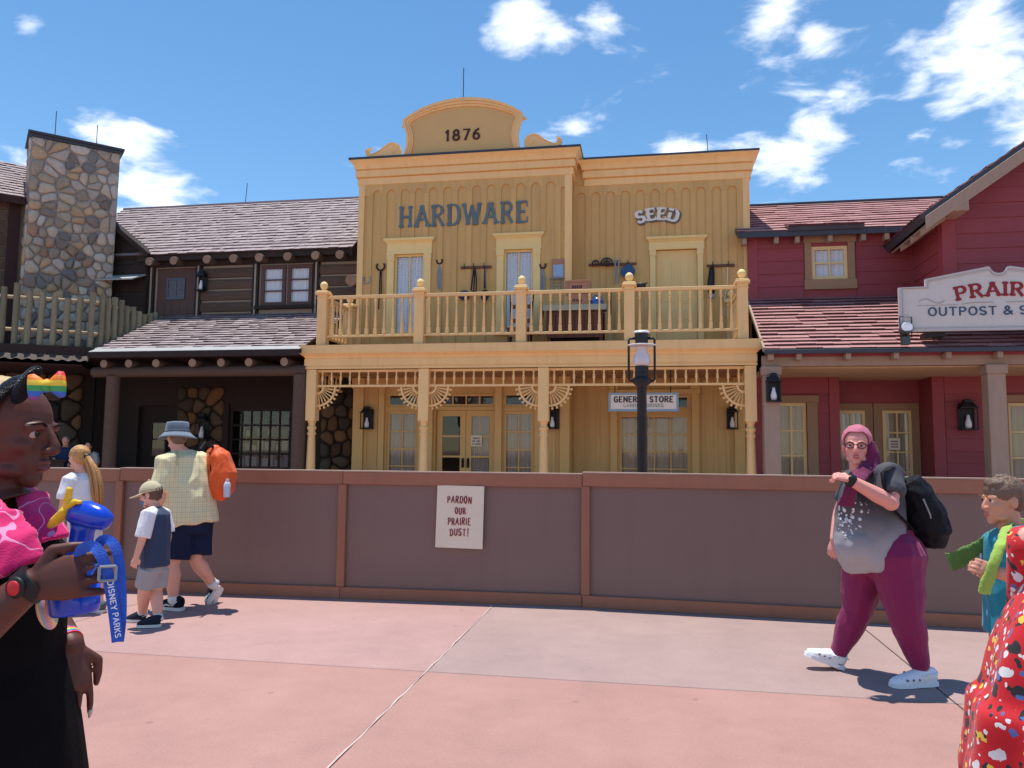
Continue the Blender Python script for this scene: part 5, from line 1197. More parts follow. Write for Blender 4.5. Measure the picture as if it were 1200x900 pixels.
def hand(mb, w, d, nrm, s=1.0, curl=(.5, .5, .5, .5), thumb=1, tc=.5, spread=.06, nails=None):
    """w wrist, d towards the fingers, nrm out of the palm; thumb = +1 / -1 side"""
    w, d = Vector(w), Vector(d).normalized(); nrm = Vector(nrm); nrm = (nrm - d * nrm.dot(d)).normalized(); sd = d.cross(nrm) * thumb
    kn = w + d * .088 * s
    mb.tube([w - d * .015 * s, w + d * .02 * s, w + d * .06 * s, kn, kn + d * .01 * s], [.027 * s, .032 * s, .041 * s, .041 * s, .03 * s], 12, [.7, .55, .42, .38, .35], sd)
    for i, (off, L) in enumerate(((.031, .072), (.0105, .080), (-.0105, .074), (-.031, .058))):
        p = kn + sd * off * s - d * .004 * s; dd = (d + sd * (off * spread * 40)).normalized(); cu = curl[i]; pts = [p - d * .02 * s, p]; rr = [.0085 * s, .0092 * s]
        for k, f in enumerate((.45, .32, .25)):
            a = cu * (.9, 1.2, .9)[k]; ax = dd.cross(nrm).normalized(); dd = (Matrix.Rotation(a, 3, ax) @ dd).normalized(); p = p + dd * (L * f * s); pts.append(p); rr.append((.0085, .0078, .0062)[k] * s)
        mb.tube(pts, rr, 9); mb.ball(pts[-1], .0064 * s, 8, 6)
        if nails is not None: nails.append((pts[-1].copy(), dd.copy(), -nrm if cu < .3 else (-nrm)))
    b = w + d * .022 * s + sd * .026 * s; t1 = b + (d * .55 + sd * .75).normalized() * .036 * s; d2 = (d * (1.0) + sd * (.35 - tc) + nrm * tc).normalized(); t2 = t1 + d2 * .03 * s; t3 = t2 + (d2 + nrm * tc * .4).normalized() * .024 * s
    mb.tube([b - sd * .012 * s, b, t1, t2, t3], [.014 * s, .015 * s, .0115 * s, .0105 * s, .0075 * s], 9); mb.ball(t3, .0076 * s, 8, 6)
def head_shape(mb, F, male=False, child=False, brow=1.0):
    """F has its origin at the middle of the head and scale = head height"""
    def bl(x, y, z, r): mb.ball(F(x, y, z), tuple(q * F.k for q in (r if isinstance(r, tuple) else (r, r, r))), 18, 12, F.M)
    if child: brow = .55
    nk, ny = (.78, -.03) if child else (1.0, 0.0)
    bl(0, -.06, .13, (.325, .405, .37)); bl(0, .07, -.06, (.275, .285, .36)); bl(0, .20, -.22, (.20, .16, .20))
    bl(0, .245, -.385, (.115 if not male else .14, .105, .095)); bl(0, .02, -.25, (.235, .2, .16))
    for s in (-1, 1):
        bl(s * .155, .225, -.09, (.10, .10, .09)); bl(s * .325, -.035, -.02, (.035, .085, .125)); bl(s * .15, .14, -.32, (.10, .12, .075))
        bl(s * .05, .385, -.125, (.04, .05, .035))
        mb.tube([F(s * .055, .335, .085), F(s * .13, .345, .105), F(s * .23, .265, .085)], [.03 * F.k * brow, .036 * F.k * brow, .025 * F.k], 8)       # brow
        mb.tube([F(s * .068, .305, .035), F(s * .10, .333, .066), F(s * .135, .34, .074), F(s * .17, .325, .066), F(s * .205, .278, .033)], [.014 * F.k, .019 * F.k, .02 * F.k, .019 * F.k, .014 * F.k], 8)                 # upper lid
        mb.tube([F(s * .07, .303, .02), F(s * .135, .326, -.008), F(s * .20, .278, .02)], [.012 * F.k, .017 * F.k, .012 * F.k], 8)
    mb.tube([F(0, .32 + ny * .5, .10), F(0, .385 + ny, .02), F(0, .435 + ny, -.075), F(0, .445 + ny, -.11), F(0, .385 + ny * .5, -.15)], [.035 * F.k * nk, .04 * F.k * nk, .05 * F.k * nk, .052 * F.k * nk, .035 * F.k], 10)
    mb.tube([F(-.10, .315, -.245), F(-.045, .368, -.228), F(0, .376, -.232), F(.045, .368, -.228), F(.10, .315, -.245)], [.014 * F.k, .026 * F.k, .026 * F.k, .026 * F.k, .014 * F.k], 8)
    mb.tube([F(-.095, .315, -.255), F(-.04, .362, -.283), F(.04, .362, -.283), F(.095, .315, -.255)], [.013 * F.k, .03 * F.k, .03 * F.k, .013 * F.k], 8)
def face_parts(F, parent, iris=(.05, .03, .02, 1), browm=None, white=None, er=.062, lipm=None):
    ey = MB(); ir = MB(); bw = MB()
    EW = white or pm('eye white', S(226, 220, 214), .2, .03, 9)
    for s in (-1, 1):
        e = MB(); c = F(s * .135, .281, .032); e.ball(c, er * F.k, 14, 10); o = e.build('eye', EW, parent, smooth=True)
        d = (F.f + F.r * .02 * s).normalized(); i = MB(); i.tube([c + d * .052 * F.k, c + d * .0605 * F.k, c + d * .063 * F.k], [.034 * F.k, .028 * F.k, .008 * F.k], 12); i.build('iris', pm('iris %.2f' % iris[0], iris, .15, 0), o)
        if lipm and s == 1:
            for pts, rr in (([(-.098, .318, -.247), (-.05, .366, -.23), (-.018, .382, -.224), (0, .38, -.230), (.018, .382, -.224), (.05, .366, -.23), (.098, .318, -.247)], [.007, .021, .025, .024, .025, .021, .007]), ([(-.092, .318, -.255), (-.045, .366, -.278), (0, .376, -.284), (.045, .366, -.278), (.092, .318, -.255)], [.007, .026, .030, .026, .007])):
                l_ = MB(); l_.tube([F(*p) for p in pts], [r_ * F.k for r_ in rr], 9); l_.build('lip', lipm, parent, smooth=True)
        if browm: b = MB(); b.tube([F(s * .06, .366, .105), F(s * .14, .378, .135), F(s * .235, .288, .11)], [.012 * F.k, .016 * F.k, .007 * F.k], 6, .6); b.build('eyebrow', browm, parent, smooth=True)
def paint_face(me, F, lips=None, scalp=None):
    return
    """material 1 = lips, 2 = cropped hair on the scalp"""
    if lips: me.materials.append(lips)
    if scalp: me.materials.append(scalp)
    for p in me.polygons:
        q = F.inv(p.center)
        if lips and abs(q.x) < .105 and q.y > .30 and -.315 < q.z < -.212 - .14 * abs(q.x) * 0: 
            if -.30 + .25 * abs(q.x) < q.z < -.208 - .25 * abs(q.x): p.material_index = 1
        if scalp and -.2 < q.z and q.z > .27 + .6 * (q.y - .2) * (1 if q.y > -.1 else .0) - (0 if q.y > -.1 else .55) and q.z < .8 and abs(q.x) < .6 and not (abs(q.x) > .29 and q.z < .12 and q.y > -.16): p.material_index = 2 if lips else 1
def skin(name, col, sub=.12):
    m, t, b = newmat(name); co = nd(t, 'ShaderNodeTexCoord'); n = nd(t, 'ShaderNodeTexNoise'); n.inputs['Scale'].default_value = 9; n.inputs['Detail'].default_value = 3; ln(t, co.outputs['Object'], n.inputs['Vector'])
    c = mixc(t, mth(t, 'MULTIPLY', n.outputs[0], .5), col, (min(1, col[0] * 1.12), col[1] * .82, col[2] * .78, 1)); ln(t, c, b.inputs['Base Color'])
    b.inputs['Roughness'].default_value = .5; b.inputs['Subsurface Weight'].default_value = sub; b.inputs['Subsurface Radius'].default_value = (.012, .005, .003); b.inputs['Subsurface Scale'].default_value = 1.0; b.inputs['Specular IOR Level'].default_value = .35
    n2 = nd(t, 'ShaderNodeTexNoise'); n2.inputs['Scale'].default_value = 180; ln(t, co.outputs['Object'], n2.inputs['Vector']); bp = nd(t, 'ShaderNodeBump'); bp.inputs['Strength'].default_value = .12; bp.inputs['Distance'].default_value = .002; ln(t, n2.outputs[0], bp.inputs['Height']); ln(t, bp.outputs[0], b.inputs['Normal'])
    return m
def cloth(name, col, var=.12, scale=5, bump=.12, bs=120, rough=.85): return pm(name, col, rough, var, scale, bump=bump, bscale=bs, sheen=.12 if sum(col[:3]) > .15 else 0, spec=.3 if sum(col[:3]) > .15 else .12)
SKF = skin('fair skin', S(222, 172, 150)); SKP = skin('pink fair skin', S(226, 162, 148)); SKD = skin('deep brown skin', S(92, 56, 46), .0); SKT = skin('tan skin', S(206, 154, 128))
LIPP = pm('lip tone', S(188, 110, 104), .45, .05, 20); LIPD = pm('deep lip tone', S(108, 60, 56), .4, .05, 20)
def hairmat(name, col): return pm(name, col, .55, .45, 26, (1, 1, .16), bump=.6, bscale=60, spec=.5)
def shoe(parent, heel, toe, up, h, w, mat, sole, name='shoe', lace=None):
    """heel and toe are ground contact ends"""
    heel, toe, up = Vector(heel), Vector(toe), Vector(up).normalized(); d = (toe - heel); L = d.length; d.normalize(); up = (up - d * up.dot(d)).normalized(); s = d.cross(up)
    m = MB(); P = lambda f, z: heel + d * (L * f) + up * z
    m.tube([P(.04, h * .5), P(.15, h * .55), P(.35, h * .5), P(.6, h * .38), P(.85, h * .28), P(.98, h * .24)], [w * .36, w * .44, w * .45, w * .47, w * .42, w * .22], 12, [h * .5 / (w * .4), h * .52 / (w * .44), h * .5 / (w * .45), h * .4 / (w * .47), h * .3 / (w * .42), h * .2 / (w * .22)], s)
    o = link(name, blob(name, m, .007, 2), mat, parent)
    m = MB(); rg = []
    for f, ww in ((-.01, .2), (.04, .36), (.2, .44), (.45, .42), (.7, .5), (.9, .42), (1.0, .2)): rg.append([P(f, 0) - s * w * ww, P(f, 0) + s * w * ww, P(f, h * .24) + s * w * ww, P(f, h * .24) - s * w * ww])
    m.loft(rg); so2 = m.build('sole', sole, o)
    return o
def wedge_cap(): pass
# ------------------------------------------------------------------ woman in maroon leggings (walking left)
def A(px, py, Y): return at(px, py, Y)
FWD = V3(-.86, -.50, 0).normalized(); RGT = FWD.cross(V3(0, 0, 1))
pw = thing('person', (1.45, 5.72, 0), 'woman in grey ombre shirt, maroon leggings and white clogs striding past the fence', 'person')
Hd = Fr(A(1004, 523, 5.66), (-.30, -.95, -.03), (0.02, 0, 1), .262)
m = MB(); head_shape(m, Hd)
nb_, pel = A(1021, 553, 5.70), A(1036, 655, 5.72)
m.tube([Hd(0, -.08, -.25), Hd(0, -.10, -.5), nb_ + V3(0, 0, -.02)], [.058, .062, .075], 12)
shL, shR = A(1044, 557, 5.52), A(1003, 560, 5.88)
elL, wrL = A(1044, 589, 5.40), A(997, 563, 5.36)
elR, wrR = A(985, 600, 6.02), A(978, 632, 5.90)
seg(m, [nb_, A(1022, 575, 5.70), A(1023, 605, 5.7), A(1028, 640, 5.7), pel], [.10, .155, .17, .19, .18], 14, .75, RGT)
limb(m, shL, elL, wrL, .058, .054, .034, 1.05); limb(m, shR, elR, wrR, .058, .05, .033, 1.05)
hand(m, wrL, (-.9, .1, .35), (-.2, .55, -.8), .95, (.7, .8, .8, .85), -1, .5); hand(m, wrR, (-.2, -.1, -1), (.3, .5, 0), .95, (.35, .4, .4, .45), 1)
hipF, knF, anF = A(1012, 662, 5.80), A(1004, 716, 5.84), A(979, 772, 5.90)
hipN, knN, anN = A(1052, 662, 5.62), A(1062, 725, 5.56), A(1080, 786, 5.60)
limb(m, hipF, knF, anF, .125, .075, .042, 1.1); limb(m, hipN, knN, anN, .125, .075, .042, 1.1)
heelF, toeF = A(988, 785, 5.90), A(943, 768, 5.86); heelN, toeN = V3(*A(1097, 806, 5.62)), A(1044, 806, 5.50)
heelN.z = .004; toeN.z = .004
seg(m, [anF, anF.lerp(heelF, .6), heelF.lerp(toeF, .45) + V3(0, 0, .04), heelF.lerp(toeF, .85) + V3(0, 0, .035)], [.043, .045, .04, .028], 10); seg(m, [anN, anN.lerp(heelN, .55), heelN.lerp(toeN, .4) + V3(0, 0, .05), heelN.lerp(toeN, .85) + V3(0, 0, .035)], [.043, .045, .042, .028], 10)
me = blob('body', m, .0048, 4); o = link('body', me, SKP, pw); face_parts(Hd, o, (.08, .06, .05, 1), pm('pale brow', S(150, 104, 84), .9, .2, 40), lipm=LIPP)
# leggings
LEG = cloth('maroon leggings knit', S(132, 28, 82), .10, 4, .06, 200, .6)
m = MB(); limb(m, hipF + V3(.02, 0, .05), knF, anF + (knF - anF) * .12, .165, .098, .056, 1.1, 14); limb(m, hipN + V3(-.01, 0, .05), knN, anN + (knN - anN) * .10, .185, .105, .058, 1.12, 14)
m.ball(A(1040, 655, 5.72), (.205, .19, .17)); m.ball(A(1056, 652, 5.70), (.165, .175, .17)); seg(m, [A(1034, 620, 5.72), A(1038, 650, 5.72)], [.19, .2], 14)
link('leggings', blob('leggings', m, .008, 4, .004, 12, (1, 1, .7), 3), LEG, pw)
# shirt: charcoal fading to pale grey at the hem is the garment's own dye
def ombre(name, c0, c1, z0, z1):
    mm, t, b = newmat(name); co = nd(t, 'ShaderNodeTexCoord'); sp_ = nd(t, 'ShaderNodeSeparateXYZ'); ln(t, co.outputs['Object'], sp_.inputs[0])
    n = nd(t, 'ShaderNodeTexNoise'); n.inputs['Scale'].default_value = 5; n.inputs['Detail'].default_value = 4; ln(t, co.outputs['Object'], n.inputs['Vector'])
    r = nd(t, 'ShaderNodeMapRange', interpolation_type='SMOOTHSTEP'); ln(t, mth(t, 'ADD', sp_.outputs[2], mth(t, 'MULTIPLY', mth(t, 'SUBTRACT', n.outputs[0], .5), .16)), r.inputs[0]); r.inputs[1].default_value = z0; r.inputs[2].default_value = z1
    ln(t, mixc(t, r.outputs[0], c0, c1), b.inputs['Base Color']); b.inputs['Roughness'].default_value = .85
    n2 = nd(t, 'ShaderNodeTexNoise'); n2.inputs['Scale'].default_value = 160; ln(t, co.outputs['Object'], n2.inputs['Vector']); bp = nd(t, 'ShaderNodeBump'); bp.inputs['Strength'].default_value = .15; bp.inputs['Distance'].default_value = .004; ln(t, n2.outputs[0], bp.inputs['Height']); ln(t, bp.outputs[0], b.inputs['Normal'])
    return mm
SHIRT = ombre('ombre grey knit', S(172, 170, 172), S(74, 74, 80), .80, 1.17)
m = MB()
seg(m, [A(1022, 549, 5.70), A(1021, 558, 5.70), A(1020, 580, 5.70), A(1020, 605, 5.70), A(1020, 630, 5.70), A(1023, 652, 5.70), A(1026, 664, 5.70)], [.09, .165, .205, .215, .225, .215, .19], 18, [.7, .75, .98, 1.02, 1.06, 1.06, 1.0], RGT)
m.ball(A(1004, 592, 5.60), (.125, .115, .14)); m.ball(A(1007, 612, 5.62), (.14, .13, .16)); m.ball(A(1008, 638, 5.63), (.165, .165, .16))
seg(m, [shL + V3(-.05, .05, -.01), shL + V3(0, 0, .004), shL.lerp(elL, .45), shL.lerp(elL, .72)], [.085, .088, .084, .080], 12); seg(m, [shR + V3(.04, 0, -.01), shR, shR.lerp(elR, .65)], [.08, .084, .08], 12)
link('shirt', blob('shirt', m, .0085, 14, .012, 8, (1, 1, .5), 5), SHIRT, pw)
# pale splash print on the chest
PRN = pm('white print ink', S(214, 216, 222), .8, .2, 30)
# scarf over the head and down the chest
SCARFLIT = cloth('sunlit pink cooling cloth', S(196, 110, 130), .25, 7, .2, 200); SCARFSHADE = cloth('shaded maroon cooling cloth', S(112, 34, 74), .2, 6, .2, 200)  # one cloth in two colours: sunlit pink and painted shade
m = MB(); m.ball(Hd(0, -.085, .17), (.345 * Hd.k, .425 * Hd.k, .375 * Hd.k), 20, 14, Hd.M); m.ball(Hd(0, -.17, -.06), (.33 * Hd.k, .33 * Hd.k, .34 * Hd.k), 18, 12, Hd.M)
hm = blob('head_scarf', m, .006, 3, .0035, 20, (1, 1, .4), 2)
bm = bmesh.new(); bm.from_mesh(hm); dead = [f for f in bm.faces if (lambda q: q.y > .14 + .32 * max(0, q.z - .12) and q.z < .36)(Hd.inv(f.calc_center_median()))]; bmesh.ops.delete(bm, geom=dead, context='FACES'); bm.to_mesh(hm); bm.free()
o = link('head_scarf', hm, SCARFLIT, pw); so3 = o.modifiers.new('t', 'SOLIDIFY'); so3.thickness = .006; so3.offset = 1
m = MB(); e1 = Hd(-.33, .04, .12)
seg(m, [e1, Hd(-.37, .06, -.15), Hd(-.36, .12, -.45), A(1009, 556, 5.52), A(1000, 568, 5.38), A(995, 580, 5.40), A(991, 592, 5.43)], [.03, .05, .055, .05, .04, .045, .055], 10, .45, (1, .2, 0)); m.ball(A(1017, 553, 5.66), (.085, .08, .05))
link('scarf_tail', blob('scarf_tail', m, .006, 2, .004, 20, (1, 1, .3), 7), SCARFSHADE, pw)
# glasses and watch
GLS = thing('glasses', Hd(0, .35, .03), 'dark framed glasses worn by the woman in maroon leggings', 'glasses')
FRM = pm('dark glasses frame', S(44, 32, 36), .3, .1, 9)
m = MB()
for s in (-1, 1):
    m.tube([Hd(s * (.14 + .105 * math.cos(a)), .375 - .03 * abs(math.cos(a)) * (1 if math.cos(a) > 0 else .2), .028 + .07 * math.sin(a)) for a in [i * math.pi / 8 for i in range(17)]], .012 * Hd.k, 6); m.tube([Hd(s * .245, .345, .05), Hd(s * .335, .1, .05), Hd(s * .34, -.02, .03)], .011 * Hd.k, 5)
m.tube([Hd(-.035, .385, .05), Hd(0, .40, .055), Hd(.035, .385, .05)], .012 * Hd.k, 5); m.build('frame', FRM, GLS)
wt_ = thing('wristwatch', wrL, 'black watch on the raised wrist of the woman in maroon leggings', 'watch'); dv = (wrL - elL).normalized()
MB().tube([wrL - dv * .018, wrL + dv * .018], .041, 14).build('strap', BLACK, wt_); MB().ball(wrL + V3(-.005, -.041, .012), (.02, .012, .02)).build('face', BLACK, wt_, smooth=True)
# backpack
bp_ = thing('backpack', A(1082, 640, 5.7), 'black backpack on the back of the woman in maroon leggings', 'backpack')
NYL = cloth('black nylon', S(30, 30, 34), .2, 7, .25, 60, .6)
m = MB(); seg(m, [A(1062, 563, 5.74), A(1070, 578, 5.74), A(1082, 602, 5.74), A(1090, 624, 5.74), A(1090, 640, 5.74)], [.085, .115, .13, .125, .08], 14, 1.25, (1, .2, .2)); link('bag', blob('bag', m, .008, 2, .008, 12, (1, 1, 1), 9), NYL, bp_)
m = MB(); m.tube([A(1060, 563, 5.62), A(1046, 546, 5.47), A(1034, 554, 5.385), A(1036, 575, 5.40), A(1050, 600, 5.50), A(1072, 622, 5.62)], .026, 8, .3, (0, 1, .3)); m.build('strap', NYL, bp_, smooth=True)
m = MB(); m.tube([A(1082, 585, 5.58), A(1090, 603, 5.58), A(1094, 620, 5.60)], .006, 5); m.build('zip', STEEL, bp_)
# clogs and socks
CLOG = pm('white foam clog', S(238, 238, 240), .45, .04, 8, bump=.03); SOCK = cloth('grey sock knit', S(150, 150, 154))
for (an, kn, he, to) in ((anF, knF, heelF, toeF), (anN, knN, heelN, toeN)):
    sk = MB(); seg(sk, [an + (kn - an) * .10, an, an.lerp(he, .5)], [.052, .052, .05], 12); sk.build('sock', SOCK, pw, smooth=True)
    up_ = V3(0, 0, 1) if he.z < .05 else V3(-.25, -.2, 1)
    c_ = shoe(pw, he, to, up_, .115, .115, CLOG, CLOG, 'clog')
    d_ = (to - he).normalized(); u_ = (up_ - d_ * up_.dot(d_)).normalized(); s_ = d_.cross(u_)
    for k in range(4):
        q = he + (to - he) * (.5 + .11 * k) + u_ * (.088 - .012 * k) + s_ * (.035 if k % 2 else .01); MB().ball(q, (.010, .010, .010), 8, 5).build('vent_hole', BLACK, c_)
    for k in range(3):
        for sg_ in (-1, 1): MB().ball(he + (to - he) * (.48 + .13 * k) + u_ * .05 + s_ * .050 * sg_, (.009, .009, .008), 8, 5).build('vent_hole', pm('clog shadow grey', S(120, 120, 124), .7), c_)
    MB().tube([he + (to - he) * .42 + u_ * .075 + s_ * .05, he + (to - he) * .1 + u_ * .085 + s_ * .05, he - d_ * .012 + u_ * .08, he + (to - he) * .1 + u_ * .085 - s_ * .05, he + (to - he) * .42 + u_ * .075 - s_ * .05], .009, 7, .6).build('heel_strap', CLOG, c_, smooth=True)
# splash print placed on the shirt front as small raised flecks
rs = random.Random(5); m = MB()
shm = [o for o in bpy.data.objects if o.name.startswith('shirt') and o.parent == pw][0].data
cand = [(v.co.copy(), v.normal.copy()) for v in shm.vertices]
tgt = A(988, 602, 5.48)
near = [(c, n) for c, n in cand if (c - tgt).length < .17 and n.y < -.1]
for k in range(70):
    if not near: break
    c, n = rs.choice(near); r = rs.uniform(.006, .02) * (1.1 - (c - tgt).length / .2)
    if r > .003: m.tube([c - n * .004, c + n * .0025], [r, r * .95], 7)
if near:
    for i in range(len(m.v)): pass
    o = m.build('chest_print', PRN, pw); o['kind'] = 'stuff'

# ------------------------------------------------------------------ man in bucket hat (walking away to the left)
pmn = thing('person', (-4.1, 6.75, 0), 'man in bucket hat and pale yellow checked shirt walking left, seen from behind', 'person')
FM = V3(-.80, .60, 0).normalized(); RM = FM.cross(V3(0, 0, 1))
Hm = Fr(A(207, 512, 6.72), (-.82, .57, -.05), (0, 0, 1), .25)
m = MB(); head_shape(m, Hm, True)
nbm, plm = A(215, 533, 6.74), A(222, 612, 6.75)
m.tube([Hm(0, -.06, -.2), Hm(0, -.12, -.45), nbm], [.062, .064, .075], 12)
shl, shr = A(197, 541, 6.56), A(239, 540, 6.92)
ell, wrl = A(188, 585, 6.50), A(176, 618, 6.66); elr, wrr = A(243, 582, 7.05), A(232, 612, 7.02)
seg(m, [nbm, A(217, 550, 6.75), A(219, 590, 6.75), plm], [.10, .17, .18, .17], 14, .75, RM)
limb(m, shl, ell, wrl, .068, .05, .035); limb(m, shr, elr, wrr, .068, .05, .035); hand(m, wrl, (-.5, .2, -.85), (.5, .3, 0), 1.05, (.5, .5, .55, .6), 1); hand(m, wrr, (-.3, .3, -.9), (-.4, -.3, 0), 1.05, (.5, .5, .5, .5), -1)
hl, kl, al = A(208, 625, 6.66), A(202, 662, 6.62), A(203, 702, 6.66); hr, kr, ar = A(230, 625, 6.84), A(229, 655, 6.80), A(249, 684, 7.02)
limb(m, hl, kl, al, .10, .062, .042, 1.28); limb(m, hr, kr, ar, .10, .062, .042, 1.28)
hel, tol = V3(*A(214, 716, 6.66)), V3(*A(184, 714, 6.72)); hel.z = tol.z = .004
her, tor = A(260, 688, 7.10), A(246, 711, 7.00)
seg(m, [al, hel.lerp(tol, .3) + V3(0, 0, .05), hel.lerp(tol, .8) + V3(0, 0, .03)], [.044, .045, .03], 10); seg(m, [ar, her.lerp(tor, .3) + V3(-.045, .018, .02), her.lerp(tor, .8) + V3(-.03, .012, .014)], [.044, .036, .026], 10)
me = blob('body', m, .0075, 2); o = link('body', me, SKF, pmn); paint_face(me, Hm, LIPP); face_parts(Hm, o, (.1, .14, .2, 1), hairmat('grey brow', S(130, 120, 110)), lipm=LIPP)
HRM = hairmat('grey brown hair', S(120, 100, 84)); m = MB(); m.ball(Hm(0, -.10, .10), (.335 * Hm.k, .40 * Hm.k, .36 * Hm.k), 16, 10, Hm.M); m.ball(Hm(0, -.22, -.12), (.26 * Hm.k, .22 * Hm.k, .2 * Hm.k), 14, 8, Hm.M)
link('hair', blob('hair', m, .007, 1, .003, 40, (1, 1, .4)), HRM, pmn)
def plaid(name, base, l1, l2, sx, sz):
    mm, t, b = newmat(name); co = nd(t, 'ShaderNodeTexCoord'); sp_ = nd(t, 'ShaderNodeSeparateXYZ'); ln(t, co.outputs['Object'], sp_.inputs[0])
    def line(axis, f, w, off=0.0):
        v = mth(t, 'FRACT', mth(t, 'ADD', mth(t, 'MULTIPLY', axis, f), off)); return mth(t, 'LESS_THAN', v, w)
    hx = mth(t, 'ADD', sp_.outputs[0], mth(t, 'MULTIPLY', sp_.outputs[1], .75))
    c = mixc(t, mth(t, 'MULTIPLY', line(hx, sx, .16), .34), base, l1); c = mixc(t, mth(t, 'MULTIPLY', line(sp_.outputs[2], sz, .16), .34), c, l1); c = mixc(t, mth(t, 'MULTIPLY', line(hx, sx, .10, .5), .3), c, l2); c = mixc(t, mth(t, 'MULTIPLY', line(sp_.outputs[2], sz, .10, .5), .3), c, l2)
    ln(t, c, b.inputs['Base Color']); b.inputs['Roughness'].default_value = .85; return mm
PLAID = plaid('yellow check cotton', S(232, 222, 176), S(170, 150, 104), S(180, 168, 140), 22, 22)
m = MB(); seg(m, [A(213, 529, 6.74), A(214, 537, 6.74), A(216, 552, 6.75), A(219, 580, 6.75), A(220, 602, 6.75), A(221, 614, 6.75)], [.10, .205, .235, .25, .262, .262], 18, [.7, .72, .82, .9, .92, .92], RM)
seg(m, [shl + V3(.04, .03, 0), shl, shl.lerp(ell, .62), shl.lerp(ell, .8)], [.10, .105, .105, .108], 12); seg(m, [shr + V3(-.04, 0, 0), shr, shr.lerp(elr, .75)], [.10, .105, .1], 12)
link('shirt', blob('shirt', m, .009, 3, .013, 7, (1, 1, .5), 4), PLAID, pmn)
NAVY = cloth('navy shorts twill', S(34, 40, 66)); m = MB(); seg(m, [plm + V3(0, 0, .1), plm, plm + V3(0, 0, -.1)], [.20, .215, .21], 16, .8, RM)
seg(m, [hl + V3(0, 0, .05), hl.lerp(kl, .5), hl.lerp(kl, .80)], [.14, .145, .142], 12); seg(m, [hr + V3(0, 0, .05), hr.lerp(kr, .5), hr.lerp(kr, .86)], [.14, .145, .145], 12)
link('shorts', blob('shorts', m, .009, 2, .006, 8, (1, 1, .4), 8), NAVY, pmn)
BSH = cloth('black mesh shoe', S(32, 32, 38)); WSOLE = pm('white rubber sole', S(222, 218, 212), .6, .08, 9); WS = cloth('white sock knit', S(226, 226, 226))
for (an, kn, he, to, up_) in ((al, kl, hel, tol, (0, 0, 1)), (ar, kr, her, tor, (-.75, .3, .35))):
    sk = MB(); seg(sk, [an + (kn - an) * .10, an, an.lerp(he, .4)], [.05, .051, .05], 12); sk.build('sock', WS, pmn, smooth=True); c_ = shoe(pmn, he, to, up_, .125, .115, BSH, WSOLE)
    d_ = (to - he).normalized(); u_ = (Vector(up_) - d_ * Vector(up_).dot(d_)).normalized(); s_ = d_.cross(u_)
    for sg_ in (-1, 1): MB().tube([he + d_ * .1 + u_ * .045 + s_ * .052 * sg_, he + d_ * .15 + u_ * .055 + s_ * .054 * sg_, he + d_ * .19 + u_ * .035 + s_ * .056 * sg_], .008, 5).build('stripe', WSOLE, c_)
# hat
ht = thing('bucket_hat', Hm(0, -.03, .1), 'grey blue bucket hat on the man in the checked shirt', 'hat'); HATM = cloth('grey denim', S(112, 124, 136), .2, 9, .2, 120)
HF = Fr(Hm(0, -.04, .22), Hm.f, Hm.u + Hm.f * .12, Hm.k); m = MB(); rg = []
for (r, z) in ((.40, .34), (.43, .28), (.44, .1), (.455, -.02), (.50, -.06), (.62, -.17), (.74, -.26)): rg.append([HF(r * .93 * math.cos(a) * (1 + .03 * math.sin(3 * a + z * 9)), r * 1.08 * math.sin(a), z + .03 * math.sin(2 * a) * (r - .4) * 4) for a in [2 * math.pi * i / 28 for i in range(28)]])
m.add([HF(0, 0, .36)], []); m.loft([[HF(.02 * math.cos(a), .02 * math.sin(a), .365) for a in [2 * math.pi * i / 28 for i in range(28)]], [HF(.25 * math.cos(a), .29 * math.sin(a), .36) for a in [2 * math.pi * i / 28 for i in range(28)]]] + rg, caps=False)
o = m.build('crown', HATM, ht, smooth=True); q_ = o.modifiers.new('t', 'SOLIDIFY'); q_.thickness = .004
m = MB(); m.tube([HF(.452 * .93 * math.cos(a), .452 * 1.09 * math.sin(a), .0) for a in [2 * math.pi * i / 28 for i in range(29)]], .008, 5); m.build('band', cloth('dark hat band', S(78, 88, 98)), ht)
# orange pack
op = thing('backpack', A(258, 580, 6.9), 'bright orange drawstring pack on the man in the bucket hat', 'backpack'); ORG = cloth('orange nylon', S(230, 92, 34), .15, 6, .2, 40, .55)
m = MB(); seg(m, [A(249, 526, 6.86), A(256, 536, 6.86), A(260, 556, 6.86), A(260, 572, 6.86), A(254, 582, 6.86)], [.05, .10, .125, .12, .06], 14, 1.1, RM); link('bag', blob('bag', m, .008, 2, .012, 12, (1, 1, .4), 3), ORG, op)
m = MB(); m.tube([A(250, 524, 6.8), A(240, 519, 6.74), A(234, 527, 6.62)], .014, 6); m.tube([A(249, 585, 6.80), A(248, 560, 6.76), A(246, 530, 6.78)], .012, 6); m.build('strap', NYL, op)
bt = thing('water_bottle', A(266, 572, 6.72), 'clear water bottle in the side pocket of the orange pack', 'bottle'); q0 = A(266, 575, 6.735); MB().lathe([(.028, -.06), (.032, -.05), (.032, .06), (.014, .09)], q0, 12).build('body', pm('clear plastic', S(196, 200, 216), .15, .1, 9), bt, smooth=True); MB().lathe([(.015, .091), (.015, .11)], q0, 10).build('cap', WSOLE, bt)

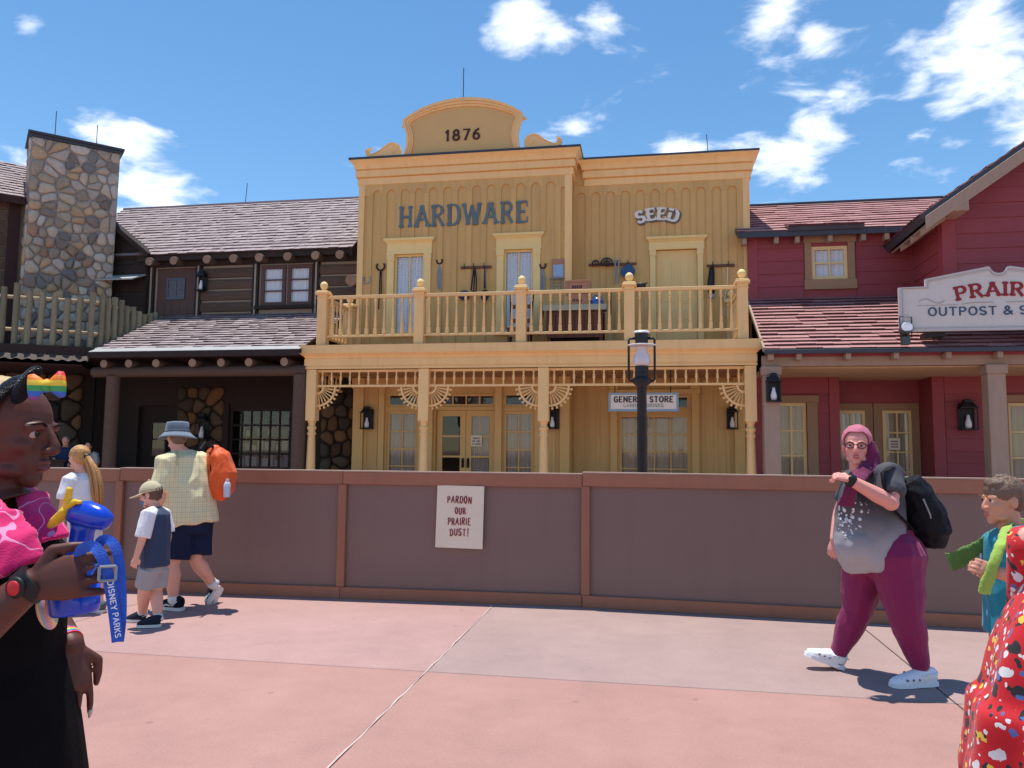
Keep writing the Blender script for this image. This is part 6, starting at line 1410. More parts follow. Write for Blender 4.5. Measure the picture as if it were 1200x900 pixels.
# ------------------------------------------------------------------ boy in cap
def kid(label, base, Hd, nb, pel, sh, el, wr, hip, kn, an, feet, R_, scale, skinm, hands=True):
    t = thing('person', base, label, 'person'); m = MB(); head_shape(m, Hd, child=True); k = scale
    m.tube([Hd(0, -.06, -.2), Hd(0, -.10, -.5), nb], [.045 * k, .045 * k, .055 * k], 12)
    seg(m, [nb, nb.lerp(pel, .2), nb.lerp(pel, .6), pel], [.06 * k, .105 * k, .10 * k, .105 * k], 14, .7, R_)
    for i in (0, 1):
        limb(m, sh[i], el[i], wr[i], .042 * k, .032 * k, .024 * k); d = (wr[i] - el[i]).normalized(); hand(m, wr[i], d, R_ * (1 if i else -1), .72 * k, (.4, .45, .5, .5), 1 if i else -1)
        limb(m, hip[i], kn[i], an[i], .07 * k, .05 * k, .034 * k, 1.15)
        he, to = feet[i]; seg(m, [an[i], he.lerp(to, .3) + V3(0, 0, .04), he.lerp(to, .8) + V3(0, 0, .025)], [.034 * k, .034 * k, .024 * k], 10)
    me = blob('body', m, .0050, 3); o = link('body', me, skinm, t); return t, o
def gnd(px, py, Y): p = A(px, py, Y); return V3(p.x, p.y, .004)
FB = V3(-.93, -.25, 0).normalized(); RB = FB.cross(V3(0, 0, 1))
Hb = Fr(A(176, 580, 6.08), (-.94, -.18, -.22), (-.1, 0, 1), .215)
nbb, plb = A(184, 597, 6.08), A(182, 661, 6.08)
shb = [A(191, 602, 6.22), A(174, 603, 5.95)]; elb = [A(197, 628, 6.24), A(166, 634, 5.90)]; wrb = [A(194, 648, 6.24), A(160, 652, 5.88)]
hpb = [A(186, 668, 6.14), A(175, 668, 6.02)]; knb = [A(183, 692, 6.13), A(169, 692, 6.04)]; anb = [A(185, 724, 6.06), A(167, 719, 6.18)]
ftb = [(gnd(189, 735, 6.05), gnd(160, 737, 5.98)), (gnd(171, 728, 6.18), gnd(148, 728, 6.16))]
pb, bo = kid('boy in tan cap and navy shirt with white sleeves walking left', (-4.2, 6.08, 0), Hb, nbb, plb, shb, elb, wrb, hpb, knb, anb, ftb, RB, 1.0, SKF)
face_parts(Hb, bo, (.1, .08, .06, 1), hairmat('brown brow', S(90, 64, 48)), lipm=LIPP)
BRH = hairmat('brown hair', S(96, 70, 54)); m = MB(); m.ball(Hb(0, -.10, .10), (.345 * Hb.k, .41 * Hb.k, .37 * Hb.k), 16, 10, Hb.M); m.ball(Hb(0, -.24, -.08), (.27 * Hb.k, .2 * Hb.k, .2 * Hb.k), 14, 8, Hb.M); link('hair', blob('hair', m, .006, 1, .003, 45, (1, 1, .4)), BRH, pb)
NVY = cloth('navy jersey', S(52, 66, 92), .15, 6); WHT = cloth('white jersey', S(232, 232, 236), .06, 6)
m = MB(); seg(m, [nbb + V3(0, 0, .015), nbb.lerp(plb, .08), nbb.lerp(plb, .3), nbb.lerp(plb, .7), plb + V3(0, 0, -.015)], [.06, .125, .135, .135, .138], 16, .82, RB); link('shirt', blob('shirt', m, .007, 3, .005, 11, (1, 1, .5), 2), NVY, pb)
for i in (0, 1):
    m = MB(); seg(m, [shb[i].lerp(nbb, .55) + V3(0, 0, -.005), shb[i], shb[i].lerp(elb[i], .5), shb[i].lerp(elb[i], .86)], [.052, .062, .063, .062], 12); link('sleeve', blob('sleeve', m, .006, 2, .004, 14), WHT, pb)
GRYS = cloth('grey shorts cotton', S(160, 158, 160)); m = MB(); seg(m, [plb + V3(0, 0, .05), plb, plb + V3(0, 0, -.06)], [.112, .116, .118], 14, .8, RB)
for i in (0, 1): seg(m, [hpb[i] + V3(0, 0, .02), hpb[i].lerp(knb[i], .5), hpb[i].lerp(knb[i], .82)], [.085, .088, .086], 12)
link('shorts', blob('shorts', m, .007, 2, .004, 10, (1, 1, .4)), GRYS, pb)
NSH = cloth('dark navy trainer', S(40, 44, 58))
for i in (0, 1):
    sk = MB(); seg(sk, [anb[i] + (knb[i] - anb[i]) * .10, anb[i], anb[i].lerp(ftb[i][0], .4)], [.041, .041, .04], 10); sk.build('sock', WS, pb, smooth=True); shoe(pb, ftb[i][0], ftb[i][1], (0, 0, 1), .095, .09, NSH, WSOLE)
MSK = cloth('blue face mask', S(86, 120, 156)); m = MB(); m.ball(Hb(0, .23, -.22), (.21 * Hb.k, .20 * Hb.k, .20 * Hb.k), 16, 10, Hb.M); m.tube([Hb(-.2, .2, -.15), Hb(-.33, -.04, -.02)], .006, 5); m.build('face_mask', MSK, pb, smooth=True)
def cap(F, label, col, name='cap'):
    t = thing('cap', F(0, 0, .2), label, 'cap'); C = cloth(name, col, .12, 9, .15, 150); m = MB(); rg = []
    for k in range(8):
        z = .5 * math.sin(k / 7 * math.pi / 2 * .98); c = math.cos(k / 7 * math.pi / 2 * .98); rg.append([F(.375 * c * math.cos(a), -.05 + .455 * c * math.sin(a), .10 + z * .92 - .05 * (1 - c) * 0) for a in [2 * math.pi * i / 24 for i in range(24)]])
    m.loft(rg, caps=False); o = m.build('crown', C, t, smooth=True); s_ = o.modifiers.new('t', 'SOLIDIFY'); s_.thickness = .004
    m = MB(); r0 = []; r1 = []; 
    for i in range(13):
        a = R(20 + 140 * i / 12); ca, sa = math.cos(a), math.sin(a); r0.append(F(.37 * ca, -.05 + .45 * sa, .12)); r1.append(F(.40 * ca, .02 + .80 * sa, .10 - .10 * sa + .07 * sa * (1 - abs(ca))))
    m.loft([r0, r1], caps=False, closed=False); o = m.build('visor', C, t, smooth=True); s_ = o.modifiers.new('t', 'SOLIDIFY'); s_.thickness = .006
    MB().ball(F(0, -.05, .565), .012).build('button', C, t); return t
cap(Hb, 'tan baseball cap on the boy with white sleeves', S(196, 182, 150), 'tan cap cotton')

# ------------------------------------------------------------------ girl with ponytail
FG = V3(-.90, .42, 0).normalized(); RG = FG.cross(V3(0, 0, 1))
Hg = Fr(A(92, 536, 6.45), (-.94, .22, -.12), (0, 0, 1), .225); nbg, plg = A(98, 556, 6.46), A(100, 636, 6.48)
shg = [A(108, 561, 6.62), A(82, 563, 6.34)]; elg = [A(112, 592, 6.66), A(74, 594, 6.30)]; wrg = [A(106, 618, 6.6), A(70, 618, 6.24)]
hpg = [A(106, 645, 6.54), A(92, 645, 6.42)]; kng = [A(112, 676, 6.52), A(86, 676, 6.40)]; ang = [A(116, 705, 6.48), A(80, 704, 6.52)]
ftg = [(gnd(124, 716, 6.46), gnd(97, 719, 6.42)), (gnd(86, 718, 6.5), gnd(60, 718, 6.48))]
pg, go = kid('girl with long blond ponytail in white T-shirt behind the blue bottle', (-4.9, 6.46, 0), Hg, nbg, plg, shg, elg, wrg, hpg, kng, ang, ftg, RG, 1.12, SKF)
face_parts(Hg, go, (.1, .12, .16, 1), lipm=LIPP)
BLH = hairmat('golden hair', S(188, 140, 84)); m = MB(); m.ball(Hg(0, -.09, .12), (.36 * Hg.k, .43 * Hg.k, .385 * Hg.k), 18, 12, Hg.M); m.ball(Hg(0, -.22, -.10), (.30 * Hg.k, .26 * Hg.k, .25 * Hg.k), 14, 8, Hg.M)
link('hair', blob('hair', m, .006, 1, .003, 50, (1, 1, .3)), BLH, pg)
rs = random.Random(3); m = MB(); p0 = Hg(0, -.50, -.02)
for k in range(46):
    a = rs.uniform(0, 6.28); r = rs.uniform(.2, 1) ** .6; o3 = V3(math.cos(a) * r, math.sin(a) * r, 0); L = rs.uniform(.8, 1.0)
    e_ = [p0 + o3 * .018, A(110, 552, 6.46) + o3 * .045, A(114, 572, 6.46) + o3 * .055, A(116, 596, 6.46).lerp(A(114, 572, 6.46), 1 - L) + o3 * .035 + V3(0, 0, -.03 * L)]; m.tube([Hg(0, -.3, .05) + o3 * .02] + e_, [.012, .012, .014, .012, .003], 5)
m.build('ponytail', BLH, pg, smooth=True); MB().tube([Hg(0, -.46, .0), Hg(0, -.53, -.05)], .03, 10).build('hair_tie', BLACK, pg)
m = MB(); seg(m, [nbg + V3(0, 0, .015), nbg.lerp(plg, .08), nbg.lerp(plg, .3), nbg.lerp(plg, .7), plg], [.065, .14, .15, .145, .15], 16, .75, RG)
for i in (0, 1): seg(m, [shg[i].lerp(nbg, .4), shg[i], shg[i].lerp(elg[i], .5), shg[i].lerp(elg[i], .72)], [.06, .068, .07, .07], 12)
link('shirt', blob('shirt', m, .0075, 3, .006, 10, (1, 1, .5), 6), WHT, pg)
m = MB(); seg(m, [plg + V3(0, 0, .04), plg, plg + V3(0, 0, -.06)], [.12, .125, .125], 14, .7, RG)
for i in (0, 1): seg(m, [hpg[i] + V3(0, 0, .02), hpg[i].lerp(kng[i], .7)], [.09, .09], 12)
link('shorts', blob('shorts', m, .0075, 2, .003, 10), NAVY, pg)
m = MB(); m.ball(Hg(0, .23, -.22), (.21 * Hg.k, .20 * Hg.k, .20 * Hg.k), 16, 10, Hg.M); m.tube([Hg(.2, .2, -.15), Hg(.33, -.04, -.02)], .006, 5); m.build('face_mask', cloth('dark face mask', S(52, 56, 68)), pg, smooth=True)
GSH = cloth('grey trainer', S(92, 98, 104))
for i in (0, 1): shoe(pg, ftg[i][0], ftg[i][1], (0, 0, 1), .10, .095, GSH, WSOLE)
# ------------------------------------------------------------------ woman with the blue bottle (left foreground)
pf = thing('person', (-1.3, 1.42, 0), 'woman in black dress with pink towel and rainbow bow headband in left foreground', 'person')
FF = V3(.95, .30, 0).normalized(); RF = FF.cross(V3(0, 0, 1))
Hf = Fr(A(12, 508, 1.42), (.985, .17, -.10), (.05, 0, 1), .225)
m = MB(); head_shape(m, Hf, brow=1.1)
nbf, plf = A(-2, 590, 1.42), A(-6, 860, 1.44)
m.tube([Hf(0, -.04, -.2), Hf(0, -.08, -.5), nbf], [.056, .056, .07], 16)
shN, elN, wrN = A(-30, 620, 1.26), A(-62, 765, 1.17), A(36, 685, 1.23)
shFr, elFr, wrFr = A(30, 620, 1.60), A(46, 708, 1.60), A(83, 756, 1.53)
seg(m, [nbf, A(-3, 620, 1.43), A(0, 700, 1.43), A(-4, 780, 1.44), plf], [.085, .14, .135, .13, .15], 18, .75, RF)
limb(m, shN, elN, wrN, .052, .042, .028, 1.08, 16); limb(m, shFr, elFr, wrFr, .05, .04, .027, 1.05, 16)
nails = []
hand(m, wrN, (1, .10, .20), (.12, .95, -.1), .98, (.42, .46, .5, .55), 1, .35)
hand(m, wrFr, (.22, -.1, -1), (-.75, .45, -.1), .98, (.22, .26, .30, .34), 1, .35, .10, nails)
hp = [plf + RF * .09, plf - RF * .09]; kf = [V3(h_.x + .02, h_.y, .5) for h_ in hp]; af = [V3(h_.x, h_.y, .09) for h_ in hp]
for i in (0, 1):
    limb(m, hp[i], kf[i], af[i], .09, .06, .04, 1.15, 14); seg(m, [af[i], af[i] + FF * .05 + V3(0, 0, -.045), af[i] + FF * .15 + V3(0, 0, -.06)], [.04, .036, .025], 10)
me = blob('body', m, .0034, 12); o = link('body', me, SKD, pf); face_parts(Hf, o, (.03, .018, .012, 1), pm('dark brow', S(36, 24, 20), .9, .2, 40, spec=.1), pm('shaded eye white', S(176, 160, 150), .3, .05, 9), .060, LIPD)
NAIL = pm('pale nail lacquer', S(206, 196, 176), .25, .05, 20)
for p_, d_, n_ in nails: MB().tube([p_ + n_ * .0052 - d_ * .006, p_ + n_ * .006 + d_ * .004, p_ + n_ * .004 + d_ * .016], [.0045, .0052, .002], 8, .5, d_.cross(n_)).build('nail', NAIL, o, smooth=True)
BLO = hairmat('cropped blond hair', S(196, 164, 112)); m = MB(); m.ball(Hf(0, -.15, .17), (.335 * Hf.k, .37 * Hf.k, .355 * Hf.k), 22, 14, Hf.M); m.ball(Hf(0, -.24, -.05), (.30 * Hf.k, .28 * Hf.k, .26 * Hf.k), 18, 12, Hf.M)
hm = blob('hair', m, .004, 2, .0012, 90, (1, 1, 1)); link('hair', hm, BLO, pf)
# dress
BLK = cloth('black jersey', S(12, 12, 14), .2, 6, .12, 150); m = MB()
seg(m, [A(-2, 602, 1.42), A(-3, 622, 1.43), A(2, 690, 1.43), A(-2, 770, 1.44), A(0, 860, 1.44), A(4, 960, 1.45), A(4, 1130, 1.46)], [.10, .145, .14, .145, .165, .18, .20], 22, [.7, .72, .85, .8, .85, .85, .85], RF)
m.ball(A(26, 664, 1.42), (.085, .09, .08))
for a_, b_ in ((shN, elN), (shFr, elFr)): seg(m, [a_, a_.lerp(b_, .22)], [.066, .063], 14)
link('dress', blob('dress', m, .006, 5, .006, 8, (1, 1, .35), 3), BLK, pf)
for i in (0, 1): shoe(pf, V3(af[i].x - .04 * FF.x, af[i].y, .004), V3(af[i].x + .2 * FF.x, af[i].y + .2 * FF.y, .004), (0, 0, 1), .1, .095, BSH, WSOLE)
# pink towel with pale curling lines
def curlmat(name, base, line, sc, w):
    mm, t, b = newmat(name); co = nd(t, 'ShaderNodeTexCoord'); n = nd(t, 'ShaderNodeTexNoise'); n.inputs['Scale'].default_value = sc; n.inputs['Detail'].default_value = 1; ln(t, co.outputs['Object'], n.inputs['Vector'])
    f = mth(t, 'FRACT', mth(t, 'MULTIPLY', n.outputs[0], 7)); l = mth(t, 'LESS_THAN', mth(t, 'ABSOLUTE', mth(t, 'SUBTRACT', f, .5)), w)
    ln(t, mixc(t, mth(t, 'MULTIPLY', l, .75), base, line), b.inputs['Base Color']); b.inputs['Roughness'].default_value = .9; b.inputs['Sheen Weight'].default_value = .2
    n2 = nd(t, 'ShaderNodeTexNoise'); n2.inputs['Scale'].default_value = 300; ln(t, co.outputs['Object'], n2.inputs['Vector']); bp = nd(t, 'ShaderNodeBump'); bp.inputs['Strength'].default_value = .3; bp.inputs['Distance'].default_value = .003; ln(t, n2.outputs[0], bp.inputs['Height']); ln(t, bp.outputs[0], b.inputs['Normal']); return mm
tw = thing('pink_towel', nbf, 'hot pink towel with pale curling lines around the neck of the woman in black', 'towel')
PINK = curlmat('hot pink towelling', S(222, 30, 108), S(246, 170, 206), 13, .045)
m = MB()
seg(m, [nbf - FF * .10 + V3(0, 0, .035), nbf - FF * .06 + RF * .09 + V3(0, 0, .025), A(-30, 584, 1.27), A(-16, 608, 1.235), A(0, 640, 1.225), A(12, 670, 1.225)], [.03, .035, .045, .055, .060, .055], 16, [.5, .4, .2, .17, .17, .17], (.9, .5, -.25))
seg(m, [nbf - FF * .10 + V3(0, 0, .035), nbf - FF * .04 - RF * .09 + V3(0, 0, .03), A(14, 568, 1.49), A(36, 580, 1.45), A(50, 606, 1.42), A(60, 634, 1.41)], [.03, .033, .034, .034, .036, .036], 14, [.5, .4, .22, .22, .22, .22], (.85, .5, -.3))
link('cloth', blob('cloth', m, .005, 3, .006, 16, (1, 1, .4), 4), PINK, tw)
# headband, ears, bow
hb = thing('headband', Hf(0, 0, .5), 'black headband with sequin ears and rainbow bow on the woman in black', 'headband')
SEQ = pm('black sequins', S(22, 22, 26), .3, .5, 160, metal=.3, bump=.8, bscale=240)
MB().tube([Hf(.36 * math.cos(a), -.02 + .10 * math.sin(a), .13 + .395 * math.sin(a)) for a in [math.pi * (i - 1) / 14 for i in range(17)]], .014, 10, .6).build('band', SEQ, hb, smooth=True)
for s, c_ in ((1, A(31, 451, 1.36)), (-1, A(24, 458, 1.50))):
    m = MB(); m.ball(c_, (.019, .013, .047), 18, 12, Matrix.Rotation(R(36), 3, 'Y') @ Matrix.Rotation(R(18), 3, 'Z')); m.build('ear', SEQ, hb, smooth=True)
def rainbow(name, axis, freq, off, pale=0.0):
    mm, t, b = newmat(name); co = nd(t, 'ShaderNodeTexCoord'); dt = nd(t, 'ShaderNodeVectorMath', operation='DOT_PRODUCT'); ln(t, co.outputs['Object'], dt.inputs[0]); dt.inputs[1].default_value = axis
    f = mth(t, 'FRACT', mth(t, 'ADD', mth(t, 'MULTIPLY', dt.outputs['Value'], freq), off)); cr = nd(t, 'ShaderNodeValToRGB'); cr.color_ramp.interpolation = 'CONSTANT'; ln(t, f, cr.inputs[0]); e = cr.color_ramp.elements
    cols = [S(226, 40, 56), S(240, 130, 40), S(246, 210, 60), S(70, 170, 90), S(50, 110, 200), S(140, 80, 160)]
    cols = [tuple(q * (1 - pale) + pale * .8 for q in c[:3]) + (1.0,) for c in cols]
    e[0].position = 0; e[0].color = cols[0]; e[1].position = 1 / 6; e[1].color = cols[1]
    for i in range(2, 6): q = e.new(i / 6); q.color = cols[i]
    ln(t, cr.outputs[0], b.inputs['Base Color']); b.inputs['Roughness'].default_value = .6; return mm
bc = A(55, 452, 1.36); RBW = rainbow('rainbow ribbon', (0, 0, -1), 15.0, 15.0 * (bc.z + .033))
for s in (-1, 1):
    m = MB(); u_ = V3(.9, .35, .12).normalized(); m.tube([bc, bc + u_ * s * .010, bc + u_ * s * .022, bc + u_ * s * .032], [.008, .017, .028, .026], 12, .45, (0, .1, 1)); m.build('bow_loop', RBW, hb, smooth=True)
MB().ball(bc, (.010, .012, .014)).build('bow_knot', RBW, hb, smooth=True)
# watch, bracelet
ww = thing('wristwatch', wrN, 'black watch with red face on the wrist holding the blue bottle', 'watch'); dv = V3(1, .12, .6).normalized(); dv = (wrN - elN).normalized()
MB().tube([wrN - dv * .014, wrN + dv * .012], .0335, 20).build('strap', BLACK, ww, smooth=False); q = wrN + V3(.0, -.034, .0); MB().ball(q, (.019, .007, .019), 16, 8).build('case', BLACK, ww, smooth=True); MB().ball(q + V3(0, -.005, 0), (.013, .004, .013), 14, 7).build('dial', pm('red dial', S(200, 40, 46), .4), ww, smooth=True)
dv = (wrFr - elFr).normalized(); br = MB().tube([wrFr - dv * .03, wrFr - dv * .008], .030, 18).build('bracelet', rainbow('rainbow beads', tuple(dv), 60, 0), None, smooth=False); tag(br, 'rainbow bracelet on the hanging wrist of the woman in black', 'bracelet')
pc = thing('striped_pouch', A(52, 735, 1.32), 'small rainbow striped pouch against the black dress', 'pouch'); m = MB(); m.ball(A(55, 716, 1.32), (.020, .014, .036), 16, 10, Matrix.Rotation(R(-22), 3, 'Y')); m.build('body', rainbow('pastel stripes', (.95, .2, .3), 46, .2, .45), pc, smooth=True)
# ------------------------------------------------------------------ the blue bottle
bt = thing('misting_bottle', A(88, 716, 1.31), 'bright blue misting bottle with yellow lever held in the foreground', 'bottle')
BLU = pm('glossy blue plastic', S(22, 70, 200), .22, .05, 6, spec=.6); YEL = pm('yellow plastic', S(240, 190, 40), .3, .05, 6)
c0 = A(88, 719, 1.335); c1 = A(86, 676, 1.335); c2 = A(93, 645, 1.335); c3 = A(97, 622, 1.335); c4 = A(100, 606, 1.335)
MB().tube([c0, c0.lerp(c1, .08), c0.lerp(c1, .9), c1, c1.lerp(c2, .35), c1.lerp(c2, .7), c2, c3, c4], [.040, .043, .047, .046, .042, .029, .021, .021, .026], 24, 1.0, (1, 0, 0)).build('body', BLU, bt, smooth=True)
m = MB(); seg(m, [A(80, 603, 1.315), A(88, 602, 1.315), A(102, 602, 1.315), A(116, 607, 1.315), A(126, 612, 1.315), A(129, 614, 1.315)], [.012, .022, .025, .023, .017, .006], 18, .9, (0, 0, 1)); m.build('spray_head', BLU, bt, smooth=True)
m = MB(); seg(m, [A(58, 618, 1.30), A(66, 610, 1.30), A(76, 600, 1.30), A(82, 592, 1.31)], [.008, .015, .014, .010], 12, .6, (0, 1, 0)); seg(m, [A(76, 600, 1.30), A(79, 585, 1.30), A(82, 571, 1.30)], [.008, .007, .006], 10); seg(m, [A(78, 594, 1.30), A(88, 588, 1.30), A(96, 589, 1.30)], [.008, .006, .004], 10); link('lever', blob('lever', m, .0028, 2), YEL, bt)
ST = pm('blue webbing', S(48, 96, 200), .7, .35, 90, bump=.3); WT = pm('webbing white print', S(226, 232, 244), .7)
ly = thing('lanyard', A(118, 650, 1.26), 'blue printed lanyard strap hanging from the blue bottle', 'lanyard')
def ribbon(pts, w, name):
    # smooth band: width across the view direction, thin in depth
    P = [A(*p) for p in pts]; Q = []
    for i in range(len(P) - 1):
        a, b, c, d = P[max(i - 1, 0)], P[i], P[i + 1], P[min(i + 2, len(P) - 1)]
        for k in range(5):
            t = k / 5; Q.append(.5 * ((2 * b) + (c - a) * t + (2 * a - 5 * b + 4 * c - d) * t * t + (-a + 3 * b - 3 * c + d) * t ** 3))
    Q.append(P[-1]); m = MB(); rg = []
    for i, q in enumerate(Q):
        d = (Q[min(i + 1, len(Q) - 1)] - Q[max(i - 1, 0)]).normalized(); vw = (q - Vector((0, 0, CAMH))).normalized(); s = d.cross(vw).normalized(); n = s.cross(d)
        rg.append([q - s * w - n * .0012, q + s * w - n * .0012, q + s * w + n * .0012, q - s * w + n * .0012])
    m.loft(rg); return m.build(name, ST, ly)
ribbon([(112, 668, 1.25), (96, 660, 1.245), (95, 645, 1.24), (108, 640, 1.235), (118, 650, 1.235), (126, 672, 1.24), (132, 705, 1.25), (136, 735, 1.25), (138, 752, 1.25)], .0095, 'strap'); ribbon([(110, 652, 1.27), (118, 634, 1.265), (130, 634, 1.262), (138, 650, 1.262), (142, 690, 1.262), (142, 725, 1.262), (139, 752, 1.262)], .0085, 'strap')
q = A(126, 672, 1.236); m = MB(); vw = (q - Vector((0, 0, CAMH))).normalized(); rr = vw.cross(V3(0, 0, 1)).normalized(); uu = rr.cross(vw)
def qd(a, b): return q + rr * a + uu * b
for (a0, b0, a1, b1) in ((-.013, -.012, .013, -.012), (.013, -.012, .013, .012), (.013, .012, -.013, .012), (-.013, .012, -.013, -.012)): m.tube([qd(a0, b0), qd(a1, b1)], .0028, 6)
m.build('buckle', STEEL, ly)
for (t_, p0, p1) in (('DISNEY', A(129, 680, 1.238), A(134, 715, 1.246)), ('PARKS', A(135, 718, 1.246), A(138.5, 747, 1.246))):
    d = (p1 - p0); L = d.length; d.normalize(); mbx = text_mb(t_, .0085, tv=.2, th=.16, depth=.0004, gap=.2); xs_ = [v[0] for v in mbx.v]; k = L / (max(xs_) - min(xs_)); up_ = d.cross(vw).normalized(); mid = (p0 + p1) / 2
    mm = MB(); mm.v = [tuple(mid + d * (v[0] * k) + up_ * (v[2] - .00425) + vw * (v[1] * .3 - .002)) for v in mbx.v]; mm.f = mbx.f; mm.build('lettering', WT, ly)

# ------------------------------------------------------------------ boy with green towel (right)
F2 = V3(-.95, -.12, 0).normalized(); R2 = F2.cross(V3(0, 0, 1)); Y2 = 3.95
H2 = Fr(A(1175, 587, Y2), (-.97, -.16, -.05), (0, 0, 1), .222); nb2, pl2 = A(1187, 622, Y2), A(1192, 742, Y2)
sh2_ = [A(1186, 634, Y2 + .15), A(1199, 636, Y2 - .14)]; el2 = [A(1178, 672, Y2 + .2), A(1204, 682, Y2 - .20)]; wr2 = [A(1150, 663, Y2 + .10), A(1170, 671, Y2 - .24)]
hp2 = [A(1188, 750, Y2 + .08), A(1198, 750, Y2 - .08)]; kn2 = [V3(h_.x - .02, h_.y, .40) for h_ in hp2]; an2 = [V3(h_.x + .02, h_.y, .08) for h_ in hp2]; ft2 = [(V3(a_.x + .06, a_.y, .004), V3(a_.x - .15, a_.y, .004)) for a_ in an2]
p2, b2 = kid('boy in teal shirt with lime green towel at the right edge', (pl2.x, Y2, 0), H2, nb2, pl2, sh2_, el2, wr2, hp2, kn2, an2, ft2, R2, 1.12, SKT)
face_parts(H2, b2, (.06, .04, .03, 1), pm('soft brown brow', S(120, 92, 74), .9, .2, 40), lipm=LIPP)
DBH = hairmat('short dark brown hair', S(112, 88, 70)); rs = random.Random(8); m = MB(); m.ball(H2(0, -.07, .17), (.345 * H2.k, .415 * H2.k, .36 * H2.k), 18, 12, H2.M); m.ball(H2(0, -.2, .0), (.325 * H2.k, .28 * H2.k, .26 * H2.k), 16, 10, H2.M); m.ball(H2(0, .14, .36), (.26 * H2.k, .17 * H2.k, .13 * H2.k), 14, 9, H2.M)
for k in range(40):
    a, e_ = rs.uniform(0, 6.28), rs.uniform(.5, 1.5); d_ = V3(math.cos(a) * math.cos(e_), math.sin(a) * math.cos(e_), math.sin(e_)); p_ = H2(d_.x * .33, -.06 + d_.y * .42, .16 + d_.z * .36); q_ = p_ + (H2.f * .5 + (p_ - H2(0, 0, .1)).normalized() + V3(0, 0, .3)) * .007; m.tube([p_, q_], [.009, .004], 5)
link('hair', blob('hair', m, .0045, 2, .0012, 110, (1, 1, .5)), DBH, p2)
TEAL = cloth('teal sports knit', S(28, 130, 150)); SLV = cloth('slate sleeve knit', S(92, 108, 128)); m = MB(); seg(m, [nb2 + V3(0, 0, .01), nb2.lerp(pl2, .08), nb2.lerp(pl2, .3), nb2.lerp(pl2, .7), pl2], [.07, .145, .16, .155, .16], 16, .78, R2); link('shirt', blob('shirt', m, .007, 4, .007, 9, (1, 1, .5), 2), TEAL, p2)
for i in (0, 1):
    m = MB(); seg(m, [sh2_[i].lerp(nb2, .5), sh2_[i], sh2_[i].lerp(el2[i], .5), sh2_[i].lerp(el2[i], .78)], [.055, .068, .068, .066], 12); link('sleeve', blob('sleeve', m, .006, 2, .004, 12), SLV, p2)
m = MB(); seg(m, [pl2 + V3(0, 0, .05), pl2, pl2 + V3(0, 0, -.08)], [.13, .135, .13], 14, .8, R2)
for i in (0, 1): seg(m, [hp2[i], hp2[i].lerp(kn2[i], .85)], [.09, .092], 12)
link('shorts', blob('shorts', m, .008, 2), GRYS, p2)
for i in (0, 1): shoe(p2, ft2[i][0], ft2[i][1], (0, 0, 1), .095, .09, NSH, WSOLE)
gt = thing('green_towel', nb2, 'lime green cooling towel around the neck of the boy in teal', 'towel'); LIME = cloth('lime microfibre', S(158, 190, 84), .2, 8, .3, 200); LIMD = cloth('olive microfibre', S(96, 132, 62), .2, 8, .3, 200)
m = MB(); seg(m, [A(1200, 612, Y2 + .12), A(1184, 611, Y2 + .03), A(1180, 618, Y2 - .10), A(1172, 640, Y2 - .24), A(1164, 662, Y2 - .27), A(1157, 682, Y2 - .27), A(1154, 696, Y2 - .27)], [.026, .028, .025, .022, .023, .028, .028], 12, .22, (.9, .1, .5)); link('front_end', blob('front_end', m, .005, 2, .005, 20, (1, 1, .4)), LIME, gt)
m = MB(); seg(m, [A(1190, 612, Y2 + .05), A(1176, 617, Y2 + .06), A(1158, 632, Y2 + .04), A(1140, 645, Y2 + .02), A(1124, 655, Y2), A(1112, 659, Y2)], [.018, .02, .026, .034, .046, .048], 12, .13, (.35, 0, 1)); link('flying_end', blob('flying_end', m, .005, 2, .006, 18, (.5, 1, 1)), LIMD, gt)

# ------------------------------------------------------------------ person in red print dress (right edge)
def blotch(name, base):
    mm, t, b = newmat(name); co = nd(t, 'ShaderNodeTexCoord'); ns = nd(t, 'ShaderNodeTexNoise'); ns.inputs['Scale'].default_value = 30; ns.inputs['Detail'].default_value = 3; ln(t, co.outputs['Object'], ns.inputs['Vector'])
    mxv = nd(t, 'ShaderNodeMix', data_type='VECTOR'); mxv.inputs[0].default_value = .035; ln(t, co.outputs['Object'], mxv.inputs[4]); ln(t, ns.outputs['Color'], mxv.inputs[5])
    c = base
    for sc, th, cols in ((21, .34, ((.75, .74, .72, 1), (.02, .02, .025, 1))), (29, .28, ((.78, .55, .06, 1), (.08, .16, .42, 1))), (46, .32, ((.8, .78, .76, 1), (.02, .02, .02, 1)))):
        v = nd(t, 'ShaderNodeTexVoronoi'); v.inputs['Scale'].default_value = sc; ln(t, mxv.outputs[1], v.inputs['Vector']); sp_ = nd(t, 'ShaderNodeSeparateColor'); ln(t, v.outputs['Color'], sp_.inputs[0])
        pick = mixc(t, mth(t, 'GREATER_THAN', sp_.outputs[0], .5), cols[0], cols[1]); on = mth(t, 'MULTIPLY', mth(t, 'LESS_THAN', v.outputs['Distance'], th), mth(t, 'GREATER_THAN', sp_.outputs[1], .30)); c = mixc(t, on, c, pick)
    ln(t, c, b.inputs['Base Color']); b.inputs['Roughness'].default_value = .8; b.inputs['Sheen Weight'].default_value = .1; return mm
Y3 = 2.25; pr = thing('person', (A(1288, 800, Y3).x, Y3, 0), 'person in red dress with scattered print cropped by the right edge', 'person')
F3 = V3(.35, .94, 0).normalized(); R3 = F3.cross(V3(0, 0, 1)); H3 = Fr(A(1300, 560, Y3), F3, (0, 0, 1), .225); nb3 = A(1294, 622, Y3); pl3 = A(1288, 800, Y3)
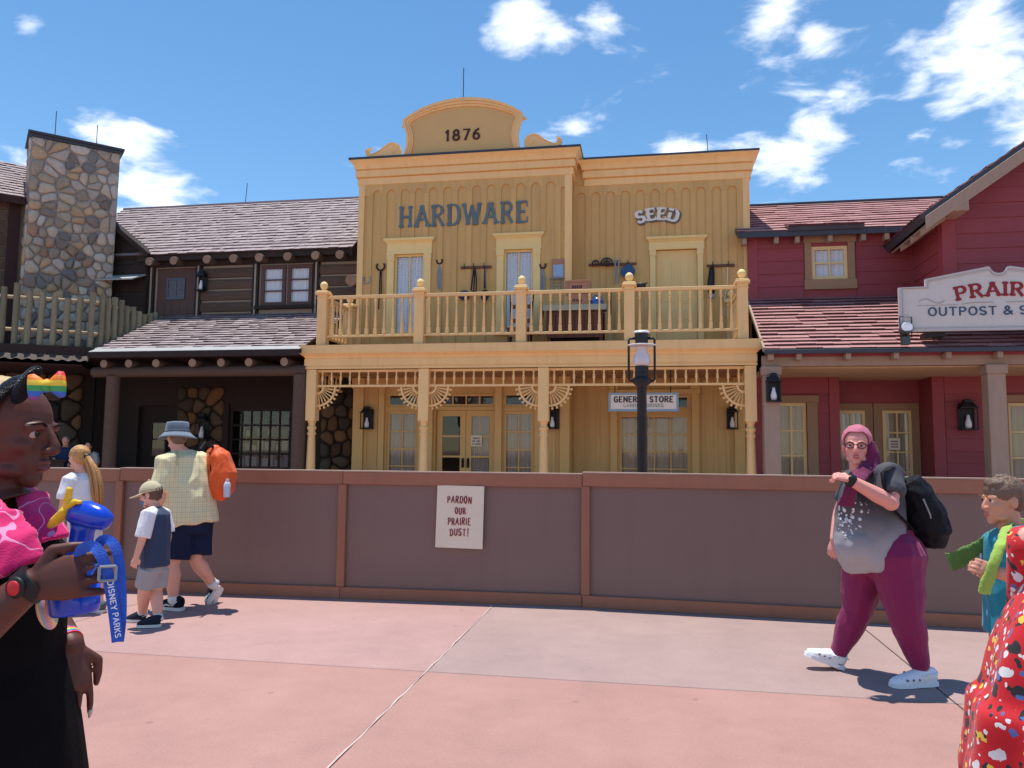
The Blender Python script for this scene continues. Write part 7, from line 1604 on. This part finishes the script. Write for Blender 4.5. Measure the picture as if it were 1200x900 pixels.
m = MB(); head_shape(m, H3); m.tube([H3(0, -.05, -.2), H3(0, -.1, -.5), nb3], [.055, .055, .068], 14); seg(m, [nb3, A(1291, 660, Y3), A(1288, 740, Y3), pl3], [.08, .12, .115, .13], 16, .7, R3)
for s in (-1, 1):
    a_ = A(1290, 640, Y3) + R3 * s * .145; e_ = a_ + F3 * .16 - R3 * s * .0 + V3(0, 0, -.20); w_ = e_ + F3 * .10 + R3 * .12 + V3(0, 0, -.02); limb(m, a_, e_, w_, .045, .038, .027); hand(m, w_, F3 * .3 + R3, V3(0, 0, -1), .95, (.4, .4, .45, .5), s)
    h_ = pl3 + R3 * s * .09; limb(m, h_, V3(h_.x, h_.y, .48), V3(h_.x, h_.y, .09), .085, .055, .038, 1.15); seg(m, [V3(h_.x, h_.y, .09), V3(h_.x, h_.y, .05) + F3 * .05, V3(h_.x, h_.y, .03) + F3 * .15], [.038, .034, .025], 10)
    shoe(pr, V3(h_.x, h_.y, .004) - F3 * .05, V3(h_.x, h_.y, .004) + F3 * .19, (0, 0, 1), .09, .09, NSH, WSOLE)
me = blob('body', m, .006, 2); o = link('body', me, SKF, pr); face_parts(H3, o); m = MB(); m.ball(H3(0, -.09, .12), (.36 * H3.k, .43 * H3.k, .385 * H3.k), 18, 12, H3.M); seg(m, [H3(0, -.3, .1), H3(0, -.36, -.3), H3(0, -.34, -.75)], [.06, .065, .04], 12); link('hair', blob('hair', m, .006, 1, .003, 50, (1, 1, .3)), BRH, pr)
REDC = blotch('red print cotton', S(204, 22, 34)); m = MB(); rg = []
prof = [(636, .150, .5), (660, .165, .6), (690, .190, .8), (725, .232, .9), (770, .262, 1), (805, .272, 1), (826, .278, 1), (832, .306, 1), (846, .312, 1), (880, .31, 1), (930, .325, 1), (985, .335, 1)]
for (py, r, fo) in prof:
    c_ = A(1304 - (py - 640) * .03, py, Y3); c_ = V3(c_.x, Y3, c_.z); ring = []
    for i in range(72):
        a = 2 * math.pi * i / 72; rr = r * (1 + .06 * fo * (math.sin(a * 7 + py * .004) + .5 * math.sin(a * 13 + 1)) * min(1, (py - 630) / 150)); ring.append(c_ + V3(math.cos(a) * rr, math.sin(a) * rr * .9, 0))
    rg.append(ring)
m.loft(rg, caps=True); o = m.build('dress', REDC, pr, smooth=True); ss = o.modifiers.new('s', 'SUBSURF'); ss.levels = 1; ss.render_levels = 1
m = MB()
for s in (-1, 1):
    a_ = A(1290, 640, Y3) + R3 * s * .145; seg(m, [a_ - R3 * s * .04 + V3(0, 0, .01), a_, a_ + F3 * .11 + V3(0, 0, -.14), a_ + F3 * .15 + V3(0, 0, -.19)], [.05, .062, .062, .064], 14)
    m.build('sleeve', REDC, pr, smooth=True); m = MB()
DRD = cloth('dark red binding', S(120, 16, 30)); m = MB()
for s in (-1, 1): seg(m, [A(1290, 632, Y3) + R3 * s * .10 - F3 * .11, A(1290, 612, Y3) + R3 * s * .11, A(1290, 632, Y3) + R3 * s * .10 + F3 * .11], [.026, .026, .026], 10, .3, tuple(R3))
m.build('strap', DRD, pr)

# ------------------------------------------------------------------ two people in the shaded porch
for (px, hz, lab, col, hc, Yb) in ((77, 1.76, 'older man in navy shirt in the shade under the cabin deck', S(40, 52, 84), S(120, 112, 104), 17.9), (104, 1.62, 'dark haired person in pale striped shirt in the shaded porch', S(150, 156, 160), S(34, 28, 28), 17.95)):
    x = A(px, 515, Yb).x; k = hz / 1.72; f_ = V3(.35, -.93, 0).normalized(); r_ = f_.cross(V3(0, 0, 1)); Hh = Fr(V3(x, Yb, hz - .11), f_, (0, 0, 1), .24); nb0, pl0 = V3(x, Yb, hz - .27), V3(x, Yb, .92 * k)
    sh0 = [V3(x, Yb, hz - .32) + r_ * s * .19 for s in (1, -1)]; el0 = [q_ + V3(0, 0, -.28) + r_ * s * .05 for q_, s in zip(sh0, (1, -1))]; wr0 = [q_ + f_ * .2 + V3(0, 0, -.08) for q_ in el0]
    hp0 = [pl0 + r_ * s * .1 + V3(0, 0, -.05) for s in (1, -1)]; kn0 = [V3(q_.x, q_.y, .5) for q_ in hp0]; an0 = [V3(q_.x, q_.y, .09) for q_ in hp0]; ft0 = [(V3(q_.x, q_.y, .004) - f_ * .06, V3(q_.x, q_.y, .004) + f_ * .19) for q_ in an0]
    t0, o0 = kid(lab, (x, Yb, 0), Hh, nb0, pl0, sh0, el0, wr0, hp0, kn0, an0, ft0, r_, 1.4, SKT); face_parts(Hh, o0)
    m = MB(); seg(m, [nb0, nb0 + V3(0, 0, -.05), nb0.lerp(pl0, .4), pl0], [.10, .19, .19, .18], 14, .7, r_)
    for i in (0, 1): seg(m, [sh0[i].lerp(nb0, .4), sh0[i], sh0[i].lerp(el0[i], .8)], [.08, .085, .08], 10)
    link('shirt', blob('shirt', m, .012, 2), cloth(lab[:12] + ' shirt', col), t0); m = MB(); seg(m, [pl0 + V3(0, 0, .03), pl0 + V3(0, 0, -.1)], [.16, .17], 12, .8, r_)
    for i in (0, 1): seg(m, [hp0[i], kn0[i], an0[i]], [.11, .1, .09], 10)
    link('trousers', blob('trousers', m, .012, 2), NAVY, t0); m = MB(); m.ball(Hh(0, -.12, .15), (.375 * Hh.k, .43 * Hh.k, .40 * Hh.k), 14, 9, Hh.M); link('hair', blob('hair', m, .009, 1), hairmat(lab[:10] + ' hair', hc), t0)
ct = thing('porch_counter', (-14.2, 17.2, 0), 'dark plank counter in front of the people in the cabin shade', 'counter')
for k in range(6): MB().obox(DC - UD * (2.6 - k * .36) - ND * -.12 + V3(0, 0, .0), UD * .35, -ND * .03, (0, 0, 1.12)).build('plank', LOGD, ct)
MB().obox(DC - UD * 2.65 + ND * .16 + V3(0, 0, 1.121), UD * 2.25, -ND * .3, (0, 0, .05)).build('top', LOGD, ct, bevel=.008)
